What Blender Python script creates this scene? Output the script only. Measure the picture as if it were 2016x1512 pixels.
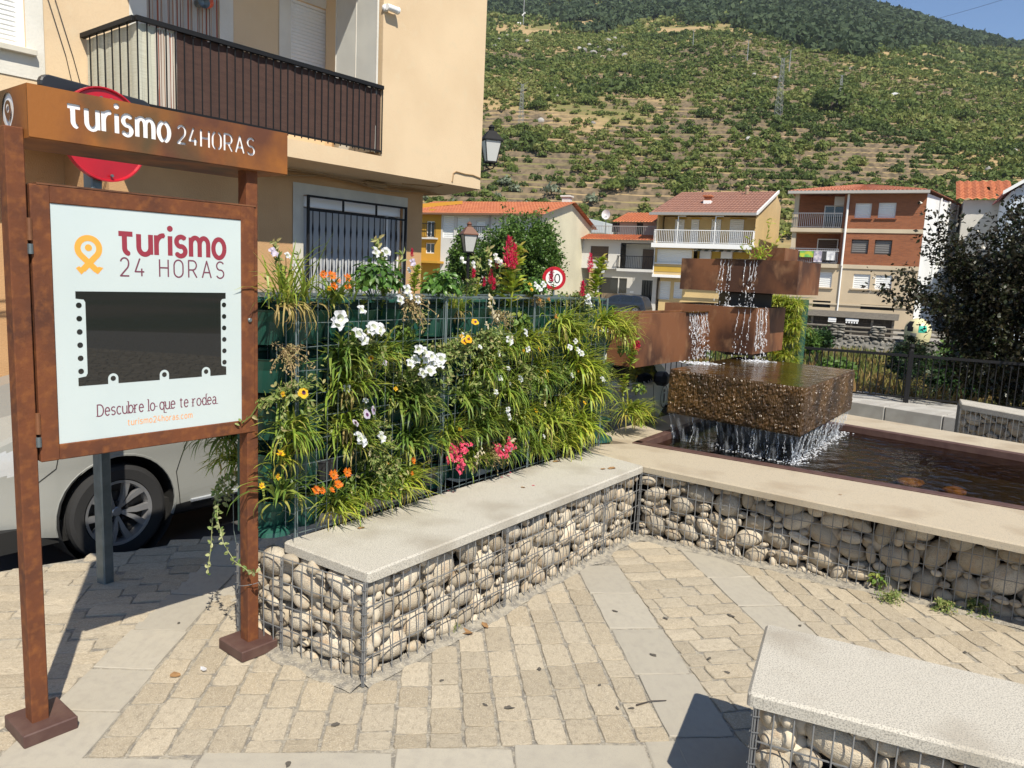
import bpy, math, random
import numpy as np
from mathutils import Vector, Matrix, geometry
from math import sin, cos, pi, radians

for _o in list(bpy.data.objects):
 bpy.data.objects.remove(_o)
SC = bpy.context.scene
COL = SC.collection

# ------------------------------------------------------------------ camera
FPX = 1514.0                      # focal length in pixels of the 2016 x 1512 photograph
CAM = np.array([0.0, 0.0, 1.65])
_p = math.atan((756 - 538) / FPX); _r = radians(2.6)
FW = np.array([0, cos(_p), -sin(_p)]); _rt = np.array([1.0, 0, 0]); _up = np.cross(_rt, FW)
RT = cos(_r) * _rt + sin(_r) * _up
UP = np.cross(RT, FW)
cam = bpy.data.cameras.new('camera'); camo = bpy.data.objects.new('camera', cam); COL.objects.link(camo)
cam.sensor_width = 36; cam.lens = FPX / 2016 * 36; cam.clip_start = 0.05; cam.clip_end = 6000
camo.matrix_world = Matrix(((RT[0], UP[0], -FW[0], CAM[0]), (RT[1], UP[1], -FW[1], CAM[1]),
       (RT[2], UP[2], -FW[2], CAM[2]), (0, 0, 0, 1)))
SC.camera = camo

# ------------------------------------------------------------------ light
SUN_TRAVEL = 111.8                # azimuth the sunlight travels towards, degrees from +X
SUN_EL = 51.3
w = bpy.data.worlds.new('World'); SC.world = w; w.use_nodes = True
nt = w.node_tree; bg = nt.nodes['Background']
sky = nt.nodes.new('ShaderNodeTexSky'); sky.sky_type = 'NISHITA'; sky.sun_disc = False
sky.sun_elevation = radians(SUN_EL)
sky.sun_rotation = radians(90 - (SUN_TRAVEL + 180))
sky.altitude = 900; sky.air_density = 1.0; sky.dust_density = 0.1; sky.ozone_density = 5.0
nt.links.new(sky.outputs[0], bg.inputs[0]); bg.inputs[1].default_value = 0.10
sl = bpy.data.lights.new('sun', 'SUN'); sl.energy = 5.0; sl.angle = radians(0.53); sl.color = (1.0, 0.925, 0.79)
so = bpy.data.objects.new('sun', sl); COL.objects.link(so)
_t = radians(SUN_TRAVEL); _e = radians(SUN_EL)
SUND = Vector((cos(_t) * cos(_e), sin(_t) * cos(_e), -sin(_e)))
so.rotation_euler = SUND.to_track_quat('-Z', 'Y').to_euler(); so.location = (3, -8, 12)
SC.view_settings.view_transform = 'Standard'; SC.view_settings.look = 'None'
SC.view_settings.exposure = 0.47; SC.view_settings.gamma = 1.0; SC.view_settings.use_curve_mapping = False
SC.cycles.max_bounces = 7; SC.cycles.transparent_max_bounces = 16

# ------------------------------------------------------------------ measuring: sight lines of the photograph met with known planes
def ray(x, y):
 return (x - 1008) / FPX * RT - (y - 756) / FPX * UP + FW
def at_z(x, y, z=0.0):
 d = ray(x, y); return CAM + d * ((z - CAM[2]) / d[2])
def at_y(x, y, Y):
 d = ray(x, y); return CAM + d * (Y / d[1])
def on_plane(x, y, p0, ang):
 """meets the vertical plane through p0 that runs in direction ang (degrees)"""
 a = radians(ang); n = np.array([sin(a), -cos(a), 0.0]); d = ray(x, y)
 return CAM + d * (np.dot(np.asarray(p0) - CAM, n) / np.dot(d, n))
class Fac:
 """a vertical face: origin, direction; u runs along it, y into it, z up from the origin"""
 def __init__(s, p0, ang):
  s.p = np.array(p0, float); s.ang = ang; a = radians(ang)
  s.u = np.array([cos(a), sin(a), 0]); s.n = np.array([-sin(a), cos(a), 0])
 def uv(s, x, y, off=0.0):
  q = on_plane(x, y, s.p + s.n * off, s.ang) - s.p
  return float(q @ s.u), float(q[2])
 def w(s, u, y, z):
  return s.p + s.u * u + s.n * y + np.array([0, 0, z])
def dirv(a):
 a = radians(a); return np.array([cos(a), sin(a), 0.0])

# ------------------------------------------------------------------ mesh builder
class MB:
 def __init__(s):
  s.v = []; s.f = []; s.m = []; s.t = []
 def add(s, vs, fs, mi=0, tint=0.5):
  b = len(s.v)
  s.v.extend([tuple(map(float, q)) for q in vs])
  for f in fs:
   s.f.append([b + i for i in f]); s.m.append(mi); s.t.append(tint)
 def box(s, x0, x1, y0, y1, z0, z1, mi=0, tint=0.5):
  s.add([(x0, y0, z0), (x1, y0, z0), (x1, y1, z0), (x0, y1, z0), (x0, y0, z1), (x1, y0, z1), (x1, y1, z1), (x0, y1, z1)],
              [(0, 3, 2, 1), (4, 5, 6, 7), (0, 1, 5, 4), (1, 2, 6, 5), (2, 3, 7, 6), (3, 0, 4, 7)], mi, tint)
 def cbox(s, x0, x1, y0, y1, z0, z1, c=0.01, mi=0, tint=0.5):
  """box with chamfered edges"""
  c = min(c, abs(x1 - x0) * .45, abs(y1 - y0) * .45, abs(z1 - z0) * .45)
  X = (x0, x1); Y = (y0, y1); Z = (z0, z1); vs = []; idx = {}
  for i in (0, 1):
   for j in (0, 1):
    for k in (0, 1):
     q = np.array([X[i], Y[j], Z[k]]); d = np.array([c if i == 0 else -c, c if j == 0 else -c, c if k == 0 else -c])
     for ax in range(3):
      e = d.copy(); e[ax] = 0; idx[(i, j, k, ax)] = len(vs); vs.append(q + e)
  F = []
  for ax in range(3):
   for sd in (0, 1):
    o = [a for a in range(3) if a != ax]; loop = []
    for a, b in ((0, 0), (1, 0), (1, 1), (0, 1)):
     key = [0, 0, 0]; key[ax] = sd; key[o[0]] = a; key[o[1]] = b; loop.append(idx[(*key, ax)])
    flip = (sd == 0) ^ (ax == 1)
    F.append(loop[::-1] if flip else loop)
  for ax in range(3):
   o = [a for a in range(3) if a != ax]
   for a in (0, 1):
    for b in (0, 1):
     k0 = [0, 0, 0]; k0[o[0]] = a; k0[o[1]] = b; k1 = list(k0); k1[ax] = 1
     F.append([idx[(*k0, o[0])], idx[(*k1, o[0])], idx[(*k1, o[1])], idx[(*k0, o[1])]])
  for i in (0, 1):
   for j in (0, 1):
    for k in (0, 1):
     F.append([idx[(i, j, k, 0)], idx[(i, j, k, 1)], idx[(i, j, k, 2)]])
  s.add(vs, F, mi, tint)
 def tube(s, pts, r, n=6, mi=0, caps=True, tint=0.5):
  P = [np.array(q, float) for q in pts]; m = len(P); rr = r if hasattr(r, '__len__') else [r] * m
  vs = []; up = None
  for i, q in enumerate(P):
   d = P[min(i + 1, m - 1)] - P[max(i - 1, 0)]; d = d / (np.linalg.norm(d) + 1e-12)
   if up is None:
    up = np.array([0, 0, 1.0]) if abs(d[2]) < .9 else np.array([1.0, 0, 0])
   a = np.cross(d, up); a /= np.linalg.norm(a) + 1e-12; b = np.cross(a, d); up = b
   for k in range(n):
    t = 2 * pi * (k + .5) / n; vs.append(q + (a * cos(t) + b * sin(t)) * rr[i])
  F = []
  for i in range(m - 1):
   for k in range(n):
    k2 = (k + 1) % n; F.append((i * n + k, i * n + k2, (i + 1) * n + k2, (i + 1) * n + k))
  if caps:
   F.append(tuple(range(n))); F.append(tuple((m - 1) * n + k for k in reversed(range(n))))
  s.add(vs, F, mi, tint)
 def lathe(s, prof, n=16, c=(0, 0, 0), ax='z', mi=0, a0=0.0, a1=2 * pi, tint=0.5):
  vs = []; full = abs(a1 - a0 - 2 * pi) < 1e-6; k = n if full else n + 1
  for (r, h) in prof:
   for i in range(k):
    t = a0 + (a1 - a0) * i / n; x, y = r * cos(t), r * sin(t)
    q = (x, y, h) if ax == 'z' else ((h, x, y) if ax == 'x' else (y, h, x))
    vs.append((c[0] + q[0], c[1] + q[1], c[2] + q[2]))
  F = []
  for j in range(len(prof) - 1):
   for i in range(n if full else n):
    i2 = (i + 1) % k if full else i + 1
    F.append((j * k + i, j * k + i2, (j + 1) * k + i2, (j + 1) * k + i))
  s.add(vs, F, mi, tint)
 def prism(s, poly, h0, h1, mi=0, plane='xy', ch=0.0, tint=0.5):
  """polygon extruded from h0 to h1; ch chamfers the h1 edge"""
  n = len(poly)
  def q(p, h):
   return (p[0], p[1], h) if plane == 'xy' else ((p[0], h, p[1]) if plane == 'xz' else (h, p[0], p[1]))
  rings = [[q(p, h0) for p in poly]]
  if ch > 0:
   sg = 1 if h1 > h0 else -1
   rings.append([q(p, h1 - sg * ch) for p in poly]); rings.append([q(p, h1) for p in inset(poly, ch)])
  else:
   rings.append([q(p, h1) for p in poly])
  vs = [v for r_ in rings for v in r_]; F = [tuple(reversed(range(n))), tuple(range((len(rings) - 1) * n, len(rings) * n))]
  for k in range(len(rings) - 1):
   for i in range(n):
    j = (i + 1) % n; F.append((k * n + i, k * n + j, (k + 1) * n + j, (k + 1) * n + i))
  s.add(vs, F, mi, tint)
 def quad(s, a, b, c, d, mi=0, tint=0.5):
  s.add([a, b, c, d], [(0, 1, 2, 3)], mi, tint)
 def mesh(s, name, mats, smooth=False):
  me = bpy.data.meshes.new(name); me.from_pydata(s.v, [], s.f)
  for m_ in (mats if isinstance(mats, (list, tuple)) else [mats]):
   me.materials.append(m_)
  if s.f:
   me.polygons.foreach_set('material_index', s.m)
   at = me.attributes.new('tint', 'FLOAT', 'FACE'); at.data.foreach_set('value', s.t)
   if smooth:
    me.polygons.foreach_set('use_smooth', [True] * len(s.f))
  me.update(); return me
 def obj(s, name, mats, parent=None, smooth=False, loc=None, rotz=0.0, **kw):
  return link(name, s.mesh(name, mats, smooth), parent, loc, rotz, **kw)

def inset(poly, d):
 P = [np.array(p[:2], float) for p in poly]; n = len(P)
 area = sum(P[i][0] * P[(i + 1) % n][1] - P[(i + 1) % n][0] * P[i][1] for i in range(n)); sg = 1 if area > 0 else -1
 out = []
 for i in range(n):
  a, b, c = P[i - 1], P[i], P[(i + 1) % n]
  e1 = (b - a) / (np.linalg.norm(b - a) + 1e-12); e2 = (c - b) / (np.linalg.norm(c - b) + 1e-12)
  n1 = np.array([-e1[1], e1[0]]) * sg; n2 = np.array([-e2[1], e2[0]]) * sg
  m = n1 + n2; k = max(m @ m / 2, .3); out.append(tuple(b + m * d / k))
 return out
def round_poly(poly, r, n=4):
 P = [np.array(p[:2], float) for p in poly]; out = []
 for i in range(len(P)):
  a, b, c = P[i - 1], P[i], P[(i + 1) % len(P)]
  u = (a - b) / np.linalg.norm(a - b); v = (c - b) / np.linalg.norm(c - b); p0 = b + u * r; p1 = b + v * r
  for k in range(n + 1):
   t = k / n; out.append(tuple((1 - t) ** 2 * p0 + 2 * t * (1 - t) * b + t * t * p1))
 return out
def link(name, me, parent=None, loc=None, rotz=0.0, label=None, cat=None, group=None, kind=None, mtx=None):
 o = bpy.data.objects.new(name, me); COL.objects.link(o)
 if parent: o.parent = parent
 if mtx is not None: o.matrix_local = mtx
 else:
  if loc is not None: o.location = tuple(map(float, loc))
  if rotz: o.rotation_euler = (0, 0, rotz)
 tag(o, label, cat, group, kind); return o
def tag(o, label=None, cat=None, group=None, kind=None):
 if label: o['label'] = label
 if cat: o['category'] = cat
 if group: o['group'] = group
 if kind: o['kind'] = kind
 return o
def thing(name, label, cat, loc=(0, 0, 0), rotz=0.0, group=None):
 o = link(name, None, None, loc, rotz, label, cat, group); o.empty_display_size = .1; return o

# ------------------------------------------------------------------ materials
def lin(r, g, b):
 f = lambda c: ((c / 255 + .055) / 1.055) ** 2.4 if c > 10 else c / 255 / 12.92
 return (f(r), f(g), f(b))
def c4(c): return (*c[:3], 1)
def mat(name, c, rough=.6, metal=0.0, c2=None, ns=5.0, lo=.38, hi=.62, c3=None, ns3=30.0, lo3=.5, hi3=.7, bump=None, rnd=None, rndv=0.0,
  spec=.5, coat=0.0, stretch=None, emit=None, bump2=None):
 """principled with two layers of noise colour, per-object variation and fine relief"""
 m = bpy.data.materials.new(name); m.use_nodes = True; N = m.node_tree.nodes; L = m.node_tree.links; b = N['Principled BSDF']
 b.inputs['Roughness'].default_value = rough; b.inputs['Metallic'].default_value = metal; b.inputs['Specular IOR Level'].default_value = spec
 if coat: b.inputs['Coat Weight'].default_value = coat; b.inputs['Coat Roughness'].default_value = .05
 b.inputs['Base Color'].default_value = c4(c)
 tc = N.new('ShaderNodeTexCoord'); vec = tc.outputs['Object']
 if stretch:
  mp = N.new('ShaderNodeMapping'); mp.inputs['Scale'].default_value = stretch; L.new(vec, mp.inputs[0]); vec = mp.outputs[0]
 oi = None
 if rnd is not None or rndv:
  oi = N.new('ShaderNodeObjectInfo')
 if c2 is not None or rnd is not None or c3 is not None or rndv:
  cur = None
  def noise(sc, detail=6):
   n = N.new('ShaderNodeTexNoise'); n.inputs['Scale'].default_value = sc; n.inputs['Detail'].default_value = detail
   if oi:
    n.noise_dimensions = '4D'; mm = N.new('ShaderNodeMath'); mm.operation = 'MULTIPLY'; mm.inputs[1].default_value = 37.0
    L.new(oi.outputs['Random'], mm.inputs[0]); L.new(mm.outputs[0], n.inputs['W'])
   L.new(vec, n.inputs['Vector']); return n
  def mixin(cur, fac, colr, base):
   mx = N.new('ShaderNodeMix'); mx.data_type = 'RGBA'; L.new(fac, mx.inputs['Factor'])
   if cur is None: mx.inputs['A'].default_value = c4(base)
   else: L.new(cur, mx.inputs['A'])
   mx.inputs['B'].default_value = c4(colr); return mx.outputs['Result']
  def ramp(src, a, b_):
   r_ = N.new('ShaderNodeMapRange'); r_.inputs[1].default_value = a; r_.inputs[2].default_value = b_; L.new(src, r_.inputs[0]); return r_.outputs[0]
  if rnd is not None: cur = mixin(cur, oi.outputs['Random'], rnd, c)
  if c2 is not None: cur = mixin(cur, ramp(noise(ns).outputs[0], lo, hi), c2, c)
  if c3 is not None: cur = mixin(cur, ramp(noise(ns3, 3).outputs[0], lo3, hi3), c3, c)
  if rndv:
   h = N.new('ShaderNodeHueSaturation'); mr = N.new('ShaderNodeMapRange')
   wn = N.new('ShaderNodeTexWhiteNoise'); wn.noise_dimensions = '1D'; L.new(oi.outputs['Random'], wn.inputs['W'])
   mr.inputs[3].default_value = 1 - rndv; mr.inputs[4].default_value = 1 + rndv; L.new(wn.outputs['Value'], mr.inputs[0]); L.new(mr.outputs[0], h.inputs['Value'])
   if cur is None: h.inputs['Color'].default_value = c4(c)
   else: L.new(cur, h.inputs['Color'])
   cur = h.outputs[0]
  L.new(cur, b.inputs['Base Color'])
 prev = None
 for bb in (bump, bump2):
  if not bb: continue
  n = N.new('ShaderNodeTexNoise'); n.inputs['Scale'].default_value = bb[0]; n.inputs['Detail'].default_value = 5; L.new(vec, n.inputs['Vector'])
  bp = N.new('ShaderNodeBump'); bp.inputs['Strength'].default_value = bb[1]; bp.inputs['Distance'].default_value = bb[2] if len(bb) > 2 else .01
  L.new(n.outputs[0], bp.inputs['Height'])
  if prev: L.new(prev, bp.inputs['Normal'])
  prev = bp.outputs[0]
 if prev: L.new(prev, b.inputs['Normal'])
 if emit: b.inputs['Emission Color'].default_value = c4(emit[0]); b.inputs['Emission Strength'].default_value = emit[1]
 return m
def leafmat(name, cols, rough=.45, trans=.3, rndv=.12, spec=.4):
 """colour from the 'tint' attribute of each leaf, with light passing through"""
 m = bpy.data.materials.new(name); m.use_nodes = True; N = m.node_tree.nodes; L = m.node_tree.links; b = N['Principled BSDF']
 a = N.new('ShaderNodeAttribute'); a.attribute_name = 'tint'
 r = N.new('ShaderNodeValToRGB'); el = r.color_ramp.elements
 while len(el) < len(cols): el.new(.5)
 for i, c in enumerate(cols): el[i].position = i / (len(cols) - 1); el[i].color = c4(c)
 L.new(a.outputs['Fac'], r.inputs[0])
 oi = N.new('ShaderNodeObjectInfo'); h = N.new('ShaderNodeHueSaturation'); mr = N.new('ShaderNodeMapRange')
 mr.inputs[3].default_value = 1 - rndv; mr.inputs[4].default_value = 1 + rndv
 L.new(oi.outputs['Random'], mr.inputs[0]); L.new(mr.outputs[0], h.inputs['Value']); L.new(r.outputs[0], h.inputs['Color'])
 L.new(h.outputs[0], b.inputs['Base Color']); b.inputs['Roughness'].default_value = rough; b.inputs['Specular IOR Level'].default_value = spec
 if trans:
  t = N.new('ShaderNodeBsdfTranslucent'); L.new(h.outputs[0], t.inputs['Color']); mx = N.new('ShaderNodeMixShader'); mx.inputs[0].default_value = trans
  L.new(b.outputs[0], mx.inputs[1]); L.new(t.outputs[0], mx.inputs[2]); L.new(mx.outputs[0], N['Material Output'].inputs[0])
 return m
def glassmat(name, tint, refl=.08, rough=.02, gtint=(1, 1, 1)):
 """thin pane: tinted see-through with mirror reflection by angle"""
 m = bpy.data.materials.new(name); m.use_nodes = True; N = m.node_tree.nodes; L = m.node_tree.links; N.remove(N['Principled BSDF'])
 t = N.new('ShaderNodeBsdfTransparent'); t.inputs[0].default_value = c4(tint)
 g = N.new('ShaderNodeBsdfGlossy'); g.inputs['Roughness'].default_value = rough; g.inputs['Color'].default_value = c4(gtint)
 f = N.new('ShaderNodeFresnel'); f.inputs[0].default_value = 1.45
 mx = N.new('ShaderNodeMixShader'); L.new(f.outputs[0], mx.inputs[0]); L.new(t.outputs[0], mx.inputs[1]); L.new(g.outputs[0], mx.inputs[2])
 L.new(mx.outputs[0], N['Material Output'].inputs[0]); return m

RUST = mat('weathered steel', (.15, .05, .02), .75, 0, c2=(.085, .032, .018), ns=6, lo=.40, hi=.68, c3=(.21, .075, .024), ns3=28, lo3=.48, hi3=.74, bump=(60, .35, .004), bump2=(7, .2, .006), spec=.3)
RUST_O = mat('orange weathered steel', (.27, .098, .020), .68, 0, c2=(.105, .038, .02), ns=4.2, lo=.40, hi=.62, c3=(.085, .054, .024), ns3=3.4, lo3=.54, hi3=.66, bump=(70, .25, .003), stretch=(1, 1, .8), spec=.35)
RUST_D = mat('dark weathered steel', (.185, .075, .032), .6, 0, c2=(.062, .026, .014), ns=2.2, lo=.44, hi=.60, c3=(.25, .13, .065), ns3=9, lo3=.54, hi3=.78, bump=(40, .3, .004), spec=.4, stretch=(1, 1, .7))
MAROON = mat('maroon steel plate', (.10, .055, .044), .6, 0, c2=(.075, .036, .03), ns=14, bump=(80, .3, .003))
GALV = mat('galvanised steel', (.20, .235, .245), .48, .6, c2=(.14, .17, .18), ns=12, bump=(40, .05))
WIRE = mat('galvanised wire', (.21, .215, .22), .5, .3)
WIRE_G = mat('green grey wire', (.17, .215, .22), .5, .4)
BLACK = mat('black iron paint', (.010, .010, .011), .6, spec=.25)
DARKGREY = mat('dark grey plastic', (.022, .024, .028), .4)
WHITE = mat('white paint', (.78, .78, .77), .5)
GRANITE = mat('granite', (.50, .47, .405), .8, 0, c2=(.30, .26, .20), ns=3.4, lo=.46, hi=.78, c3=(.25, .235, .205), ns3=230, lo3=.46, hi3=.66, bump=(260, .35, .003))
GRANITE_B = mat('stained granite', (.44, .375, .275), .8, 0, c2=(.28, .21, .135), ns=2.2, lo=.5, hi=.74, c3=(.28, .25, .21), ns3=210, lo3=.54, hi3=.68, bump=(260, .35, .003))
PEBBLE = mat('river stone', (.41, .345, .25), .8, 0, rnd=(.56, .50, .40), c2=(.42, .29, .17), ns=1.3, lo=.5, hi=.75, c3=(.25, .23, .20), ns3=16, lo3=.5, hi3=.72, bump=(14, .35, .03), rndv=.26)
SETT = mat('tan sett', (.36, .30, .212), .88, 0, rnd=(.415, .36, .272), c2=(.255, .215, .16), ns=7, lo=.48, hi=.78, c3=(.53, .465, .355), ns3=30, lo3=.47, hi3=.70, bump=(45, .6, .006), bump2=(18, .4, .006), rndv=.1)
PSLAB = mat('grey paving slab', (.365, .335, .275), .88, 0, rnd=(.40, .365, .295), c2=(.33, .30, .25), ns=9, lo=.45, hi=.8, c3=(.30, .28, .25), ns3=160, lo3=.55, hi3=.7, bump=(180, .4, .003), rndv=.05)
BED = mat('sandy joint', (.35, .315, .25), .95, 0, c2=(.20, .185, .16), ns=25, c3=(.42, .385, .32), ns3=120, lo3=.55, hi3=.68, bump=(140, .9, .008))
ASPHALT = mat('asphalt', (.055, .055, .056), .9, 0, c2=(.07, .068, .066), ns=3, bump=(200, .5, .004))
# ================================================================== SETTING
rng = random.Random(7)
nrs = np.random.RandomState(5)
U_ANG = 51.7; V_ANG = -38.3
ZT = 0.47                        # top of the seat slabs and of the basin rim
def sheet(name, poly, z, m, kind='structure', parent=None, thick=.0):
 mb = MB()
 if thick: mb.prism(poly, z - thick, z)
 else: mb.add([(p[0], p[1], z) for p in poly], [tuple(range(len(poly)))])
 return mb.obj(name, m, parent, kind=kind)
M_SOIL = mat('dry ground', (.19, .15, .09), .95, 0, c2=(.10, .11, .045), ns=.05, bump=(.6, .5, .3))
sheet('ground', [(-2700, -2700), (2700, -2700), (2700, 2700), (-2700, 2700)], -3.2, M_SOIL)

# --- plaza paving: sandy bed plus every sett and slab
def g2(x, y, z=0.0):
 p = at_z(x, y, z); return (float(p[0]), float(p[1]))
E0 = np.array(g2(-200, 1155)); E1 = np.array(g2(474, 1050)); _ed = (E1 - E0) / np.linalg.norm(E1 - E0)
EDGE_L = E0 - _ed * 14; EDGE_R = E1 + _ed * 3.2
# corners of the gabion benches, on the ground
B_L = np.array(g2(510, 1266)); B_F = np.array(g2(714, 1349)); B_I = np.array(g2(1253, 1057)); B_E = np.array(g2(2016, 1232)); B_E = B_I + (B_E - B_I) * 1.55
plaza = [(-14, -12), (14, -12), (14, 1.5), (8.2, 5.0), (5.2, 8.0), (3.2, 8.6), tuple(EDGE_R), tuple(EDGE_L)]
paving = sheet('plaza_paving', plaza, -.0045, BED, thick=.11)
def in_poly(x, y, P):
 c = False; n = len(P)
 for i in range(n):
  x0, y0 = P[i]; x1, y1 = P[(i + 1) % n]
  if (y0 > y) != (y1 > y) and x < (x1 - x0) * (y - y0) / (y1 - y0) + x0: c = not c
 return c
HID = [tuple(B_F), tuple(B_I), tuple(B_E), (8, 8), (3, 9), (0, 7.5), (-1.25, 3.9), tuple(B_L)]
def paver_mesh(nm, m, seed, irr, ch):
 r = random.Random(seed); vs = []
 j = lambda a: r.uniform(-a, a)
 k = 4                         # points per side, so the outline is a little uneven
 outer = []; per = [(-.5, -.5), (.5, -.5), (.5, .5), (-.5, .5)]
 for i in range(4):
  a, b = per[i], per[(i + 1) % 4]
  for q in range(k):
   t = q / k; e = .5 if q == 0 else 1
   x, y = a[0] + (b[0] - a[0]) * t, a[1] + (b[1] - a[1]) * t
   s_ = 1 - (.06 * irr / .03 if q == 0 else 0)
   outer.append((x * s_ + j(irr), y * s_ + j(irr)))
 n = len(outer)
 vs += [(x, y, -1) for x, y in outer] + [(x, y, -.13 + j(.04)) for x, y in outer] + [(x * (1 - ch), y * (1 - ch), j(.08)) for x, y in outer] + [(0, 0, .10 + j(.1))]
 F = []
 for a in (0, 1):
  for i in range(n):
   q = (i + 1) % n; F.append((a * n + i, a * n + q, (a + 1) * n + q, (a + 1) * n + i))
 for i in range(n): F.append((2 * n + i, 2 * n + (i + 1) % n, 3 * n))
 mb = MB(); mb.add(vs, F); return mb.mesh(nm, m, smooth=False)
SETTS = [paver_mesh('sett', SETT, 10 + i, .022, .045) for i in range(8)]
SLABS = [paver_mesh('paving_slab', PSLAB, 30 + i, .006, .02) for i in range(4)]
cells = []                        # (kind, 4 corners)
def cellq(kind, a, b, c, d):
 cx = (a[0] + b[0] + c[0] + d[0]) / 4; cy = (a[1] + b[1] + c[1] + d[1]) / 4
 if in_poly(cx, cy, HID) or not in_poly(cx, cy, plaza): return
 cells.append((kind, a, b, c, d, cx, cy))
def lerp(a, b, t): return (a[0] + (b[0] - a[0]) * t, a[1] + (b[1] - a[1]) * t)
def columns(l0, l1, r0, r1, pitch, ln, kind='sett', jit=.16, keep=None):
 """rows of stones that run from the line l0-r0 to the line l1-r1"""
 wd = (math.dist(l0, r0) + math.dist(l1, r1)) / 2; n = max(1, round(wd / pitch)); L = (math.dist(l0, l1) + math.dist(r0, r1)) / 2
 for i in range(n):
  a0, a1 = lerp(l0, r0, i / n), lerp(l1, r1, i / n); b0, b1 = lerp(l0, r0, (i + 1) / n), lerp(l1, r1, (i + 1) / n)
  t = -rng.random() * ln / L * .6
  while t < 1:
   t2 = t + ln / L * rng.uniform(1 - jit * 1.6, 1 + jit * 1.6)
   if t2 > 1 - ln / L * .35: t2 = 1.0
   tt = max(t, 0); q = (lerp(a0, a1, tt), lerp(b0, b1, tt), lerp(b0, b1, t2), lerp(a0, a1, t2))
   c_ = lerp(q[0], q[2], .5)
   if (t2 - tt) * L > .05 and (keep is None or keep(*c_)): cellq(kind, *q)
   t = t2
   if t2 >= 1: break
ybs = lambda x: 2.397 + .121 * (x + .846)
xS0l = lambda y: -1.642 - .023 * (y - 2.675)
xS0r = lambda y: -1.354 - .050 * (y - 2.28)
xSAl = lambda y: .60 - .138 * (y - 2.85)
xSAr = lambda y: .826 - .137 * (y - 3.078)
xSBl = lambda y: 1.269 - .182 * (y - 3.517)
xSBr = lambda y: 1.498 - .144 * (y - 3.613)
# setts between the slab strips
columns((xS0r(2.33), ybs(xS0r(2.33))), (xS0r(4.8), 4.8), (xSAl(2.57), ybs(xSAl(2.57))), (xSAl(4.95), 4.95), .119, .185)
# rows across, between the two right-hand strips
def rows_ab():
 y = 2.2
 while y < 5.0:
  l0 = (xSAr(y), y); r0 = (xSBl(y + .13), y + .135); l1 = (xSAr(y + .115), y + .115); r1 = (xSBl(y + .245), y + .25)
  columns(l0, r0, l1, r1, .2, .20); y += .115
rows_ab()
# setts to the right of the right strip, fanning away
for i in range(60):
 f = lambda y, j: 1.50 + .122 * j - (.144 + min(.20, j * .016)) * (y - 3.6)
 columns((f(-2.5, i), -2.5), (f(5.2, i), 5.2), (f(-2.5, i + 1), -2.5), (f(5.2, i + 1), 5.2), .5, .2)
# rows to the left of the left strip
for i in range(46):
 y0 = 1.9 + .118 * i; sl = .47
 a = (xS0l(2.6), y0); b = (-5.2, y0 - sl * 3.55)
 columns(b, a, (b[0], b[1] + .118), (a[0], a[1] + .118), .118, .21, keep=lambda x, y: y > 1.7 and x < xS0l(y))
# slab strips
def strip(fl, fr, ys, skew=0.0):
 for y0, y1 in zip(ys[:-1], ys[1:]):
  cellq('slab', (fl(y0), y0), (fr(y0 + skew), y0 + skew), (fr(y1 + skew), y1 + skew), (fl(y1), y1))
strip(xS0l, xS0r, [1.2, 1.66, 2.1, 2.27, 2.60, 2.90, 3.24, 3.62, 4.0, 4.4, 4.8, 5.2], .0)
strip(lambda y: xS0r(y) - .0 if y > 3.55 else 9, lambda y: -1.05, [3.56, 3.9, 4.3, 4.7])
strip(xSAl, xSAr, [1.75, 2.16, 2.60, 3.045, 3.46, 3.86, 4.25, 4.6, 4.95, 5.3], .02)
strip(xSBl, xSBr, [1.3, 1.7, 2.1, 2.5, 2.95, 3.4, 3.78, 4.15, 4.6, 5.0], .04)
x = -5.0                          # the transverse strip nearest the camera
xs = [-1.60, -.98, -.335, .075, .545, 1.1, 1.7, 2.3]
for a, b in zip(xs[:-1], xs[1:]):
 cellq('slab', (a, ybs(a) - .40), (b, ybs(b) - .40), (b, ybs(b)), (a, ybs(a)))
 cellq('slab', (a, ybs(a) - .80), (b, ybs(b) - .80), (b, ybs(b) - .40), (a, ybs(a) - .40))
def place_cell(c, j):
 kind, a, b, cc, d, cx, cy = c
 A, B, Cc, D = [np.array(q) for q in (a, b, cc, d)]
 ex = ((B - A) + (Cc - D)) / 2; ey = ((D - A) + (Cc - B)) / 2
 lx = np.linalg.norm(ex); ly = np.linalg.norm(ey); gap = .011 if kind == 'sett' else .009
 if kind == 'sett': lx_ = max(lx - gap * 1.0, .02); ly_ = max(ly - gap * .7, .02)
 else: lx_ = lx - gap; ly_ = ly - gap
 ex = ex / lx * lx_; ey = ey / ly * ly_
 dz = rng.uniform(-.0012, .002) if kind == 'sett' else rng.uniform(-.001, .0015)
 if rng.random() < .5: ex, ey = -ex, -ey
 return Matrix(((ex[0], ey[0], 0, cx), (ex[1], ey[1], 0, cy), (0, 0, .02, dz), (0, 0, 0, 1)))
def in_view(cx, cy):
 v = np.array([cx, cy, 0]) - CAM; z = v @ FW
 if z < .3: return False
 px = 1008 + FPX * (v @ RT) / z; py = 756 - FPX * (v @ UP) / z
 return -60 < px < 2076 and -60 < py < 1572
order = sorted(cells, key=lambda c: (not in_view(c[5], c[6]), c[5] ** 2 + c[6] ** 2))
ns = 0; rest = MB(); rest2 = MB()
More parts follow.
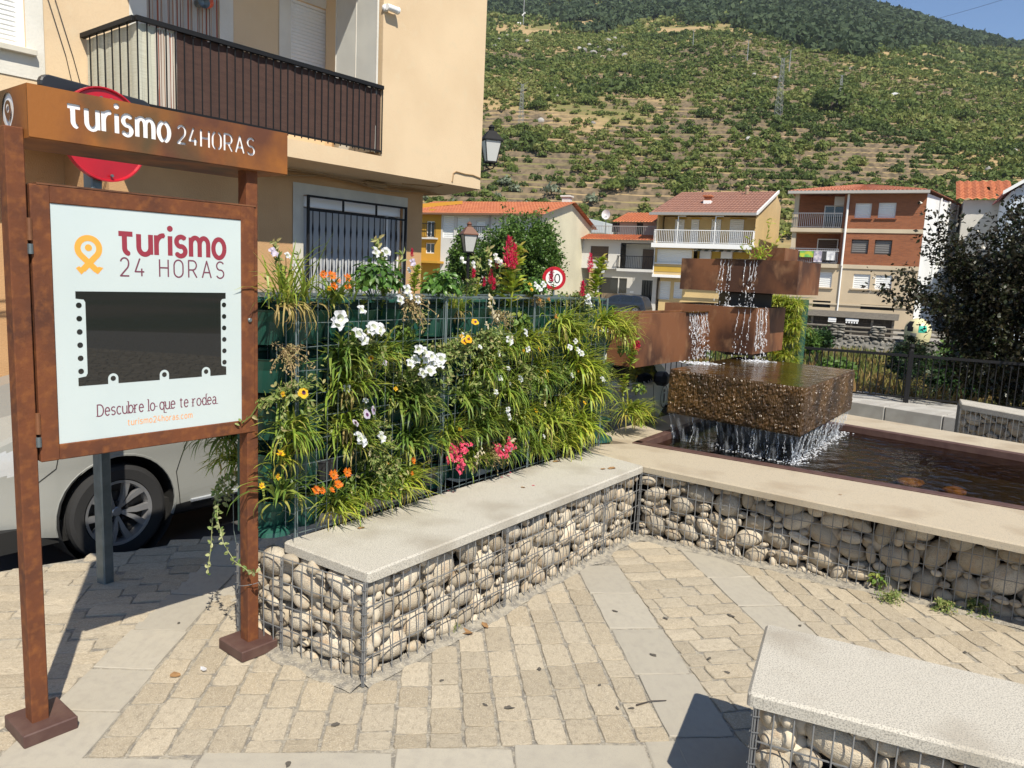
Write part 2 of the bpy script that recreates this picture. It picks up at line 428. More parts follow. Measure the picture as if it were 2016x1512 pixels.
for c in order:
 M_ = place_cell(c, 0); me = rng.choice(SETTS if c[0] == 'sett' else SLABS); vis = in_view(c[5], c[6])
 if c[0] == 'slab' or (ns < 300 and vis):
  link('sett' if c[0] == 'sett' else 'paving_slab', me, paving, mtx=M_)
  if c[0] == 'sett': ns += 1
 else:
  n = len(me.vertices); co = np.empty(n * 3); me.vertices.foreach_get('co', co); co = co.reshape(-1, 3)
  Mn = np.array(M_); wv = co @ Mn[:3, :3].T + Mn[:3, 3]
  rest.add(wv, [tuple(p.vertices) for p in me.polygons], 0, rng.random())
SETT_S = SETT.copy(); SETT_S.name = 'tan sett further off'
_N = SETT_S.node_tree.nodes; _L = SETT_S.node_tree.links
_a = _N.new('ShaderNodeAttribute'); _a.attribute_name = 'tint'
for _n in list(_N):
 if _n.type == 'OBJECT_INFO':
  for _l in list(_n.outputs['Random'].links): _L.new(_a.outputs['Fac'], _l.to_socket)
rest.obj('sett_field', SETT_S, paving, kind='stuff')

# --- the street behind the planter wall and the platform by the river
ROAD_Z = -.13
road = sheet('road', [(-30, -10), (-4, -4), tuple(E0 - _ed * .2 - np.array([0, .3])), tuple(E1 + np.array([.6, .2])), (1.2, 6.4), (2.9, 8.9), (4.4, 10.5), (4.0, 16), (2.0, 22), (-6, 26), (-40, 20)], ROAD_Z, ASPHALT)
KERB = mat('pale concrete kerb', (.42, .41, .385), .85, 0, c2=(.34, .325, .30), ns=5, bump=(150, .3, .003))
# riverside walk: rows of kerb blocks and paving up to the fence
K0 = at_z(1640, 784, .13); K1 = at_z(1893, 824, .13); K1 = K1 + (K1 - K0) * 1.5; K0 = K0 - (K1 - K0) * .35
kd = (K1 - K0) / np.linalg.norm(K1 - K0); kn = np.array([-kd[1], kd[0], 0])
walk = MB()
W0 = K0 + kn * .16; W1 = K1 + kn * .16
walk.prism([tuple(q[:2]) for q in (W0, W1, W1 + kn * .97, W0 + kn * 1.15)], -2.6, .124)
walk = walk.obj('riverside_walk', KERB, kind='structure')
Lk = np.linalg.norm(K1 - K0); ck = 0
while ck < Lk:
 l = min(.72, Lk - ck); mb = MB(); mb.cbox(.003, l - .003, 0, .155, -.22, .13 - .0, .012)
 q = K0 + kd * ck; mb.obj('kerb_block', KERB, walk, loc=(q[0], q[1], 0), rotz=math.atan2(kd[1], kd[0])); ck += .72
# paving plates of the walk
ck = 0.0
while ck < Lk:
 for r_ in range(2):
  mb = MB(); mb.cbox(.004, .716, .0, .39, .118, .131, .004); q = K0 + kd * ck + kn * (.162 + r_ * .395)
  mb.obj('walk_slab', KERB, walk, loc=(q[0], q[1], 0), rotz=math.atan2(kd[1], kd[0]))
 ck += .72

# --- river bed and its banks (below eye level, beyond the fence)
def vnoise(x, y, seed=0):
 def h(i, j):
  n = (i.astype(np.int64) * 374761393 + j.astype(np.int64) * 668265263 + seed * 1442695041) & 0x7fffffff
  n = ((n ^ (n >> 13)) * 1274126177) & 0x7fffffff; return ((n ^ (n >> 16)) & 0xffff) / 65535.0
 i = np.floor(x); j = np.floor(y); u = x - i; v = y - j; u = u * u * (3 - 2 * u); v = v * v * (3 - 2 * v)
 return (h(i, j) * (1 - u) + h(i + 1, j) * u) * (1 - v) + (h(i, j + 1) * (1 - u) + h(i + 1, j + 1) * u) * v
def fbm(x, y, o=4, seed=0):
 s = 0; a = .5; t = 0
 for k in range(o): s = s + a * vnoise(x * 2 ** k, y * 2 ** k, seed + k * 17); t += a; a *= .5
 return s / t
def gridmesh(name, X, Y, Z, m, kind='structure', smooth=True, attrs=None):
 a, b = X.shape; co = np.stack([X, Y, Z], -1).reshape(-1, 3).astype(np.float32)
 i = np.arange(a * b).reshape(a, b); q = np.stack([i[:-1, :-1], i[1:, :-1], i[1:, 1:], i[:-1, 1:]], -1).reshape(-1, 4)
 return numpy_mesh(name, co, q, m, kind, smooth, attrs)
def numpy_mesh(name, co, q, m, kind=None, smooth=False, attrs=None, parent=None, linkit=True):
 me = bpy.data.meshes.new(name); me.vertices.add(len(co)); me.vertices.foreach_set('co', np.asarray(co, np.float32).ravel())
 k = q.shape[1]; me.loops.add(q.size); me.loops.foreach_set('vertex_index', q.ravel().astype(np.int32))
 me.polygons.add(len(q)); me.polygons.foreach_set('loop_start', np.arange(0, q.size, k, dtype=np.int32))
 try: me.polygons.foreach_set('loop_total', np.full(len(q), k, np.int32))
 except Exception: pass
 if smooth: me.polygons.foreach_set('use_smooth', np.ones(len(q), bool))
 for nm, val in (attrs or {}).items():
  at = me.attributes.new(nm, 'FLOAT', 'FACE' if len(val) == len(q) else 'POINT'); at.data.foreach_set('value', np.asarray(val, np.float32))
 me.update(calc_edges=True)
 for mm in (m if isinstance(m, (list, tuple)) else [m]): me.materials.append(mm)
 if not linkit: return me
 return link(name, me, parent, kind=kind)
# line of the far street, 152 degrees, through (10.3, 58)
FST = np.array([10.3, 58.0, 0]); FDIR = dirv(-27.0); FNOR = np.array([.454, .891, 0])
def far_d(x, y): return (x - FST[0]) * FNOR[0] + (y - FST[1]) * FNOR[1]     # distance behind the far house fronts
FWALL = -14.0                     # the river wall stands this far before the houses
def bed_z(x, y):
 d = far_d(x, y); z = -2.5 + .5 * (fbm(x * .25, y * .25, 3, 3) - .5) + .65 * np.clip((d - FWALL + 11) / 10, 0, 1)
 near = np.clip((y + .35 * x - 13.5) / 6.0, 0, 1); z = z * near + (1 - near) * (-.35)
 return z
xx, yy = np.meshgrid(np.linspace(-30, 60, 160), np.linspace(9.5, 60, 130), indexing='ij')
zz = bed_z(xx, yy)
M_BANK = mat('river bank', (.17, .145, .06), .95, 0, c2=(.07, .105, .03), ns=.35, lo=.42, hi=.6, c3=(.24, .14, .06), ns3=.22, lo3=.56, hi3=.68, bump=(3, .8, .1))
mask = (far_d(xx, yy) > FWALL + .1)
zz = np.where(mask, -2.9, zz)
zz = np.where((xx < 4.5) & (yy < 26) & (xx < 3 + (yy - 9) * .2), -.6, zz)
gridmesh('river_bed', xx, yy, zz, M_BANK)
# far street terrace, in front of and under the houses
M_STREET = mat('pale street', (.30, .28, .245), .9, 0, c2=(.24, .225, .20), ns=.4)
def far_pt(u, v, z=0): q = FST + FDIR * u + FNOR * v; return (float(q[0]), float(q[1]), z)
FSTZ = -.95
sheet('far_street', [far_pt(-60, FWALL)[:2], far_pt(70, FWALL)[:2], far_pt(70, 40)[:2], far_pt(-60, 40)[:2]], FSTZ, M_STREET, thick=2.2)

# --- terraced mountainside
def crest(az):
 return np.interp(az, [-40, -5, 6, 14, 18, 22, 25.2, 28, 31, 33, 36, 45, 60], [.34, .345, .355, .36, .345, .323, .302, .281, .262, .260, .278, .29, .28])
def hill_z(d, az, terr=True):
 x = d * np.sin(np.radians(az)); y = d * np.cos(np.radians(az))
 dc = 1050.0; zc = crest(az) * dc; s = (zc - 12) / (dc - 150)
 z = np.where(d < 150, -1.2 + (13.2) * np.clip((d - 82) / 68, 0, 1) ** 1.25, 12 + s * (d - 150))
 up = np.clip((d - 150) / 200, 0, 1)
 z = z + up * (16 * (fbm(x / 140, y / 140, 4, 11) - .5)) * np.clip((dc - d) / 350, 0, 1)
 z = np.where(d > dc, zc + .02 * (d - dc), z)
 if terr:
  n = fbm(x / 60, y / 60, 3, 23); m = np.clip((n - .36) / .12, 0, 1) * np.clip((820 - d) / 200, 0, 1) * np.clip((d - 100) / 15, 0, 1)
  st = 1.9 + .5 * np.round(fbm(x / 200, y / 200, 2, 31) * 2) * 0; ph = z / st + .9 * (fbm(x / 45, y / 45, 2, 41) - .5)
  f = ph - np.floor(ph); tz = (np.floor(ph) + np.where(f < .72, f * .16, .115 + (f - .72) / .28 * .885)) * st - (ph * st - z)
  z = z * (1 - m) + tz * m
  z = z + .5 * (vnoise(x / 6, y / 6, 5) - .5) * (1 - m)
 return x, y, z
M_HILL = bpy.data.materials.new('terraced hillside'); M_HILL.use_nodes = True
def _hill():
 N = M_HILL.node_tree.nodes; L = M_HILL.node_tree.links; b = N['Principled BSDF']; b.inputs['Roughness'].default_value = 1; b.inputs['Specular IOR Level'].default_value = .1
 tc = N.new('ShaderNodeTexCoord'); ge = N.new('ShaderNodeNewGeometry'); sp = N.new('ShaderNodeSeparateXYZ'); L.new(ge.outputs['True Normal'], sp.inputs[0])
 def noise(s, d=5):
  n = N.new('ShaderNodeTexNoise'); n.inputs['Scale'].default_value = s; n.inputs['Detail'].default_value = d; L.new(tc.outputs['Object'], n.inputs['Vector']); return n.outputs[0]
 def mr(x, a, c):
  r = N.new('ShaderNodeMapRange'); r.inputs[1].default_value = a; r.inputs[2].default_value = c; L.new(x, r.inputs[0]); return r.outputs[0]
 def mix(f, A, B):
  m = N.new('ShaderNodeMix'); m.data_type = 'RGBA'; L.new(f, m.inputs['Factor'])
  for k, v in (('A', A), ('B', B)):
   if isinstance(v, tuple): m.inputs[k].default_value = c4(v)
   else: L.new(v, m.inputs[k])
  return m.outputs['Result']
 grass = mix(mr(noise(.035), .44, .58), (.36, .26, .135), (.17, .165, .06))
 grass = mix(mr(noise(.4, 4), .5, .68), grass, (.24, .18, .09))
 wall = mix(mr(noise(.8), .4, .65), (.17, .13, .085), (.08, .066, .047))
 L.new(mix(mr(sp.outputs['Z'], .86, .66), grass, wall), b.inputs['Base Color'])
_hill()
dd = np.concatenate([np.linspace(80, 150, 60, endpoint=False), np.arange(150, 300, .62), np.arange(300, 430, 1.0), np.arange(430, 760, 3.0), np.linspace(760, 1050, 40), np.linspace(1100, 2600, 12)])
aa = np.linspace(-30, 56, 400)
D, A_ = np.meshgrid(dd, aa, indexing='ij')
hx, hy, hz = hill_z(D, A_)
gridmesh("mountain", hx, hy, hz, M_HILL, smooth=False); HZT = float(hz.max()) + 30
# ================================================================== HILLSIDE VEGETATION
G_SHRUB = leafmat('orchard leaves', [(.055, .085, .02), (.10, .145, .03), (.165, .205, .045), (.26, .26, .085)], .7, .35, 0)
G_OLIVE = leafmat('olive leaves', [(.055, .075, .045), (.10, .13, .08), (.17, .20, .13)], .6, .15, .1)
G_WOOD = leafmat('dark wood leaves', [(.03, .054, .026), (.05, .082, .034), (.075, .11, .045)], .8, .3, 0)
def crowns(P, Rr, K, H=.8, leaf=.42, seed=1, flat=0.0, tint=None):
 """many leafy crowns in one mesh: P centres on the ground, Rr radii, K leaf clumps each"""
 rs = np.random.RandomState(seed); n = len(P)
 d = rs.normal(size=(n, K, 3)); d /= np.linalg.norm(d, axis=2, keepdims=True) + 1e-9
 d[..., 2] = np.abs(d[..., 2]) * 1.0 - .25
 lump = 1 + .3 * np.sin(3 * d[..., 0] * 2 + rs.rand(n, 1) * 6) * np.cos(4 * d[..., 1] + rs.rand(n, 1) * 6)
 rad = (.55 + .5 * rs.rand(n, K)) * lump
 ctr = P[:, None, :] + d * rad[..., None] * Rr[:, None, None] * np.array([1, 1, H]) + np.array([0, 0, .45]) * Rr[:, None, None]
 nn = d + rs.normal(size=(n, K, 3)) * .55; nn /= np.linalg.norm(nn, axis=2, keepdims=True)
 a = np.cross(nn, rs.normal(size=(n, K, 3))); a /= np.linalg.norm(a, axis=2, keepdims=True) + 1e-9; b = np.cross(nn, a)
 sz = Rr[:, None, None] * leaf * (.55 + .9 * rs.rand(n, K, 1))
 quad = np.stack([ctr + a * sz, ctr + b * sz * .7, ctr - a * sz, ctr - b * sz * .7], 2).reshape(-1, 3)
 q = np.arange(n * K * 4).reshape(-1, 4)
 base = rs.rand(n, 1) if tint is None else tint[:, None]
 tt = np.clip(base * .75 + .25 * rs.rand(n, K), 0, 1).ravel()
 return quad, q, tt
def scatter(n, d0, d1, a0, a1, seed):
 rs = np.random.RandomState(seed); d = np.sqrt(rs.uniform(d0 * d0, d1 * d1, n)); a = rs.uniform(a0, a1, n); return d, a
def hill_pts(d, a):
 x, y, z = hill_z(d, a); return np.stack([x, y, z], 1)
def veg(name, n, d0, d1, a0, a1, seed, rad, K, thr, leaf, mat_, H=.8, lowthr=None, tintf=None):
 d, a = scatter(n, d0, d1, a0, a1, seed); P = hill_pts(d, a); rs = np.random.RandomState(seed + 1)
 dens = fbm(P[:, 0] / 48, P[:, 1] / 48, 4, 71) * .62 + .38 * fbm(P[:, 0] / 170, P[:, 1] / 170, 2, 77)
 bare = np.clip(1 - np.abs(a - 4) / 13, 0, 1) * np.clip((330 - d) / 120, 0, 1) * .06      # the barer terraces on the left
 keep = dens - bare + rs.normal(size=n) * .05 > thr
 P = P[keep]; Rr = rad[0] + (rad[1] - rad[0]) * rs.rand(len(P)) ** 1.7
 t = np.clip(fbm(P[:, 0] / 25, P[:, 1] / 25, 2, 99) * 1.5 - .28 + rs.normal(size=len(P)) * .22, 0, 1); Rr = Rr * (.7 + .8 * fbm(P[:, 0] / 16, P[:, 1] / 16, 2, 7))
 co, q, tt = crowns(P, Rr, K, H, leaf, seed, tint=t)
 return numpy_mesh(name, co, q, mat_, 'stuff', attrs={'tint': tt})
tag(veg('orchard_shrubs', 5200, 146, 265, -7, 39, 3, (.5, 1.5), 70, .395, .27, G_SHRUB, .75), 'dense green orchard shrubs on the lower stone terraces of the hillside')
tag(veg('hillside_shrubs', 14000, 265, 470, -7, 39, 4, (.5, 1.75), 32, .385, .36, G_SHRUB, .75), 'green scrub and orchard trees over the middle of the hillside')
tag(veg('upper_scrub', 17000, 470, 1000, -7, 39, 5, (1.0, 2.6), 14, .37, .54, G_SHRUB), 'green scrub on the upper slope below the forest')
def hill_hit(px, py):
 d_ = ray(px, py); az = math.degrees(math.atan2(d_[0], d_[1])); tn = (d_[2]) / math.hypot(d_[0], d_[1])
 ds = np.arange(85, 1040, .5); z = hill_z(ds, np.full_like(ds, az), False)[2]; ok = np.where((z - CAM[2]) / ds >= tn)[0]
 return (ds[ok[0]] if len(ok) else 1000.0), az
def forest():
 rs = np.random.RandomState(15); d, a = scatter(15000, 300, 1100, -7, 39, 8); P = hill_pts(d, a)
 K_ = [hill_hit(x_, y_) for x_, y_ in ((940, 26), (1060, 34), (1085, 52), (1230, 58), (1260, 40), (1420, 44), (1480, 62), (1560, 96), (1700, 112), (1800, 96), (1840, 84), (1940, 90), (1960, 92), (2040, 96))]
 lim = np.interp(a, [k[1] for k in K_], [k[0] for k in K_]) * (1 + .22 * (fbm(P[:, 0] / 40, P[:, 1] / 40, 3, 55) - .5))
 P = P[d > lim]; Rr = rs.uniform(2.0, 3.6, len(P)) * (1 + np.hypot(P[:, 0], P[:, 1]) / 1600); co, q, tt = crowns(P, Rr, 26, 1.1, .42, 9)
 return numpy_mesh('forest', co, q, G_WOOD, 'stuff', attrs={'tint': tt})
tag(forest(), 'dark green forest along the top of the mountain')

# the nearest trees of the slope stand one by one: olives at the foot, broad green trees on the terraces
M_BARK = mat('bark', (.075, .058, .042), .9, 0, c2=(.13, .105, .08), ns=9, bump=(20, .7, .02))
def crown_mesh(name, m, K, seed, H=.85, leaf=.24):
 co, q, tt = crowns(np.zeros((1, 3)), np.ones(1), K, H, leaf, seed); return numpy_mesh(name, co, q, m, attrs={'tint': np.clip(tt + .0, 0, 1)}, linkit=False)
OLV = [crown_mesh('crown', G_OLIVE, 150, 200 + i, .85, .2) for i in range(4)]
ORC = [crown_mesh('crown', G_SHRUB, 170, 220 + i, .9, .21) for i in range(4)]
def trunk_mesh():
 mb = MB(); mb.tube([(0, 0, -.6), (.03, .02, .1), (0, .05, .45)], [.11, .085, .06], 6)
 for k in range(3): mb.tube([(0, .05, .4), (.35 * cos(k * 2.1), .35 * sin(k * 2.1), .75)], [.05, .02], 5)
 return mb.mesh('trunk', M_BARK)
BGC = [crown_mesh('crown', G_SHRUB, 620, 240 + i, .9, .115) for i in range(3)]
TRK = trunk_mesh()
def hill_tree(d, a, r, meshes, name, label, cat, group, seed):
 p = hill_pts(np.array([d]), np.array([a]))[0]; rr = random.Random(seed)
 o = thing(name, label, cat, p, rr.uniform(0, 6.3), group); o.scale = (r, r, r * rr.uniform(.85, 1.1))
 link('crown', rr.choice(meshes), o); link('trunk', TRK, o)
rr_ = random.Random(12)
for i in range(46):
 a = rr_.uniform(-9, 9); d = rr_.uniform(118, 172) + max(0, -a) * 1.5
 if a > 5.5 and d > 150: continue
 hill_tree(d, a, rr_.uniform(1.25, 2.1), OLV, 'olive_tree', 'silvery round olive tree at the foot of the terraced hillside', 'tree', 'olive trees at the foot of the hill', i)
for i in range(80):
 a = rr_.uniform(-2, 35); d = rr_.uniform(140, 240)
 hill_tree(d, a, rr_.uniform(1.1, 2.2), ORC, 'orchard_tree', 'rounded green orchard tree on a low stone terrace of the hillside', 'tree', 'orchard trees on the low terraces', 100 + i)
# a few big dark ones that stand out: (px, py, radius)
BIG = [(1635, 222, 45, 'large dark green tree below the right-hand pylon on the hillside'), (1060, 215, 22, 'dark tree on the left part of the hillside under the boulders'), (1160, 205, 20, 'bright green tree beside the bare terraces'),
       (1385, 230, 20, 'dark round tree in the middle of the hillside'), (1460, 250, 16, 'round tree above the yellow house on the terraces'), (1745, 222, 18, 'round dark tree right of the small white shed'), (1240, 372, 22, 'bushy tree just above the small white house'), (1355, 372, 18, 'round tree just above the ridge of the yellow house'),
       (1275, 220, 16, 'pale green tree beside the stone terraces'), (1345, 40, 18, 'tall tree at the lower edge of the forest'), (1900, 235, 20, 'dark tree on the far right of the hillside')]
for i, (px, py, rp, lb) in enumerate(BIG):
 d, a = hill_hit(px, py); hill_tree(d, a, rp * .85 * d / FPX, BGC, 'hillside_tree', lb, 'tree', None, 300 + i)

# boulders
M_ROCK = mat('granite boulder', (.30, .285, .26), .9, 0, c2=(.17, .16, .15), ns=.5, bump=(1.2, .6, .3), rnd=(.42, .40, .37))
def blob(seed, amp=.28, sub=2, flat=1.0, fr=1.3):
 bm_ = blob.cache.get(sub)
 if bm_ is None:
  import bmesh
  b = bmesh.new(); bmesh.ops.create_icosphere(b, subdivisions=sub, radius=1); b.verts.ensure_lookup_table()
  bm_ = (np.array([v.co[:] for v in b.verts]), np.array([[v.index for v in f.verts] for f in b.faces])); b.free(); blob.cache[sub] = bm_
 co, q = bm_; rs = np.random.RandomState(seed); k = rs.normal(size=(5, 3)) * fr; ph = rs.rand(5) * 6
 disp = sum(np.sin(co @ k[i] + ph[i]) for i in range(5)) / 5
 return co * (1 + amp * disp)[:, None] * np.array([1, 1, flat]), q
blob.cache = {}
BOULD = []
for i in range(5):
 co, q = blob(40 + i, .45, 2, 1, 2.0); BOULD.append(numpy_mesh('boulder', co, q, M_ROCK, linkit=False))
BL = [(1172, 70, 5), (1168, 105, 8), (1150, 100, 7), (1185, 112, 7), (1200, 100, 7), (1195, 82, 8), (1210, 80, 6), (1215, 118, 8), (1230, 108, 7), (1140, 95, 6), (985, 82, 8), (975, 95, 8), (1000, 73, 7), (1012, 82, 6), (968, 75, 6), (1038, 85, 5), (1180, 95, 6), (1160, 90, 5), (1225, 95, 6),
      (1485, 150, 7), (1519, 164, 7), (1525, 150, 5), (1458, 158, 5), (1732, 222, 10), (1655, 181, 4), (1700, 247, 6), (1090, 175, 6), (1097, 190, 5), (1065, 235, 7), (1168, 242, 6), (1475, 275, 8), (1445, 112, 5), (1675, 135, 4), (1708, 125, 4), (1380, 175, 5), (1410, 190, 4), (1942, 335, 6), (1997, 300, 6)]
for i, (px, py, r) in enumerate(BL):
 d, a = hill_hit(px, py); p = hill_pts(np.array([d]), np.array([a]))[0]; s = r * d / FPX; rr = random.Random(i + 5)
 o = link('boulder', rr.choice(BOULD), None, p, rr.uniform(0, 6), 'grey granite boulder lying among the shrubs of the hillside', 'boulder', 'boulders on the hillside'); o.scale = (s * rr.uniform(.8, 1.3), s, s * rr.uniform(.7, 1.1))
# power line: lattice masts and plain poles
M_MAST = mat('mast steel', (.28, .29, .29), .6, .3)
def mast(px, pyb, pyt, label, lattice=True, arms=1):
 d, a = hill_hit(px, pyb); p = hill_pts(np.array([d]), np.array([a]))[0]; h = (pyb - pyt) * d / FPX * 1.06
 t = thing('power_mast', label, 'power mast', p, radians(-a - 20)); mb = MB(); w0 = h * .055; w1 = h * .02; r = .045 * d / 240
 if lattice:
  for sx in (-1, 1):
   for sy in (-1, 1): mb.tube([(sx * w0, sy * w0, -.5), (sx * w1, sy * w1, h)], r, 4)
  n = 11
  for i in range(n):
   z0, z1 = h * i / n, h * (i + 1) / n; a0 = w0 + (w1 - w0) * i / n; a1 = w0 + (w1 - w0) * (i + 1) / n
   for sy in (-1, 1):
    mb.tube([(-a0, sy * a0, z0), (a1, sy * a1, z1)], r * .7, 3); mb.tube([(a0, sy * a0, z0), (-a1, sy * a1, z1)], r * .7, 3)
    mb.tube([(sy * a0, -a0, z0), (sy * a1, a1, z1)], r * .7, 3)
 else: mb.tube([(0, 0, -.5), (0, 0, h)], [h * .025, h * .016], 6)
 mb.obj('mast_frame', M_MAST, t); mb = MB()
 for k in range(arms):
  zz_ = h * (1 - .12 * k) - .1
  mb.tube([(-h * .13, 0, zz_ + h * .05), (0, 0, zz_ - h * .02), (h * .13, 0, zz_ + h * .05)], r * 1.3, 4)
 mb.obj('cross_arm', M_MAST, t)
 return p + np.array([0, 0, h])
tops = [mast(1532, 229, 134, 'tall lattice power mast in the middle of the hillside', True, 2), mast(1652, 208, 158, 'lattice power mast with a v-shaped arm on the right of the hillside', True, 1), mast(1553, 146, 103, 'slim power pole above the tall lattice mast', False), mast(1471, 118, 84, 'slim power pole with a short crossarm left of the upper pole', False),
  mast(1364, 90, 62, 'thin bare pole high on the hillside', False), mast(1025, 253, 174, 'lattice power mast on the left of the hillside behind the street lantern', True, 2)]
d, a = hill_hit(1030, 50); p = hill_pts(np.array([d]), np.array([a]))[0]
t = thing('antenna_mast', 'antenna mast with white dishes at the top left of the hillside', 'antenna mast', p)
h = 46 * d / FPX; mb = MB(); mb.tube([(0, 0, -1), (0, 0, h)], .28, 6); mb.obj('pole', M_MAST, t); mb = MB()
for k in range(3): mb.box(-.5 + k * .8 - .6, .1 + k * .8 - .6, -.3, .3, h * .35 + k * .7, h * .35 + k * .7 + 1.0)
mb.obj('dish', WHITE, t); mb = MB(); mb.box(-4, -1.5, -1, 1, -1, 1.4); mb.box(.5, 2.5, -1, 1, -1, 1.4); mb.obj('cabinet', WHITE, t)
for (px, py, w_, lb) in ((1761, 190, 15, 'small white shed with a dark doorway among the shrubs of the hillside'), (1360, 243, 11, 'tiny white hut on the middle terraces'), (1655, 182, 8, 'tiny white hut beside the lattice mast')):
 d, a = hill_hit(px, py); p = hill_pts(np.array([d]), np.array([a]))[0]; s = w_ * d / FPX
 t = thing('white_shed', lb, 'shed', p, radians(-a)); mb = MB(); mb.prism([(-s / 2, -1), (s / 2, -1), (s / 2, s * .45), (0, s * .62), (-s / 2, s * .45)], 0, s * .8, plane='xz'); mb.obj('wall', WHITE, t)
 mb = MB(); mb.box(-s * .05, s * .18, -.05, .02, -.2, s * .36); mb.obj('doorway', BLACK, t)
# power cable crossing the top right of the view
mb = MB(); A0 = at_y(1730, 62, 260); A1 = at_y(2060, -28, 150); pts = [A0 + (A1 - A0) * t - np.array([0, 0, 3.0 * 4 * t * (1 - t) * .25]) for t in np.linspace(0, 1, 14)]
tag(mb.obj('power_cable', BLACK) if not mb.tube(pts, .035, 4) else None, 'thin power cable hanging across the sky at the top right', 'cable')
# ================================================================== LETTERING (stroke letters, unioned into clean flat shapes)
def arc(cx, cy, rx, ry, a0, a1, n=10):
 return [(cx + rx * cos(radians(a0 + (a1 - a0) * i / n)), cy + ry * sin(radians(a0 + (a1 - a0) * i / n))) for i in range(n + 1)]
CP = 1.42; AS = 1.5
GL = {  # letter: (width, strokes)
 't': (.55, [[(.22, 1.24), (.22, .22)] + arc(.44, .22, .22, .22, 180, 270, 6), [(0, 1), (.5, 1)]]),
 'T': (.82, [[(0, .97), (.82, .97)], [(.34, .97), (.34, .28)] + arc(.62, .28, .28, .28, 180, 265, 6)]),     # the logo's tau-like t
 'u': (.72, [[(0, 1), (0, .36)] + arc(.36, .36, .36, .36, 180, 360, 12) + [(.72, 1)], [(.72, 1), (.72, 0)]]),
 'r': (.5, [[(0, 0), (0, 1)], arc(.42, .52, .42, .48, 180, 80, 8)]),
 'i': (.02, [[(0, 0), (0, 1)], [(0, 1.38), (0, 1.385)]]),
 's': (.62, [arc(.33, .745, .3, .255, 35, 180, 8) + arc(.33, .745, .3, .255, 180, 262, 5)[1:] + arc(.30, .255, .3, .255, 82, -90, 10) + arc(.30, .255, .3, .255, -90, -150, 5)[1:]]),
 'm': (1.16, [[(0, 0), (0, 1)], [(0, .66)] + arc(.29, .66, .29, .34, 180, 0, 10) + [(.58, 0)], [(.58, .66)] + arc(.87, .66, .29, .34, 180, 0, 10) + [(1.16, 0)]]),
 'o': (.78, [arc(.39, .5, .39, .5, 0, 360, 24)]),
 'Q': (.78, [arc(.39, .5, .39, .5, 102, 258, 14), arc(.39, .5, .39, .5, -78, 78, 14)]),   # stencil o
 'D': (.95, [[(0, 0), (0, CP), (.38, CP)] + arc(.38, CP / 2, .57, CP / 2, 90, -90, 16) + [(0, 0)]]),
 'e': (.72, [[(.02, .54), (.72, .54)] + arc(.36, .5, .36, .5, 5, 320, 20)]),
 'c': (.66, [arc(.37, .5, .37, .5, 45, 315, 18)]),
 'b': (.74, [[(0, 0), (0, AS)], arc(.37, .5, .37, .5, 0, 360, 22)]),
 'l': (.02, [[(0, 0), (0, AS)]]),
 'q': (.74, [[(.74, -.45), (.74, 1)], arc(.37, .5, .37, .5, 0, 360, 22)]),
 'd': (.74, [[(.74, 0), (.74, AS)], arc(.37, .5, .37, .5, 0, 360, 22)]),
 'a': (.66, [arc(.33, .68, .30, .32, 150, 0, 10) + [(.63, 0)], arc(.31, .28, .31, .28, 0, 360, 18)]),
 'h': (.66, [[(0, 0), (0, AS)], [(0, .64)] + arc(.33, .64, .33, .36, 180, 0, 10) + [(.66, 0)]]),
 '2': (.78, [arc(.39, 1.03, .38, .39, 165, 0, 10) + arc(.2, 1.03, .57, .62, 0, -38, 6)[1:] + [(0, 0), (.8, 0)]]),
 '3': (.72, [arc(.34, 1.06, .34, .36, 150, -90, 12) + arc(.34, .35, .38, .35, 90, -150, 12)[1:]]),
 '4': (.84, [[(.62, 0), (.62, .62)], [(.46, CP), (0, .36), (.86, .36)]]),
 '0': (.8, [arc(.4, CP / 2, .4, CP / 2, 0, 360, 24)]),
 'H': (.86, [[(0, 0), (0, CP)], [(.86, 0), (.86, CP)], [(0, .74), (.86, .74)]]),
 'O': (.92, [arc(.46, CP - .46, .46, .46, 0, 180, 12) + arc(.46, .46, .46, .46, 180, 360, 12) + [(.92, CP - .46)]]),
 'U': (.92, [arc(.46, CP - .46, .46, .46, 108, 180, 7) + arc(.46, .46, .46, .46, 180, 252, 7), arc(.46, .46, .46, .46, 288, 360, 7) + arc(.46, CP - .46, .46, .46, 0, 72, 7)]),
 'R': (.86, [[(0, 0), (0, CP), (.42, CP)] + arc(.42, 1.03, .4, .39, 90, -90, 12) + [(0, .64)], [(.42, .64), (.86, 0)]]),
 'A': (.96, [[(0, 0), (.48, CP), (.96, 0)], [(.17, .46), (.79, .46)]]),
 'S': (.84, [arc(.43, 1.06, .40, .36, 30, 180, 9) + arc(.43, 1.06, .40, .36, 180, 258, 5)[1:] + arc(.41, .36, .41, .36, 80, -90, 10) + arc(.41, .36, .41, .36, -90, -155, 5)[1:]]),
 '.': (.02, [[(0, .02), (0, .025)]]), ' ': (.34, []),
}
def stroke_polys(pts, wd, caps=False):
 out = []; h = wd / 2
 for a, b in zip(pts[:-1], pts[1:]):
  a = np.array(a); b = np.array(b); d = b - a; l = np.linalg.norm(d)
  if l < 1e-9: continue
  d /= l; n = np.array([-d[1], d[0]]) * h; out.append([a - n, b - n, b + n, a + n])
 rd = pts if caps else pts[1:-1]
 for q in rd: out.append([(q[0] + h * cos(2 * pi * k / 10 + .3), q[1] + h * sin(2 * pi * k / 10 + .3)) for k in range(10)])
 return out
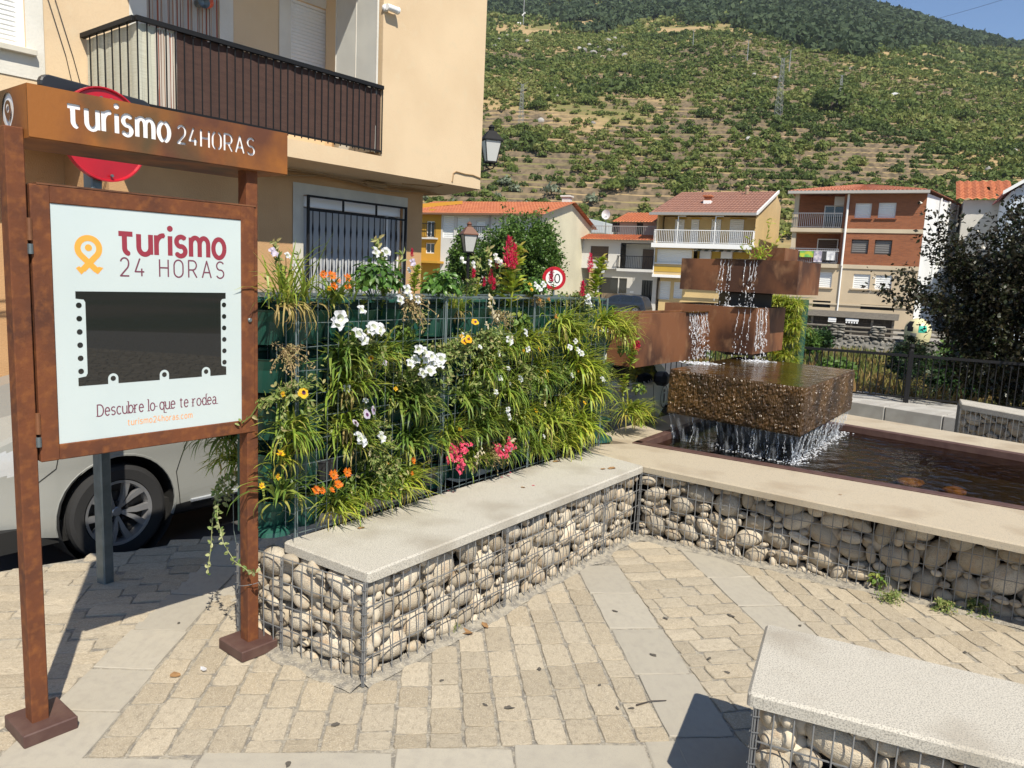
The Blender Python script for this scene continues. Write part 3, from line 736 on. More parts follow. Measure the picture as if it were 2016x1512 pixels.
def text_polys(txt, size, wt, track, serif=False, x=0.0, y=0.0, cond=1.0):
 P = []; cx = 0.0
 for ch in txt:
  wd, st = GL[ch]
  for s in st:
   dot = len(s) == 2 and abs(s[0][1] - s[1][1]) < .01 and abs(s[0][0] - s[1][0]) < .01
   if dot:
    q = s[0]; P.append([(cx + q[0] + wt * .62 * cos(k * pi / 7), q[1] + wt * .62 * sin(k * pi / 7)) for k in range(14)])
   else:
    P += stroke_polys([(cx + q[0] * cond, q[1]) for q in s], wt)
    if serif:
     for e, f in ((s[0], s[1]), (s[-1], s[-2])):
      if abs(e[0] - f[0]) < .02 and abs(e[1] - f[1]) > .1 and (ch not in 'ueDat' or e[1] < .05):
       k_ = wt * 1.2 if e[1] < f[1] else 0; P.append([(cx + e[0] - wt * 1.2, e[1] - wt * .3), (cx + e[0] + k_, e[1] - wt * .3), (cx + e[0] + k_, e[1] + wt * .3), (cx + e[0] - wt * 1.2, e[1] + wt * .3)])
  cx += wd * cond + track
 return [[(x + q[0] * size, y + q[1] * size) for q in p] for p in P], (cx - track) * size
def union_tris(polys, outer=None):
 """triangles covered by the polygons (or, with outer, the part of outer they leave free)"""
 vs = []; fs = []
 for p in ([outer] if outer else []) + polys:
  if sum(p[i][0] * p[(i + 1) % len(p)][1] - p[(i + 1) % len(p)][0] * p[i][1] for i in range(len(p))) < 0: p = p[::-1]
  b = len(vs); vs += [Vector((float(q[0]), float(q[1]))) for q in p]; fs.append(list(range(b, b + len(p))))
 r = geometry.delaunay_2d_cdt(vs, [], fs, 2 if False else 0, 1e-6)
 V, F, oF = r[0], r[2], r[5]; out = []
 for f, o in zip(F, oF):
  if not o: continue
  if outer: ok = (o == [0] or set(o) == {0})
  else: ok = True
  if ok: out.append(tuple(f))
 return [tuple(v) for v in V], out
def flat_shape(mb, polys, y, mi=0, outer=None, thick=0.0, flip=False):
 """adds the union as a plate in the xz plane at depth y, facing -y"""
 V, F = union_tris(polys, outer)
 mb.add([(v[0], y, v[1]) for v in V], F, mi)
 if thick:
  from collections import Counter
  cnt = Counter(); 
  for f in F:
   for i in range(3): cnt[(f[i], f[(i + 1) % 3])] += 1
  E_ = [e for e in cnt if (e[1], e[0]) not in cnt]
  b = [(v[0], y, v[1]) for v in V] + [(v[0], y + thick, v[1]) for v in V]; n = len(V)
  mb.add(b, [(e[1], e[0], e[0] + n, e[1] + n) for e in E_] + [tuple(i + n for i in reversed(f)) for f in F], mi)

# ================================================================== TOURIST INFORMATION STAND
K_P = at_z(66, 1423, .05); K_Q = at_z(489, 1264, .05)
K_ANG = math.degrees(math.atan2(K_Q[1] - K_P[1], K_Q[0] - K_P[0]))
KF = Fac((K_P[0], K_P[1], 0), K_ANG)
stand = thing('information_stand', 'rusty steel tourist information stand with a white glass panel and a dark screen', 'information stand', KF.p, radians(K_ANG))
def kuv(x, y, off=0): return KF.uv(x, y, off)
PD = .062                                                  # post depth
pr_u1 = kuv(508.5, 1256)[0]; pr_u0 = kuv(489, 1264)[0]
posts = ((-.0, .034, -.03), (pr_u0 - .0, pr_u1, 0))
uL0, uL1 = 0.0, .034
uR0 = kuv(489, 1264)[0]; uR1 = uR0 + .05
for (u0, u1) in ((-.004, .05), (uR0, uR1)):
 mb = MB(); mb.cbox(u0, u1, 0, .062, .045, 2.03, .003); mb.obj('post', RUST, stand)
for c_ in ((.035, .02), (uR0 + .02, .025)):
 mb = MB(); mb.cbox(c_[0] - .085, c_[0] + .085, -.06, .125, 0, .048, .004); mb.obj('base_plate', MAROON, stand)
bT = 2.158; bB = 2.002; b0 = kuv(45, 163)[0] - .002; b1 = kuv(556, 266)[0]
HD = .34
HB = thing('header_box', None, None); HB.parent = stand
BY = -.035                                                  # header stands a little proud of the posts
outer = [(b0, bB), (b1, bB), (b1, bT), (b0, bT)]
lt0 = kuv(128, 243, BY)[0]; lt1 = kuv(338, 277, BY)[0]; lt2 = kuv(342, 282, BY)[0]; lt3 = kuv(503, 305, BY)[0]
def fit(txt, x0, x1, wt, track, y, cond=1.0, serif=False, hgt=None):
 _, w_ = text_polys(txt, 1.0, wt, track, serif, cond=cond); s = (x1 - x0) / (w_ + wt)
 return text_polys(txt, s, wt, track, serif, x0 + wt * s / 2, y, cond)[0], s
zb = bB + .052
L1, s1 = fit('TurismQ', lt0, lt1, .25, .29, zb, .76)
L2, s2 = fit('24HUUAS'.replace('UU', 'UR'), lt2 + .012, lt3, .19, .34, zb + .002, .85)
mb = MB(); flat_shape(mb, L1 + L2, BY, 0, outer, thick=.002)
mb.box(b0, b1, BY, BY + HD, bT, bT + .003); mb.box(b0, b1, BY + HD - .003, BY + HD, bB, bT)
mb.box(b0, b1, BY + .003, BY + HD - .004, bB - .003, bB); mb.box(b1 - .003, b1, BY + .004, BY + HD - .004, bB + .001, bT - .001)
mb.obj('front_plate', RUST_O, HB)
M_LIT = mat('white backing sheet', (.82, .82, .84), .5)
mb = MB(); mb.box(b0 + .01, b1 - .01, BY + .005, BY + .008, bB + .004, bT - .004); mb.obj('backing_sheet', M_LIT, HB)
# short end face of the header with its cut-out ribbon mark
def ribbon(s, cx, cy, cut=False):
 ring = [(cx + s * .30 * cos(a), cy + s * (.30 * sin(a))) for a in np.linspace(radians(-52), radians(232), 26)]
 P = stroke_polys(ring, s * .17)
 P += stroke_polys([ring[0], (cx - s * .17, cy - s * .62)], s * .17); P += stroke_polys([ring[-1], (cx + s * .20, cy - s * .62)], s * .17)
 P.append([(cx + s * .12, cy - s * .66), (cx + s * .27, cy - s * .52), (cx + s * .40, cy - s * .55), (cx + s * .24, cy - s * .74)])
 P.append([(cx - s * .12, cy - s * .66), (cx - s * .27, cy - s * .52), (cx - s * .36, cy - s * .58), (cx - s * .22, cy - s * .76)])
 dot = [(cx + s * .10 * cos(a), cy + s * .02 + s * .10 * sin(a)) for a in np.linspace(0, 2 * pi, 14, endpoint=False)]
 return P, dot
mb = MB(); tmp = MB(); P_, dot_ = ribbon(.135, .17, (bT + bB) / 2 + .018)
V_, F_ = union_tris(P_ + [dot_], [(.003, bB), (HD - .004, bB), (HD - .004, bT), (.003, bT)])
mb.add([(b0 - .0, BY + HD - v[0], v[1]) for v in V_], [tuple(f) for f in F_]); mb.obj('end_plate', RUST_O, HB)
mb = MB(); mb.box(b0 + .006, b0 + .009, BY + .02, BY + HD - .02, bB + .004, bT - .004); mb.obj('end_backing', M_LIT, HB)
# door frame with its glass
f0 = kuv(44, 361)[0] + .018; f1 = uR0 + .033; fz0 = .958; fz1 = 1.862
g0 = kuv(98, 401)[0]; g1 = kuv(474, 432)[0]; gz0 = 1.012; gz1 = 1.806
fr = thing('display_case', None, None); fr.parent = stand
mb = MB(); FY = -.004
mb.cbox(f0, g0, FY, .075, fz0, fz1, .003); mb.cbox(g1, f1, FY, .075, fz0, fz1, .003)
mb.cbox(g0 - .001, g1 + .001, FY + .0006, .074, fz0, gz0, .003); mb.cbox(g0 - .001, g1 + .001, FY + .0006, .074, gz1, fz1, .003)
mb.box(f0 + .004, f1 - .004, .076, .10, fz0 + .004, fz1 - .004)
mb.obj('case_frame', RUST, fr)
mb = MB(); mb.box(f0 + .02, f1 + .006, FY - .0, .078, fz1 + .0005, fz1 + .006); mb.obj('top_lip', RUST_D, fr)
M_PRINT = mat('white back-printed glass', (.53, .60, .60), .12, 0, c2=(.50, .575, .58), ns=2, coat=.6)
GY = FY + .005
mb = MB(); mb.box(g0, g1, GY, GY + .006, gz0, gz1); glass = mb.obj('glass_panel', M_PRINT, fr)
M_RED = mat('wine red print', lin(140, 42, 58), .4, coat=.3); M_ORA = mat('orange print', lin(233, 160, 62), .4, coat=.3); M_PUR = mat('purple grey print', lin(112, 58, 75), .4, coat=.3)
M_LOR = mat('pale orange print', lin(228, 160, 105), .4, coat=.3); M_SCR = mat('dark screen glass', (.006, .008, .010), .015, 0, spec=.9)
def gu(x, y): return KF.uv(x, y, GY)
PY = GY - .0006
def printed(name, polys, m, y=PY):
 mb = MB(); flat_shape(mb, polys, y); return mb.obj(name, m, fr)
a_, b_ = gu(229, 505), gu(446, 512); z_ = gu(300, 509)[1]
t1, s_ = fit('Turismo', a_[0], b_[0], .25, .30, gu(258, 503)[1] + .006, .84); printed('red_lettering', t1, M_RED)
a_, b_ = gu(236, 545), gu(442, 548)
t2, s_ = fit('24 HORAS', a_[0], b_[0], .12, .50, gu(240, 544)[1] + .002, .84); printed('thin_lettering', t2, M_PUR)
a_, b_ = gu(191, 820), gu(426, 795)
t3, s_ = fit('Descubre lo que te rodea', a_[0], b_[0], .14, .21, gu(196, 821)[1] + .003, .74, True); printed('serif_lettering', t3, M_PUR)
a_, b_ = gu(251, 838), gu(379, 825)
t4, s_ = fit('turismo24horas.com', a_[0], b_[0], .17, .34, gu(255, 838)[1] + .002, .8); printed('web_address', t4, M_LOR)
rc = gu(174, 489); rs_ = (gu(202, 490)[0] - gu(147, 488)[0]) / .77
P_, dot_ = ribbon(rs_, rc[0], rc[1] - .0)
pin = [(rc[0] + rs_ * .165 * cos(a), rc[1] + rs_ * .165 * sin(a)) for a in np.linspace(radians(-35), radians(215), 16)] + [(rc[0], rc[1] - rs_ * .30)]
printed('ribbon_mark', P_ + [dot_], M_ORA)
# screen window: dark shape with perforated white margins and three tabs
z1s = gu(300, 575)[1]; z0s = (gu(156, 763)[1] + gu(446, 735)[1]) / 2; u0s = gu(148, 575)[0]; u1s = gu(444, 574)[0]; hs = z1s - z0s; ws = u1s - u0s
mg = ws * .062; top = z1s - hs * .075; bot = z0s + hs * .10
scr = [(u0s, z0s), (u1s, z0s), (u1s, bot), (u1s - mg * .55, bot + .004), (u1s - mg * .62, bot + .012), (u1s - mg * .62, top - .008), (u1s - mg * .45, top), (u1s, top + .002), (u1s, z1s), (u0s, z1s), (u0s, top), (u0s + mg * .75, top - .003), (u0s + mg * .9, top - .012), (u0s + mg * .9, bot + .010), (u0s + mg * .75, bot), (u0s, bot - .004)]
tabs = []
for k, fu in enumerate((.21, .545, .845)):
 cx = u0s + ws * fu; rr = ws * .032; tabs.append([(cx - rr, z0s - .001), (cx + rr, z0s - .001)] + [(cx + rr * cos(a), z0s + rr * 1.1 + rr * sin(a)) for a in np.linspace(0, pi, 10)])
mb = MB(); V_, F_ = union_tris(tabs, scr); mb.add([(v[0], PY - .0002, v[1]) for v in V_], F_)
def disc(cx, cz, r, n=14): return [(cx + r * cos(2 * pi * k / n), PY - .0004, cz + r * sin(2 * pi * k / n)) for k in range(n)]
screen = mb.obj('screen', M_SCR, fr)
mb = MB()
for side, cu in ((0, u0s + mg * .28), (1, u1s - mg * .22)):
 for k in range(6):
  cz = top - hs * .07 - k * (top - bot - hs * .12) / 5.05
  mb.add(disc(cu, cz, ws * .017), [tuple(range(14))])
for fu in (.21, .545, .845): mb.add(disc(u0s + ws * fu, z0s + ws * .034, ws * .0165), [tuple(range(14))])
mb.obj('perforation_dots', M_SCR, fr)
mb = MB(); lk = kuv(490, 630); mb.lathe([(.0, 0), (.0085, 0), (.0085, -.006), (.006, -.008), (0, -.008)], 12, (lk[0], FY, lk[1]), 'y'); mb.obj('lock', GALV, fr)
for zh in (1.72, 1.09):
 mb = MB(); mb.lathe([(0, -.035), (.008, -.035), (.008, .035), (0, .035)], 8, (f0 - .005, -.004, zh)); mb.obj('hinge', RUST_D, fr)
 mb = MB(); mb.lathe([(0, -.02), (.0085, -.02), (.0085, .012), (0, .012)], 8, (f0 - .005, -.0045, zh - .058)); mb.obj('hinge_pin', GALV, fr)

# ================================================================== ROUND RED ROAD SIGN ON A GALVANISED POST
RP = at_z(212, 1147); rs_root = thing('road_sign', 'round red no-entry sign on a grey galvanised post behind the information stand', 'road sign', (RP[0], RP[1], 0), radians(62))
rt_ = 2.39
mb = MB(); mb.cbox(-.028, .028, -.016, .05, -.05, rt_ - .03, .006); mb.obj('post', GALV, rs_root)
M_SRED = mat('red sign enamel', lin(188, 22, 38), .35, 0, c2=lin(172, 20, 36), ns=6, coat=.2)
rt_, rb_ = 2.412, 1.99; rc_ = (rt_ + rb_) / 2; R_ = (rt_ - rb_) / 2; RY = -.03
sf = Fac((RP[0], RP[1], 0), 62); uc = (sf.uv(124, 283, RY)[0] + sf.uv(283, 300, RY)[0]) / 2
R_ = max(.18, (sf.uv(283, 300, RY)[0] - sf.uv(124, 283, RY)[0]) / 2 * 1.03)
zc_ = (sf.uv(205, 170, RY)[1] + sf.uv(208, 360, RY)[1]) / 2; R_ = (R_ + (sf.uv(205, 170, RY)[1] - sf.uv(208, 360, RY)[1]) / 2) / 2
mb = MB(); mb.lathe([(0, -.004), (R_ - .012, -.004), (R_ - .006, -.014), (R_, -.014), (R_, .012), (R_ - .004, .012), (R_ - .006, .002), (0, .002)], 48, (uc, RY, zc_), 'y'); mb.obj('disc', M_SRED, rs_root, smooth=False)
mb = MB(); mb.cbox(uc - R_ * .7, uc + R_ * .7, RY - .0055, RY - .004, zc_ - .035, zc_ + .035, .0005); mb.obj('white_bar', WHITE, rs_root)
for du, dz in ((-.024, R_ * .76), (.026, R_ * .76), (.02, -R_ * .86)):
 mb = MB(); mb.lathe([(0, -.02), (.007, -.02), (.007, -.012), (.0035, -.012), (.0035, -.002)], 8, (uc + du, RY, zc_ + dz), 'y'); mb.obj('bolt', GALV, rs_root)
DBY = .06
l0 = sf.uv(80, 155, DBY); l1 = sf.uv(298, 212, DBY); hh = .04
mb = MB(); pl = [(l0[0] + hh - hh * sin(a), l0[1] - .012 + hh * cos(a) * 1.0) for a in np.linspace(0, pi, 8)] + [(l1[0] - hh + hh * sin(a), l1[1] - .012 - hh * cos(a)) for a in np.linspace(0, pi, 8)]
mb.prism(pl, DBY + .03, DBY, plane='xz', ch=.006); mb.obj('dark_sign_board', DARKGREY, rs_root)
# ================================================================== GABION BENCHES
def stone_mesh(seed):
 co, q = blob(seed, .22, 3, 1, 1.25); return numpy_mesh('stone', co, q, PEBBLE, smooth=True, linkit=False)
STONES = [stone_mesh(500 + i) for i in range(14)]
def pack(L, H, seed, big=.075, small=.020, fill=1.0):
 """stones seen in the face of a gabion: centre, half axes, tilt; largest first, none overlapping"""
 r = random.Random(seed); out = []; C = np.zeros((0, 3))
 sizes = []
 a = big
 while a > small: sizes.append(a); a *= .88
 for si, a in enumerate(sizes):
  tries = int((60 + 260 * (small / a) ** -.2 * L) * (1.9 if si > 2 else .5) * fill)
  for _ in range(tries):
   aa = a * r.uniform(.9, 1.1); bb = aa * r.uniform(.48, .92); th = r.gauss(0, .32) if r.random() < .75 else r.uniform(-1.5, 1.5)
   x = r.uniform(0, L); z = r.uniform(0, H)
   ez = math.hypot(aa * sin(th), bb * cos(th)); ex = math.hypot(aa * cos(th), bb * sin(th))
   if z - ez < -.012 or z + ez > H + .012 or x - ex < -.012 or x + ex > L + .012: continue
   k = max(0, aa - bb); cs = [(x + t * k * cos(th), z + t * k * sin(th), bb) for t in (-1, -.5, 0, .5, 1)]
   cs = np.array(cs)
   if len(C):
    d = np.hypot(C[None, :, 0] - cs[:, None, 0], C[None, :, 1] - cs[:, None, 1])
    if (d < (C[None, :, 2] + cs[:, None, 2]) * .88).any(): continue
   C = np.vstack([C, cs]); out.append((x, z, aa, bb, th))
 return out
def gabion_face(root, p0, p1, z0, z1, seed, big=.075, vx=.052, hz=.098, posts=(), stones=True, back=True):
 """wire front from p0 to p1 (plan points, seen from their right-hand side), stones behind it"""
 p0 = np.array(p0[:2]); p1 = np.array(p1[:2]); L = float(np.linalg.norm(p1 - p0)); e = (p1 - p0) / L; n = np.array([-e[1], e[0]])   # n points into the cage
 o = np.array(root.location[:2]); r = random.Random(seed * 7 + 1); H = z1 - z0
 if stones:
  for (x, z, a, b, th) in pack(L, H, seed, big):
   t = min(a, b) * r.uniform(.75, 1.1); c = p0 + e * x + n * (t + .006 + r.uniform(0, .014)) - o
   ex = np.array([e[0] * cos(th), e[1] * cos(th), sin(th)]) * a * 1.03; ez = np.array([-e[0] * sin(th), -e[1] * sin(th), cos(th)]) * b * 1.03; ny = np.array([n[0], n[1], 0]) * t
   Mx = Matrix(((ex[0], ny[0], ez[0], c[0]), (ex[1], ny[1], ez[1], c[1]), (ex[2], 0, ez[2], z0 + z), (0, 0, 0, 1)))
   link('stone', r.choice(STONES), root, mtx=Mx)
 if back:
  fill = []; qs = []; nb = 0
  for (x, z, a, b, th) in pack(L, H, seed + 91, .07, .03, .7):
   co, q = blob(r.randrange(9999), .2, 2); c = p0 + e * x + n * (.075 + r.uniform(0, .03)) - o
   w_ = co[:, :1] * np.array([[e[0], e[1], 0]]) * a + co[:, 1:2] * np.array([[n[0], n[1], 0]]) * a * .6 + co[:, 2:] * np.array([[0, 0, 1]]) * b * 1.15
   fill.append(w_ + np.array([c[0], c[1], z0 + z])); qs.append(q + nb); nb += len(co)
  ob = numpy_mesh('stone_fill', np.concatenate(fill), np.concatenate(qs), PEBBLE, 'stuff', True, parent=root)
 mb = MB(); P = lambda x, z, off=0.0: (*(p0 + e * x - n * off - o), z)
 k = int(L / vx)
 for i in range(k + 1):
  x = min(i * L / k, L) + (r.uniform(-.004, .004) if 0 < i < k else 0); bow = r.uniform(-.002, .003)
  mb.tube([P(x, z0 - .01, .002), P(x + r.uniform(-.002, .002), z0 + H * .5, .004 + bow), P(x, z1 + .004, .002)], .0027, 4)
 nh = max(2, round(H / hz))
 for j in range(nh + 1):
  z = z0 + .006 + (H - .008) * j / nh; pts = [P(x, z + r.uniform(-.002, .002), .0002) for x in np.linspace(0, L, max(3, int(L / .25)))]; mb.tube(pts, .0027, 4)
 mb.obj('wire_mesh', WIRE, root)
 for x in (0, *posts, L):
  mb = MB(); mb.tube([P(x, z0 - .015, .006), P(x, z1 + .006, .006)], .0027, 5); mb.tube([P(x + .009, z0 - .015, .006), P(x + .009, z1 + .006, .006)], .0018, 5)
  zz_ = z0
  while zz_ < z1: mb.tube([P(x - .006, zz_, .011), P(x + .014, zz_ + .004, .011)], .0018, 4); zz_ += .05
  mb.obj('corner_wire', WIRE, root)
def slab(root, poly, z0, z1, m, ch=.007, rnd=.018, name='seat_slab'):
 o = root.location; P = [(q[0] - o[0], q[1] - o[1]) for q in poly]
 a = sum(P[i][0] * P[(i + 1) % len(P)][1] - P[(i + 1) % len(P)][0] * P[i][1] for i in range(len(P)))
 if a < 0: P = P[::-1]
 P = round_poly(P, rnd); mb = MB(); mb.prism(P, z0, z1, ch=ch); return mb.obj(name, m, root)
SB = ZT - .045
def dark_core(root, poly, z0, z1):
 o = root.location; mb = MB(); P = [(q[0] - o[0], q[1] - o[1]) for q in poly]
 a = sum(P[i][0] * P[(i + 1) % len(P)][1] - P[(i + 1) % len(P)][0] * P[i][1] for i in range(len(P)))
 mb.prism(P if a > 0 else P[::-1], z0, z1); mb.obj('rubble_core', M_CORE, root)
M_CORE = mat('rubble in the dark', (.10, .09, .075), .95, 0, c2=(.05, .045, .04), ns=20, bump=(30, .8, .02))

BENCH = thing('gabion_bench', 'granite topped gabion bench of caged river stones in front of the planter wall', 'gabion bench', (B_F[0], B_F[1], 0))
eb = (B_I - B_F) / np.linalg.norm(B_I - B_F); nb_ = np.array([-eb[1], eb[0]])
dA = np.linalg.norm(B_I - B_F)
sp1 = float((np.array(g2(1000, 1204)) - B_F) @ eb); sp2 = float((np.array(g2(1185, 1095)) - B_F) @ eb)
gabion_face(BENCH, B_F, B_I, 0, SB, 3, .080, posts=(sp1, sp2))
B_M = np.array(g2(557, 1284))
B_K = np.array(g2(470, 1251))
gabion_face(BENCH, B_K, B_F, 0, SB, 5, .088, posts=(float(np.linalg.norm(B_M - B_K)),))
ins = lambda P, d: inset([tuple(q) for q in P], d)
S_BL = at_z(557, 1066, ZT)[:2]; S_F = at_z(726, 1128, ZT)[:2]; S_I = at_z(1268, 917, ZT)[:2]; S_W = at_z(1150, 886, ZT)[:2]
W_A = at_z(580, 1058, ZT); W_B = at_z(1150, 886, ZT)            # foot of the planter wall's front mesh
W_ANG = math.degrees(math.atan2(W_B[1] - W_A[1], W_B[0] - W_A[0])); wd_ = dirv(W_ANG); wn_ = np.array([-wd_[1], wd_[0], 0])
slab(BENCH, [S_BL, S_F, S_I, S_W, W_A[:2] + wd_[:2] * .0], SB + .001, ZT, GRANITE)
WALLW = .38
w_b0 = B_K + wd_[:2] * .3 + wn_[:2] * .05; w_b1 = W_B[:2] + wd_[:2] * .6 + wn_[:2] * WALLW
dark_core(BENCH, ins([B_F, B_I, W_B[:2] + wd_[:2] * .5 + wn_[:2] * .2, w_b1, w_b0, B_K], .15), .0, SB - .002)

# second run: the wall of the fountain basin
R_A = at_z(1245, 872, ZT)[:2]; R_B = at_z(1600, 938, ZT)[:2]; R_C = at_z(2016, 1004, ZT)[:2]
rd = (R_C - R_A) / np.linalg.norm(R_C - R_A); R_E = R_A + rd * 3.9
BASIN = thing('fountain_basin', 'long gabion walled fountain basin with granite coping and a maroon steel rim', 'fountain basin', (B_I[0], B_I[1], 0))
e2 = (B_E - B_I) / np.linalg.norm(B_E - B_I)
q1 = float((np.array(g2(1400, 1102)) - B_I) @ e2); q2 = float((np.array(g2(1735, 1185)) - B_I) @ e2)
gabion_face(BASIN, B_I, B_E, 0, SB, 8, .082, posts=(q1, q2, q2 + (q2 - q1)))
F_A = at_z(1666, 836, ZT)[:2]; F_B = at_z(2016, 894.5, ZT)[:2]; fd = (F_B - F_A) / np.linalg.norm(F_B - F_A)
F_L = F_A - fd * 1.05; F_R = F_A + fd * 2.4
G_A = at_z(1673, 816, ZT)[:2]; G_B = at_z(2016, 873, ZT)[:2]; gd = (G_B - G_A) / np.linalg.norm(G_B - G_A); G_L = G_A - gd * 1.2; G_R = G_A + gd * 2.5
s2 = B_E - B_I; SE = S_I + (at_z(2016, 1073, ZT)[:2] - S_I) * 1.7
slab(BASIN, [S_I, SE, R_E, R_A, at_z(1175, 874, ZT)[:2], S_W], SB + .001, ZT - .0015, GRANITE_B, name='coping_slab')
slab(BASIN, [F_L, F_R, G_R, G_L], SB - .1, ZT - .001, GRANITE_B, name='coping_slab')
R_L = R_A + (F_L - R_A) * .0
slab(BASIN, [R_A + rd * .0, F_L, F_L + (F_L - F_R) / np.linalg.norm(F_L - F_R) * .28, R_A - rd * .18 + np.array([-.12, .10])], SB - .1, ZT - .002, GRANITE_B, name='coping_slab')
def rim(a, b, w, side, name='steel_rim'):
 a = np.array(a); b = np.array(b); d = (b - a) / np.linalg.norm(b - a); n = np.array([-d[1], d[0]]) * side
 o = BASIN.location; mb = MB(); P = [a - n * .004, b - n * .004, b + n * w, a + n * w]; P = [(q[0] - o[0], q[1] - o[1]) for q in P]
 if side < 0: P = P[::-1]
 mb.prism(P, .12, ZT + .006, ch=.003); mb.obj(name, MAROON, BASIN)
rim(R_A, R_E, .075, 1); rim(F_L, F_R, .07, -1); rim(R_A + (F_L - R_A) * .01, F_L - (F_L - R_A) * .01, .06, -1)
o_ = BASIN.location
M_BED = mat('brown pool floor', (.050, .040, .022), .9, 0, c2=(.028, .024, .015), ns=4, c3=(.07, .055, .028), ns3=14, lo3=.56, hi3=.7)
mb = MB(); mb.prism([(q[0] - o_[0], q[1] - o_[1]) for q in (R_A, R_E, F_R, F_L)], .10, .26); mb.obj('pool_floor', M_BED, BASIN)
M_GOLD = mat('golden weed', (.50, .30, .06), .8, 0, c2=(.25, .13, .03), ns=25, lo=.45, hi=.6)
for (px, py, w_) in ((1792, 942, 42), (1880, 960, 48)):
 c = at_z(px, py, .30); s = w_ * c[1] / FPX * .62; co, q = blob(px, .35, 2, 1, 1.8)
 link('weed_clump', numpy_mesh('weed_clump', co * np.array([s, s * .8, .03]), q, M_GOLD, smooth=True, linkit=False), BASIN, (c[0] - o_[0], c[1] - o_[1], .275))
M_WATER = bpy.data.materials.new('pool water'); M_WATER.use_nodes = True
def _water():
 N = M_WATER.node_tree.nodes; L = M_WATER.node_tree.links; N.remove(N['Principled BSDF'])
 t = N.new('ShaderNodeBsdfTransparent'); t.inputs[0].default_value = (.50, .40, .26, 1)
 g = N.new('ShaderNodeBsdfGlossy'); g.inputs['Roughness'].default_value = .03
 f = N.new('ShaderNodeFresnel'); f.inputs[0].default_value = 1.33; mx = N.new('ShaderNodeMixShader')
 tc = N.new('ShaderNodeTexCoord'); n = N.new('ShaderNodeTexNoise'); n.inputs['Scale'].default_value = 9; n.inputs['Detail'].default_value = 4; L.new(tc.outputs['Object'], n.inputs['Vector'])
 b = N.new('ShaderNodeBump'); b.inputs['Strength'].default_value = .7; b.inputs['Distance'].default_value = .02; L.new(n.outputs[0], b.inputs['Height'])
 L.new(b.outputs[0], g.inputs['Normal']); L.new(b.outputs[0], f.inputs['Normal'])
 L.new(f.outputs[0], mx.inputs[0]); L.new(t.outputs[0], mx.inputs[1]); L.new(g.outputs[0], mx.inputs[2]); L.new(mx.outputs[0], N['Material Output'].inputs[0])
_water()
WZ = .425
WQ = [tuple(q) for q in (R_A, R_E, F_R, F_L)]
mb = MB(); mb.add([(q[0], q[1], WZ) for q in inset(WQ, .05)], [(0, 1, 2, 3)]); mb.obj('pool_water', M_WATER, kind='structure')

# sand that has drifted against the foot of the cages
def drift(p0, p1, seed):
 rs = np.random.RandomState(seed); p0 = np.array(p0[:2]); p1 = np.array(p1[:2]); L = np.linalg.norm(p1 - p0); e = (p1 - p0) / L; n = np.array([e[1], -e[0]]); k = int(L / .035); vs = []
 for i in range(k + 1):
  w_ = .02 + .055 * vnoise(np.array([i * .21]), np.array([seed * 3.1]), 3)[0] + .012 * rs.rand()
  for f, z in ((-.8, .016), (0.0, .012), (.45, .007), (1.0, .0005)): q = p0 + e * i * L / k + n * w_ * f; vs.append((q[0], q[1], z + .003 * rs.rand() * (f < 1)))
 mb = MB(); mb.add(vs, [(4 * i + j, 4 * i + 4 + j, 4 * i + 5 + j, 4 * i + j + 1) for i in range(k) for j in range(3)]); mb.obj('sand_drift', BED, paving, kind='stuff')
drift(B_F, B_I, 1); drift(B_K, B_F, 2); drift(B_I, B_E, 3)
# the bench in the right foreground and the one far right
FB = [at_z(1508, 1226, ZT)[:2], at_z(1471, 1362, ZT)[:2], at_z(2016, 1502, ZT)[:2], at_z(2016, 1345, ZT)[:2]]
fe = (FB[2] - FB[1]) / np.linalg.norm(FB[2] - FB[1]); fe2 = (FB[3] - FB[0]) / np.linalg.norm(FB[3] - FB[0])
FBn = FB[1] + fe * 1.5; FBf = FB[0] + fe2 * 1.5
nrm = np.array([fe[1], -fe[0]])
FORE = thing('gabion_bench', 'granite topped gabion bench in the right foreground', 'gabion bench', (FB[1][0], FB[1][1], 0))
slab(FORE, [FB[0], FB[1], FBn, FBf], SB + .001, ZT, GRANITE, ch=.009, rnd=.02)
cen = (FB[0] + FB[1] + FBn + FBf) / 4; inn = [c + (cen - c) / np.linalg.norm(cen - c) * .03 for c in (FB[0], FB[1], FBn, FBf)]
gabion_face(FORE, inn[1], inn[2], 0, SB, 21, .105)
gabion_face(FORE, inn[0], inn[1], 0, SB, 22, .085); gabion_face(FORE, inn[3], inn[0], 0, SB, 23, .085, stones=False)
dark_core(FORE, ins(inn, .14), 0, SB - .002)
hA = at_z(1893, 795, .56)[:2]; hB = at_z(2040, 822, .56)[:2]; hn = np.array([.45, .89])
hB = hA + (hB - hA) * 1.6; hC = hB + hn * .45 + np.array([.02, 0]); hD = hA + hn * .42
FARB = thing('gabion_bench', 'small granite topped gabion bench by the river fence at the right edge', 'gabion bench', (hA[0], hA[1], 0))
slab(FARB, [hA, hB, hC, hD], .505, .56, GRANITE, ch=.008)
gabion_face(FARB, hA, hB, .06, .505, 31, .085); gabion_face(FARB, hD, hA, .06, .505, 32, .085, back=False)
dark_core(FARB, ins([hA, hB, hC, hD], .13), 0, .50)

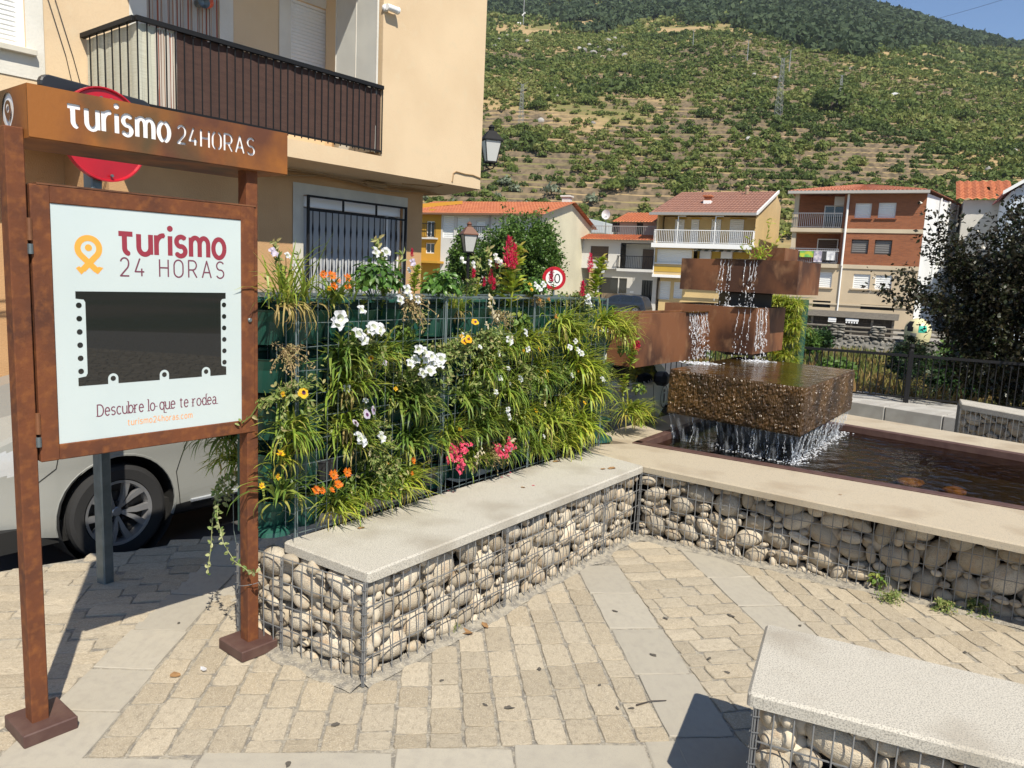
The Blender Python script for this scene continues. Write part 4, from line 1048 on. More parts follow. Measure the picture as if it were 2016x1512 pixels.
# ================================================================== FOUNTAIN
UF, VF = 53.0, 141.0
BZ0, BZ1 = .635, .972
T_F = at_z(1585, 764, BZ1); T_L = at_z(1319, 727, BZ1); T_R = at_z(1683, 729, BZ1)
FOUNT = thing('fountain', 'stepped rusty steel box fountain with water falling from box to box', 'fountain', (T_F[0], T_F[1], .26))
fo = np.array([T_F[0], T_F[1], .26])
M_WET = bpy.data.materials.new('wet algae steel'); M_WET.use_nodes = True
def _wet():
 N = M_WET.node_tree.nodes; L = M_WET.node_tree.links; b = N['Principled BSDF']; b.inputs['Roughness'].default_value = .3; b.inputs['Specular IOR Level'].default_value = .7
 tc = N.new('ShaderNodeTexCoord'); n = N.new('ShaderNodeTexNoise'); n.inputs['Scale'].default_value = 5; n.inputs['Detail'].default_value = 8; L.new(tc.outputs['Object'], n.inputs[0])
 r = N.new('ShaderNodeValToRGB'); r.color_ramp.elements[0].position = .35; r.color_ramp.elements[0].color = (.026, .013, .0045, 1); r.color_ramp.elements[1].position = .68; r.color_ramp.elements[1].color = (.115, .058, .015, 1)
 L.new(n.outputs[0], r.inputs[0]); L.new(r.outputs[0], b.inputs['Base Color'])
 v = N.new('ShaderNodeTexVoronoi'); v.inputs['Scale'].default_value = 105; mp = N.new('ShaderNodeMapping'); mp.inputs['Scale'].default_value = (1, 1, .45); L.new(tc.outputs['Object'], mp.inputs[0]); L.new(mp.outputs[0], v.inputs[0])
 n2 = N.new('ShaderNodeTexNoise'); n2.inputs['Scale'].default_value = 60; n2.inputs['Detail'].default_value = 6; L.new(mp.outputs[0], n2.inputs[0])
 ad = N.new('ShaderNodeMath'); ad.operation = 'ADD'; L.new(v.outputs['Distance'], ad.inputs[0]); L.new(n2.outputs[0], ad.inputs[1])
 bp = N.new('ShaderNodeBump'); bp.inputs['Strength'].default_value = 1; bp.inputs['Distance'].default_value = .0075; L.new(ad.outputs[0], bp.inputs['Height']); L.new(bp.outputs[0], b.inputs['Normal'])
_wet()
M_WTOP = bpy.data.materials.new('water film over algae'); M_WTOP.use_nodes = True
def _wtop():
 N = M_WTOP.node_tree.nodes; L = M_WTOP.node_tree.links; b = N['Principled BSDF']; b.inputs['Roughness'].default_value = .06; b.inputs['Specular IOR Level'].default_value = .6
 tc = N.new('ShaderNodeTexCoord'); n = N.new('ShaderNodeTexNoise'); n.inputs['Scale'].default_value = 3; n.inputs['Detail'].default_value = 6; L.new(tc.outputs['Object'], n.inputs[0])
 r = N.new('ShaderNodeValToRGB'); r.color_ramp.elements[0].position = .35; r.color_ramp.elements[0].color = (.022, .012, .004, 1); r.color_ramp.elements[1].position = .7; r.color_ramp.elements[1].color = (.085, .050, .011, 1)
 L.new(n.outputs[0], r.inputs[0]); L.new(r.outputs[0], b.inputs['Base Color'])
 w_ = N.new('ShaderNodeTexNoise'); w_.inputs['Scale'].default_value = 16; w_.inputs['Detail'].default_value = 3; L.new(tc.outputs['Object'], w_.inputs[0])
 bp = N.new('ShaderNodeBump'); bp.inputs['Strength'].default_value = .5; bp.inputs['Distance'].default_value = .012; L.new(w_.outputs[0], bp.inputs['Height']); L.new(bp.outputs[0], b.inputs['Normal'])
_wtop()
T_B = T_L + (T_R - T_F)
def fl(q): return (q[0] - fo[0], q[1] - fo[1])
def steel_box(name, P, z0, z1, open_top=True, m=RUST_D, wall=.025, water=None, bottom=True):
 """box of thick plate: four walls with an inner water surface"""
 P = [np.array(q[:2]) for q in P]; A_ = sum(P[i][0] * P[(i + 1) % 4][1] - P[(i + 1) % 4][0] * P[i][1] for i in range(4))
 if A_ < 0: P = P[::-1]
 I = [np.array(q) for q in inset([tuple(q) for q in P], wall)]
 part = thing(name, None, None); part.parent = FOUNT
 zf = 0 - .26
 mb = MB()
 v = [(*fl(q), z0 + zf) for q in P] + [(*fl(q), z1 + zf) for q in P] + [(*fl(q), z1 + zf) for q in I] + [(*fl(q), z1 - .09 + zf) for q in I]
 F = [(3, 2, 1, 0)] + [(i, (i + 1) % 4, 4 + (i + 1) % 4, 4 + i) for i in range(4)] + [(4 + i, 4 + (i + 1) % 4, 8 + (i + 1) % 4, 8 + i) for i in range(4)] + [(8 + i, 8 + (i + 1) % 4, 12 + (i + 1) % 4, 12 + i) for i in range(4)] + [(12, 13, 14, 15)]
 mb.add(v, F); mb.obj('steel_plate', m, part)
 wz_ = z1 - (.018 if water is None else water) + zf
 mb = MB(); mb.add([(*fl(q), wz_) for q in inset([tuple(q) for q in I], .0005)], [(0, 1, 2, 3)]); mb.obj('water_film', M_WTOP, part)
 return part
# lowest box: overflowing all round
lb = thing('bottom_box', None, None); lb.parent = FOUNT
pp = [fl(T_F), fl(T_R), fl(T_B), fl(T_L)]
A_ = sum(pp[i][0] * pp[(i + 1) % 4][1] - pp[(i + 1) % 4][0] * pp[i][1] for i in range(4))
if A_ < 0: pp = pp[::-1]
def gridface(a, b, z0, z1, nx, nz, amp, seed):
 rs = np.random.RandomState(seed); a = np.array(a); b = np.array(b); d = (b - a) / np.linalg.norm(b - a); n = np.array([d[1], -d[0]]); vs = []; F = []
 for j in range(nz + 1):
  for i in range(nx + 1):
   k = amp * rs.rand() if 0 < i < nx and 0 < j < nz else 0
   q = a + (b - a) * i / nx + n * k; vs.append((q[0], q[1], z0 + (z1 - z0) * j / nz))
 for j in range(nz):
  for i in range(nx): F.append((j * (nx + 1) + i, j * (nx + 1) + i + 1, (j + 1) * (nx + 1) + i + 1, (j + 1) * (nx + 1) + i))
 return vs, F
mb = MB()
for i in range(4): mb.add(*gridface(pp[i], pp[(i + 1) % 4], BZ0 - .26, BZ1 - .26, 64, 22, .012, i))
mb.add([(*q, BZ0 - .26) for q in pp], [(3, 2, 1, 0)]); mb.obj('steel_shell', M_WET, lb)
mb = MB(); mb.prism(pp, BZ1 - .262, BZ1 - .2585, ch=.001); mb.obj('water_film', M_WTOP, lb)
# pedestal below and core column above
ctr = (T_F + T_L + T_R + T_B) / 4
M_DK = mat('dark wet steel', (.018, .012, .009), .5)
mb = MB(); c_ = fl(ctr); mb.cbox(c_[0] - .28, c_[0] + .28, c_[1] - .28, c_[1] + .28, 0, BZ0 - .262, .01); mb.obj('pedestal', M_DK, FOUNT)
# upper boxes
XY1 = at_z(1377, 716, BZ1); XY2 = at_z(1490, 712, BZ1)
B_c = at_y(1489, 607, XY2[1] - .02); B_zb = float(at_y(1482, 698, B_c[1])[2]); B_l = on_plane(1310, 587, B_c, VF); B_r = on_plane(1548, 595, B_c, UF)
Bw = np.linalg.norm((B_r - B_c)[:2]); B_Z1 = float(B_c[2])
Bpts = [B_c, B_r, B_r + (B_l - B_c), B_l]
steel_box('middle_box', Bpts, B_zb, B_Z1, water=.012)
A_y = XY1[1] - .06
A_c = at_y(1258, 618, A_y - .32); A_z1 = float(A_c[2]); A_zb = float(at_y(1256, 724, A_c[1])[2])
A_r = on_plane(1398, 613, A_c, UF); A_l = on_plane(1200, 610, A_c, VF)
steel_box('left_box', [A_c, A_r, A_r + (A_l - A_c), A_l], A_zb, A_z1, water=.012)
C_c = at_y(1574, 514, B_c[1] + .06); C_z1 = float(C_c[2]); C_zb = float(at_y(1569, 581, C_c[1])[2]); C_l = on_plane(1343, 502, C_c, VF); C_r = on_plane(1617, 517, C_c, UF)
C_r = C_c + (C_r - C_c) * 1.0
steel_box('top_box', [C_c, C_r, C_r + (C_l - C_c), C_l], C_zb, C_z1, water=.006)
# second, smaller box behind at the very top left of the tower
mb = MB(); q = fl((C_r + C_l) / 2); mb.cbox(q[0] - .2, q[0] + .2, q[1] - .12, q[1] + .3, BZ1 - .262, C_zb - .262, .01); mb.obj('core_column', M_DK, FOUNT)
# long rear box seen above the top one
D_c = at_y(1546, 488, C_c[1] + .55); D_l = on_plane(1480, 486, D_c, VF)
steel_box('rear_box', [D_c, D_c + dirv(UF) * .4, D_l + dirv(UF) * .4, D_l], C_zb + .05, float(D_c[2]), water=.01)
# water: bead strings and thin sheets
M_DROP = bpy.data.materials.new('falling water'); M_DROP.use_nodes = True
def _drop():
 N = M_DROP.node_tree.nodes; L = M_DROP.node_tree.links; b = N['Principled BSDF']; b.inputs['Base Color'].default_value = (.86, .88, .92, 1); b.inputs['Roughness'].default_value = .08
 b.inputs['Specular IOR Level'].default_value = .9
 t = N.new('ShaderNodeBsdfTransparent'); mx = N.new('ShaderNodeMixShader'); mx.inputs[0].default_value = .46; L.new(t.outputs[0], mx.inputs[1]); L.new(b.outputs[0], mx.inputs[2]); L.new(mx.outputs[0], N['Material Output'].inputs[0])
_drop()
M_FILM = bpy.data.materials.new('thin water sheet'); M_FILM.use_nodes = True
def _film():
 N = M_FILM.node_tree.nodes; L = M_FILM.node_tree.links; b = N['Principled BSDF']; b.inputs['Base Color'].default_value = (.80, .84, .90, 1); b.inputs['Roughness'].default_value = .12
 tc = N.new('ShaderNodeTexCoord'); mp = N.new('ShaderNodeMapping'); mp.inputs['Scale'].default_value = (26, 26, 3.2); n = N.new('ShaderNodeTexNoise'); n.inputs['Scale'].default_value = 1.6; n.inputs['Detail'].default_value = 5
 L.new(tc.outputs['Object'], mp.inputs[0]); L.new(mp.outputs[0], n.inputs[0]); r = N.new('ShaderNodeMapRange'); r.inputs[1].default_value = .46; r.inputs[2].default_value = .74; r.inputs[3].default_value = .02; r.inputs[4].default_value = .36
 L.new(n.outputs[0], r.inputs[0]); t = N.new('ShaderNodeBsdfTransparent'); t.inputs[0].default_value = (.93, .95, .97, 1); mx = N.new('ShaderNodeMixShader'); L.new(r.outputs[0], mx.inputs[0]); L.new(t.outputs[0], mx.inputs[1]); L.new(b.outputs[0], mx.inputs[2])
 bp = N.new('ShaderNodeBump'); bp.inputs['Strength'].default_value = .6; bp.inputs['Distance'].default_value = .02; L.new(n.outputs[0], bp.inputs['Height']); L.new(bp.outputs[0], b.inputs['Normal']); L.new(mx.outputs[0], N['Material Output'].inputs[0])
_film()
def drops(mb, p0, p1, n, r, rs, spread=.012, elong=3.2):
 """beads of one falling string; they gather into a thread at the lip and break up lower down"""
 for i in range(n):
  t = rs.rand() ** .8; q = np.array(p0) + (np.array(p1) - np.array(p0)) * t + rs.normal(size=3) * spread * (.2 + t) * np.array([1, 1, .4])
  s = r * (.5 + rs.rand()); co, f = blob(rs.randint(8), .15, 1); mb.add(co * np.array([s, s, s * (1 + elong * rs.rand())]) + q, [tuple(x) for x in f])
def thread(mb, p0, p1, r, rs):
 P = [np.array(p0) + (np.array(p1) - np.array(p0)) * t + rs.normal(size=3) * .004 * np.array([1, 1, 0]) for t in np.linspace(0, 1, 9)]
 mb.tube(P, [r * (1 - .55 * t) * (.7 + .6 * rs.rand()) for t in np.linspace(0, 1, 9)], 5)
def fall(name, lipa, lipb, out, zb, n, seed, r=.0046, nd=46, full=1.0):
 rs = np.random.RandomState(seed); mb = MB(); lipa = np.array(lipa); lipb = np.array(lipb)
 for i in range(n):
  a = lipa + (lipb - lipa) * ((i + rs.uniform(.1, .9)) / n); b = a + np.array(out) * rs.uniform(.5, 1.2); b = b + (lipb - lipa) * rs.uniform(-.02, .02); b[2] = zb
  a = a - fo; b = b - fo; mid = a + (b - a) * .45 * full; mid[:2] = a[:2] + (b[:2] - a[:2]) * .7
  thread(mb, a, mid, r * .8, rs); drops(mb, a, b, nd, r, rs, .010)
 mb.obj(name, M_DROP, FOUNT, smooth=True, kind='stuff')
nU = -dirv(UF) * .0 + dirv(VF - 180 + 0) * 0
outB = -dirv(UF) * .06            # falls thrown forward off the v-faces
outN = dirv(VF + 180) * .07       # falls thrown off the u-faces
def on_edge(a, b, t): return np.array(a) + (np.array(b) - np.array(a)) * t
def lip(px, a, b, z):
 """point of the edge a-b seen at image column px"""
 best = min(np.linspace(0, 1, 201), key=lambda t: abs(projx(on_edge(a, b, t), z) - px)); q = on_edge(a, b, best); q[2] = z; return q
def projx(q, z):
 v = np.array([q[0], q[1], z]) - CAM; return 1008 + FPX * (v @ RT) / (v @ FW)
fall('water_fall', lip(1418, C_l, C_c, C_z1), lip(1446, C_l, C_c, C_z1), outB, B_Z1 - .01, 4, 1, r=.0032, nd=24)
fall('water_fall', lip(1464, C_l, C_c, C_z1), lip(1498, C_l, C_c, C_z1), outB, B_Z1 - .01, 4, 2, r=.0032, nd=24)
fall('water_fall', lip(1450, B_l, B_c, B_Z1), lip(1482, B_l, B_c, B_Z1), outB, BZ1, 3, 3, r=.003, nd=20)
fall('water_fall', lip(1488, B_l, B_c, B_Z1), lip(1512, B_c, B_r, B_Z1), outB * .6 + outN * .5, BZ1, 7, 4, r=.0034, nd=28)
fall('water_fall', lip(1356, A_c, A_r, A_z1), lip(1393, A_c, A_r, A_z1), outN, BZ1, 11, 5, r=.0033, nd=30)
# notched lips the water runs over
for (a, b, z) in ((lip(1410, C_l, C_c, C_z1), lip(1502, C_l, C_c, C_z1), C_z1), (lip(1447, B_l, B_c, B_Z1), lip(1487, B_l, B_c, B_Z1), B_Z1), (lip(1350, A_c, A_r, A_z1), lip(1396, A_c, A_r, A_z1), A_z1)):
 d = (b - a) / np.linalg.norm(b - a); n = np.array([d[1], -d[0], 0]); 
 if n @ (CAM - a) < 0: n = -n
 mb = MB(); P = [a - n * .05, b - n * .05, b + n * .022, a + n * .022]; P = [tuple(fl(q)) for q in P]
 mb.prism(P if sum(P[i][0] * P[(i + 1) % 4][1] - P[(i + 1) % 4][0] * P[i][1] for i in range(4)) > 0 else P[::-1], z - .26 - .001, z - .26 + .006); mb.obj('spill_lip', M_WTOP, FOUNT)
# curtain below the lowest box
def curtain(a, b, zt, zb, dens, seed, inw=.05, film=True):
 rs = np.random.RandomState(seed); a = np.array(a[:2]); b = np.array(b[:2]); L = np.linalg.norm(b - a); d = (b - a) / L; n = np.array([-d[1], d[0]])
 if n @ (ctr[:2] - (a + b) / 2) < 0: n = -n
 mb = MB(); k = int(L * dens)
 for i in range(k):
  t = (i + rs.rand()) / k; top = a + (b - a) * t + n * .01; bot = top + n * inw * rs.uniform(.4, 1.2) + d * rs.normal() * .02
  p0 = np.array([*fl(top), zt - .26]); p1 = np.array([*fl(bot), zb - .26]); thread(mb, p0, p0 + (p1 - p0) * rs.uniform(.35, 1), .0019 * (.5 + rs.rand()), rs); drops(mb, p0, p1, 12, .0025, rs, .008)
 mb.obj('water_strings', M_DROP, FOUNT, smooth=True, kind='stuff')
 if film:
  mb = MB(); nn = 40; vs = []; F = []
  for j in range(9):
   for i in range(nn + 1):
    t = i / nn; w_ = j / 8; q = a + (b - a) * (t + .0) + n * (.008 + inw * w_ * (1 + .5 * sin(i * 1.3)) + .006 * sin(i * 2.7 + j)) + d * (.5 - t) * w_ * .06 * L; vs.append((*fl(q), zt - .26 + (zb - zt) * w_))
  for j in range(8):
   for i in range(nn): F.append((j * (nn + 1) + i, j * (nn + 1) + i + 1, (j + 1) * (nn + 1) + i + 1, (j + 1) * (nn + 1) + i))
  mb.add(vs, F); mb.obj('water_sheet', M_FILM, FOUNT, smooth=True)
curtain(T_F, T_R, BZ0 + .003, WZ, 15, 6, .05); curtain(T_L, T_F, BZ0 + .003, WZ, 6, 7, .05, True)
curtain(on_edge(T_F, T_L, .0), on_edge(T_F, T_L, .35), BZ0 + .003, WZ, 14, 8, .05, False)
# foam where the falls land
M_FOAM = mat('white foam', (.62, .65, .68), .4)
def foam(c, rx, n, seed, sz=.006, dirr=None):
 rs = np.random.RandomState(seed); mb = MB()
 for i in range(int(n * .8)):
  q = np.array(c) - fo + np.array([rs.normal() * rx, rs.normal() * rx * .8, abs(rs.normal()) * .006]); 
  if dirr is not None: q[:2] += np.array(dirr) * rs.rand()
  co, f = blob(rs.randint(8), .2, 1); s = sz * (.4 + rs.rand()); mb.add(co * np.array([s * 1.6, s * 1.6, s * .6]) + q, [tuple(x) for x in f])
 mb.obj('foam', M_DROP, FOUNT, smooth=True, kind='stuff')
foam((XY1[0], XY1[1], BZ1), .07, 240, 1, .006); foam((XY2[0], XY2[1], BZ1), .06, 200, 2, .006)
bq = on_edge(C_l, C_c, .55); foam((bq[0] + outB[0], bq[1] + outB[1], B_Z1 - .008), .08, 160, 3, .006)
n_in = (ctr - T_F); n_in = n_in / np.linalg.norm(n_in)
foam((*(T_F[:2] + n_in[:2] * .06), WZ), .03, 420, 4, .0045, (T_R - T_F)[:2]); foam((*(T_F[:2] + n_in[:2] * .05), WZ), .03, 110, 5, .004, (T_L - T_F)[:2] * .5)
# willow-like sapling growing in the top box
# ================================================================== PLANTER WALL
WR = radians(W_ANG)
WF = Fac((W_A[0], W_A[1], ZT), W_ANG)          # u along the wall to the right, y into it, z from the seat up
def wuv(px, py, off=0.0): return WF.uv(px, py, off)
WH = wuv(597, 588)[1]                           # height of the cage
WL = wuv(1195, 586)[0]                          # its length
PWALL = thing('planter_wall', 'long cage wall of stacked dark green plastic planters above the granite bench', 'planter wall', WF.p, WR)
GREENP = mat('dark green plastic', (.018, .085, .062), .38, 0, c2=(.014, .065, .05), ns=3, spec=.5, bump=(3, .1, .02))
SOIL = mat('potting soil', (.035, .024, .016), .95, 0, c2=(.07, .05, .035), ns=40, bump=(60, .9, .01))
ROWS = 5; RH = WH / ROWS; NC = 9; CW = WL / NC
def planter_mesh(w, h, d=.15):
 """one module: back plate with a lip and a half round tapering pot"""
 mb = MB(); mb.cbox(-w / 2 + .004, w / 2 - .004, .0, .022, 0, h - .004, .005)
 mb.cbox(-w / 2 + .004, w / 2 - .004, -.03, .0, h - .03, h - .012, .004)
 n = 12; rows = []
 for (zz_, r, dd_) in ((h * .02, .31, .62), (h * .5, .36, .82), (h * .70, .40, 1.0), (h * .74, .42, 1.05), (h * .74, .385, .95), (h * .6, .36, .88)):
  rows.append([(w * r * cos(pi + pi * k / n) * 1.08, d * dd_ * sin(pi + pi * k / n), zz_) for k in range(n + 1)])
 vs = [q for r_ in rows for q in r_]; F = []
 for j in range(len(rows) - 1):
  for k in range(n): F.append((j * (n + 1) + k, j * (n + 1) + k + 1, (j + 1) * (n + 1) + k + 1, (j + 1) * (n + 1) + k))
 F.append(tuple(range(n + 1))[::-1]); mb.add(vs, F)
 mb.add(rows[-1], [tuple(range(n + 1))], 1)
 mb.lathe([(0, -.006), (.012, -.006), (.013, -.002), (.024, -.002), (.026, -.005), (.028, 0)], 14, (w * .36, 0, h * .86), 'y')
 return mb.mesh('planter', [GREENP, SOIL])
PM = planter_mesh(CW, RH)
YP = .165                                        # the modules stand this far behind the front mesh
for r in range(ROWS):
 for c in range(NC):
  link('planter', PM, PWALL, (CW * (c + .5), YP, RH * r))
def stack(u, y, rot, n=ROWS, w=.27, parent=None):
 pm = planter_mesh(w, RH, .17)
 for r in range(n): link('planter', pm, parent or PWALL, (u, y, RH * r), rot)
 mb = MB(); mb.lathe([(.0, .0), (w * .52, .0), (w * .50, .018), (w * .40, .03), (0, .03)], 16, (u, y - .06 * cos(rot), .001), a0=0, a1=2 * pi); mb.obj('saucer', GREENP, parent or PWALL)
uE = wuv(548, 1070)[0]
stack(uE + .075, .22, 0, w=.23)
uG = wuv(1198, 880)[0]
stack(uG + .02, .20, radians(8), w=.27); stack(uG + .14, .36, radians(35), w=.26)
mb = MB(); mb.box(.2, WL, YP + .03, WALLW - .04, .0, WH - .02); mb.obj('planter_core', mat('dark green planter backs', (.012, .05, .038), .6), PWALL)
# cage: front, top, ends
mb = MB(); r_ = random.Random(4); k = int(WL / .058)
for i in range(k + 1):
 x = WL * i / k; mb.tube([(x, 0, -.005), (x + r_.uniform(-.003, .003), r_.uniform(-.002, .003), WH * .5), (x, 0, WH), (x, .03, WH + .004), (x, WALLW, WH + .004)], .0018, 4)
nh = 10
for j in range(nh + 1):
 z = .012 + (WH - .012) * j / nh; mb.tube([(x, .003 + r_.uniform(0, .003), z + r_.uniform(-.003, .003)) for x in np.linspace(-.0, WL, 12)], .0021, 4)
mb.obj('front_mesh', WIRE_G, PWALL)
mb = MB()
for j in range(7): mb.tube([(0, .02 + (WALLW - .02) * j / 6, WH + .006), (WL, .02 + (WALLW - .02) * j / 6, WH + .006)], .0021, 4)
for i in range(7): mb.tube([(0, WALLW * i / 6, 0), (0, WALLW * i / 6, WH)], .0021, 4); mb.tube([(WL, WALLW * i / 6, 0), (WL, WALLW * i / 6, WH)], .0021, 4)
for j in range(nh + 1): mb.tube([(WL, 0, WH * j / nh), (WL, WALLW, WH * j / nh)], .0021, 4); mb.tube([(0, 0, WH * j / nh), (0, WALLW, WH * j / nh)], .0021, 4)
mb.tube([(0, WALLW, WH), (WL, WALLW, WH)], .0022, 4)
mb.obj('top_mesh', WIRE_G, PWALL)
for u in (0.0, WL * .36, WL * .665, WL):
 mb = MB(); mb.tube([(u, -.004, 0), (u, -.004, WH + .004)], .0035, 5); mb.tube([(u + .011, -.004, 0), (u + .011, -.004, WH + .004)], .003, 5); mb.obj('corner_wire', WIRE_G, PWALL)

# ------------------------------------------------------------------ plants
L_GRASS = leafmat('grassy leaves', [(.45, .33, .14), (.42, .44, .075), (.28, .39, .05), (.16, .26, .04), (.46, .49, .10)], .42, .38)
L_YEL = leafmat('yellow green leaves', [(.48, .38, .10), (.50, .50, .07), (.34, .44, .05), (.22, .34, .04), (.56, .52, .15)], .42, .4)
L_DARK = leafmat('deep green leaves', [(.32, .31, .07), (.19, .28, .05), (.13, .225, .04), (.09, .16, .032), (.29, .34, .07)], .42, .33)
L_DRY = leafmat('dry leaves', [(.46, .36, .20), (.38, .28, .14), (.40, .38, .16), (.30, .21, .10)], .7, .3)
L_BASIL = leafmat('broad green leaves', [(.05, .12, .022), (.08, .18, .03), (.12, .23, .04), (.035, .09, .02)], .38, .3)
L_SILV = leafmat('petunia leaves', [(.22, .28, .07), (.14, .21, .05), (.29, .33, .11), (.38, .32, .15)], .55, .3)
def petal(nm, c, c2=None, tr=.4): return leafmat(nm, [c, c2 or c], .5, tr, .06)
P_WHITE = petal('white petals', (.86, .86, .88), (.74, .76, .82)); P_RED = petal('crimson plume', (.55, .012, .06), (.72, .05, .14)); P_OR = petal('orange petals', (.85, .24, .012), (.80, .14, .01)); P_YE = petal('yellow petals', (.85, .58, .02), (.80, .42, .01))
P_PINK = petal('coral pink petals', (.72, .05, .13), (.80, .14, .22)); P_CREAM = petal('cream petals', (.74, .70, .52), (.60, .50, .32)); P_LIL = petal('lilac petals', (.58, .50, .66), (.72, .66, .78)); P_PUR = petal('purple eye', (.10, .02, .09), (.16, .04, .14))
P_THR = petal('greenish throat', (.62, .66, .50))
P_DORANGE = petal('dull orange petals', (.62, .28, .04), (.45, .20, .05))
def blade(mb, base, dirh, L, W, droop, tint, seg=5, curl=0.0, lift=1.1):
 """one strap leaf: leaves the base upward and outward, bends over under its weight"""
 d = np.array([cos(dirh), sin(dirh), 0]); s = np.array([-sin(dirh), cos(dirh), 0]); q = np.array(base, float); a = lift; vs = []
 for i in range(seg + 1):
  t = i / seg; w_ = W * (1 - t) ** .6 * (.55 + .9 * min(t * 3, 1)) * .7 if i < seg else 0
  side = s + np.array([0, 0, .25 * sin(i * 1.7 + dirh)]); up_ = np.cross(d * cos(a) + np.array([0, 0, sin(a)]), s) * .25 * W * (1 if 0 < i < seg else 0)
  if i < seg: vs += [q - side * w_ / 2, q + side * w_ / 2]
  else: vs.append(q.copy())
  st = d * cos(a) + np.array([0, 0, sin(a)]); q = q + st * L / seg; a -= droop / seg; d = d * cos(curl / seg) + s * sin(curl / seg)
 F = [(2 * i, 2 * i + 1, 2 * i + 3, 2 * i + 2) for i in range(seg - 1)] + [(2 * seg - 2, 2 * seg - 1, 2 * seg)]
 mb.add(vs, F, 0, tint)
def leaf(mb, base, nrm, up, L, W, tint, mi=0):
 """folded broad leaf"""
 n = np.array(nrm, float); n /= np.linalg.norm(n) + 1e-9; u = np.array(up, float); u = u - n * (u @ n); u /= np.linalg.norm(u) + 1e-9; s = np.cross(n, u); b = np.array(base, float)
 P = [b, b + u * L * .3 + s * W * .42 - n * W * -.12, b + u * L * .68 + s * W * .36 + n * W * .10, b + u * L - n * L * .12, b + u * L * .68 - s * W * .36 + n * W * .10, b + u * L * .3 - s * W * .42 + n * W * .12, b + u * L * .5 - n * W * .04]
 mb.add(P, [(0, 1, 6), (1, 2, 6), (2, 3, 6), (3, 4, 6), (4, 5, 6), (5, 0, 6)], mi, tint)
def rv(rs): v = rs.normal(size=3); return v / np.linalg.norm(v)
def grass_mesh(seed, n=115, L=.145, W=.0098, m=L_GRASS, out=1.0, dry=14, lift=(.2, 1.3)):
 rs = np.random.RandomState(seed); mb = MB()
 for i in range(n):
  a = -pi / 2 + rs.normal() * 1.2 * out; l = L * rs.uniform(.5, 1.25)
  blade(mb, (rs.normal() * .025, -.01 - rs.rand() * .03, rs.normal() * .008), a, l, W * rs.uniform(.7, 1.25), rs.uniform(.5, 2.7), np.clip(.15 + .85 * rs.rand(), 0, 1), 5, rs.normal() * .5, rs.uniform(*lift))
 for i in range(dry): blade(mb, (rs.normal() * .03, -.03, -.005), -pi / 2 + rs.normal() * 1.1, L * rs.uniform(.4, .8), W * .8, rs.uniform(2.2, 3.4), rs.uniform(0, .08), 5, rs.normal(), rs.uniform(-.4, .6))
 return mb.mesh('foliage', m)
def basil_mesh(seed, R=.075, n=120, m=L_BASIL, ls=.034):
 rs = np.random.RandomState(seed); mb = MB()
 for i in range(n):
  d = rv(rs); d[2] = abs(d[2]) * 1.2 - .15; d /= np.linalg.norm(d); q = d * np.array([R, R * .9, R * 1.0]) * (.5 + .5 * rs.rand()) + np.array([0, -.02, R * .55])
  leaf(mb, q, d + rs.normal(size=3) * .4 + np.array([0, -.15, .5]), np.array([d[0], d[1], -.25]) + rs.normal(size=3) * .4, ls * rs.uniform(.7, 1.25), ls * .68, rs.rand())
 for i in range(8): d = rv(rs); mb.tube([(0, 0, -.01), d * np.array([R, R, R]) * .6 + np.array([0, 0, R * .7])], .002, 4, tint=.2)
 return mb.mesh('foliage', m)
def straggle_mesh(seed, n=26, L=.13, m=L_SILV, ls=.018):
 """sprawling stems with small leaves"""
 rs = np.random.RandomState(seed); mb = MB()
 for i in range(n):
  a = -pi / 2 + rs.normal() * 1.0; d = np.array([cos(a), sin(a), rs.uniform(-.5, 1.1)]); d /= np.linalg.norm(d); l = L * rs.uniform(.5, 1.15); P = []
  for k in range(6): t = k / 5; P.append(np.array([0, -.015, 0]) + d * l * t + np.array([0, 0, -.45 * l * t * t]) + rs.normal(size=3) * .004)
  mb.tube(P, .0014, 4, tint=.3)
  for k in range(1, 6):
   for _ in range(3): leaf(mb, P[k] + rs.normal(size=3) * .006, rv(rs) + np.array([0, -.6, .8]), rv(rs), ls * rs.uniform(.6, 1.4), ls * .55, rs.rand())
 return mb.mesh('foliage', m)
def upright_mesh(seed, H=.2, m=L_YEL, n=46, ls=.045, lean=0.0):
 rs = np.random.RandomState(seed); mb = MB(); top = np.array([lean, -.02, H]); mb.tube([(0, 0, -.02), top * .5 + np.array([.004, 0, 0]), top], [.004, .0035, .002], 5, tint=.4)
 for i in range(n):
  t = rs.rand() ** .8; q = top * t; a = rs.rand() * 2 * pi; d = np.array([cos(a), sin(a), .55]); leaf(mb, q, np.array([-d[0] * .5, -d[1] * .5, 1]) + rs.normal(size=3) * .25, d, ls * rs.uniform(.6, 1.2) * (1.15 - .5 * t), ls * .42, rs.rand())
 return mb.mesh('foliage', m)
def stalk_mesh(seed, H=.16, m=L_SILV):
 rs = np.random.RandomState(seed); mb = MB()
 for s in range(4):
  x = rs.normal() * .03; P = [np.array([x * .3 * k, -.01 + rs.normal() * .003, H * k / 6 * (1 - .08 * s)]) + np.array([rs.normal() * .004, 0, 0]) for k in range(7)]; mb.tube(P, .0016, 4, tint=.35)
  for k in range(1, 7):
   for _ in range(4): leaf(mb, P[k], rv(rs) + np.array([0, -.5, .5]), rv(rs) + np.array([0, 0, .4]), .022 * rs.uniform(.6, 1.2), .010, rs.rand())
 return mb.mesh('foliage', m)
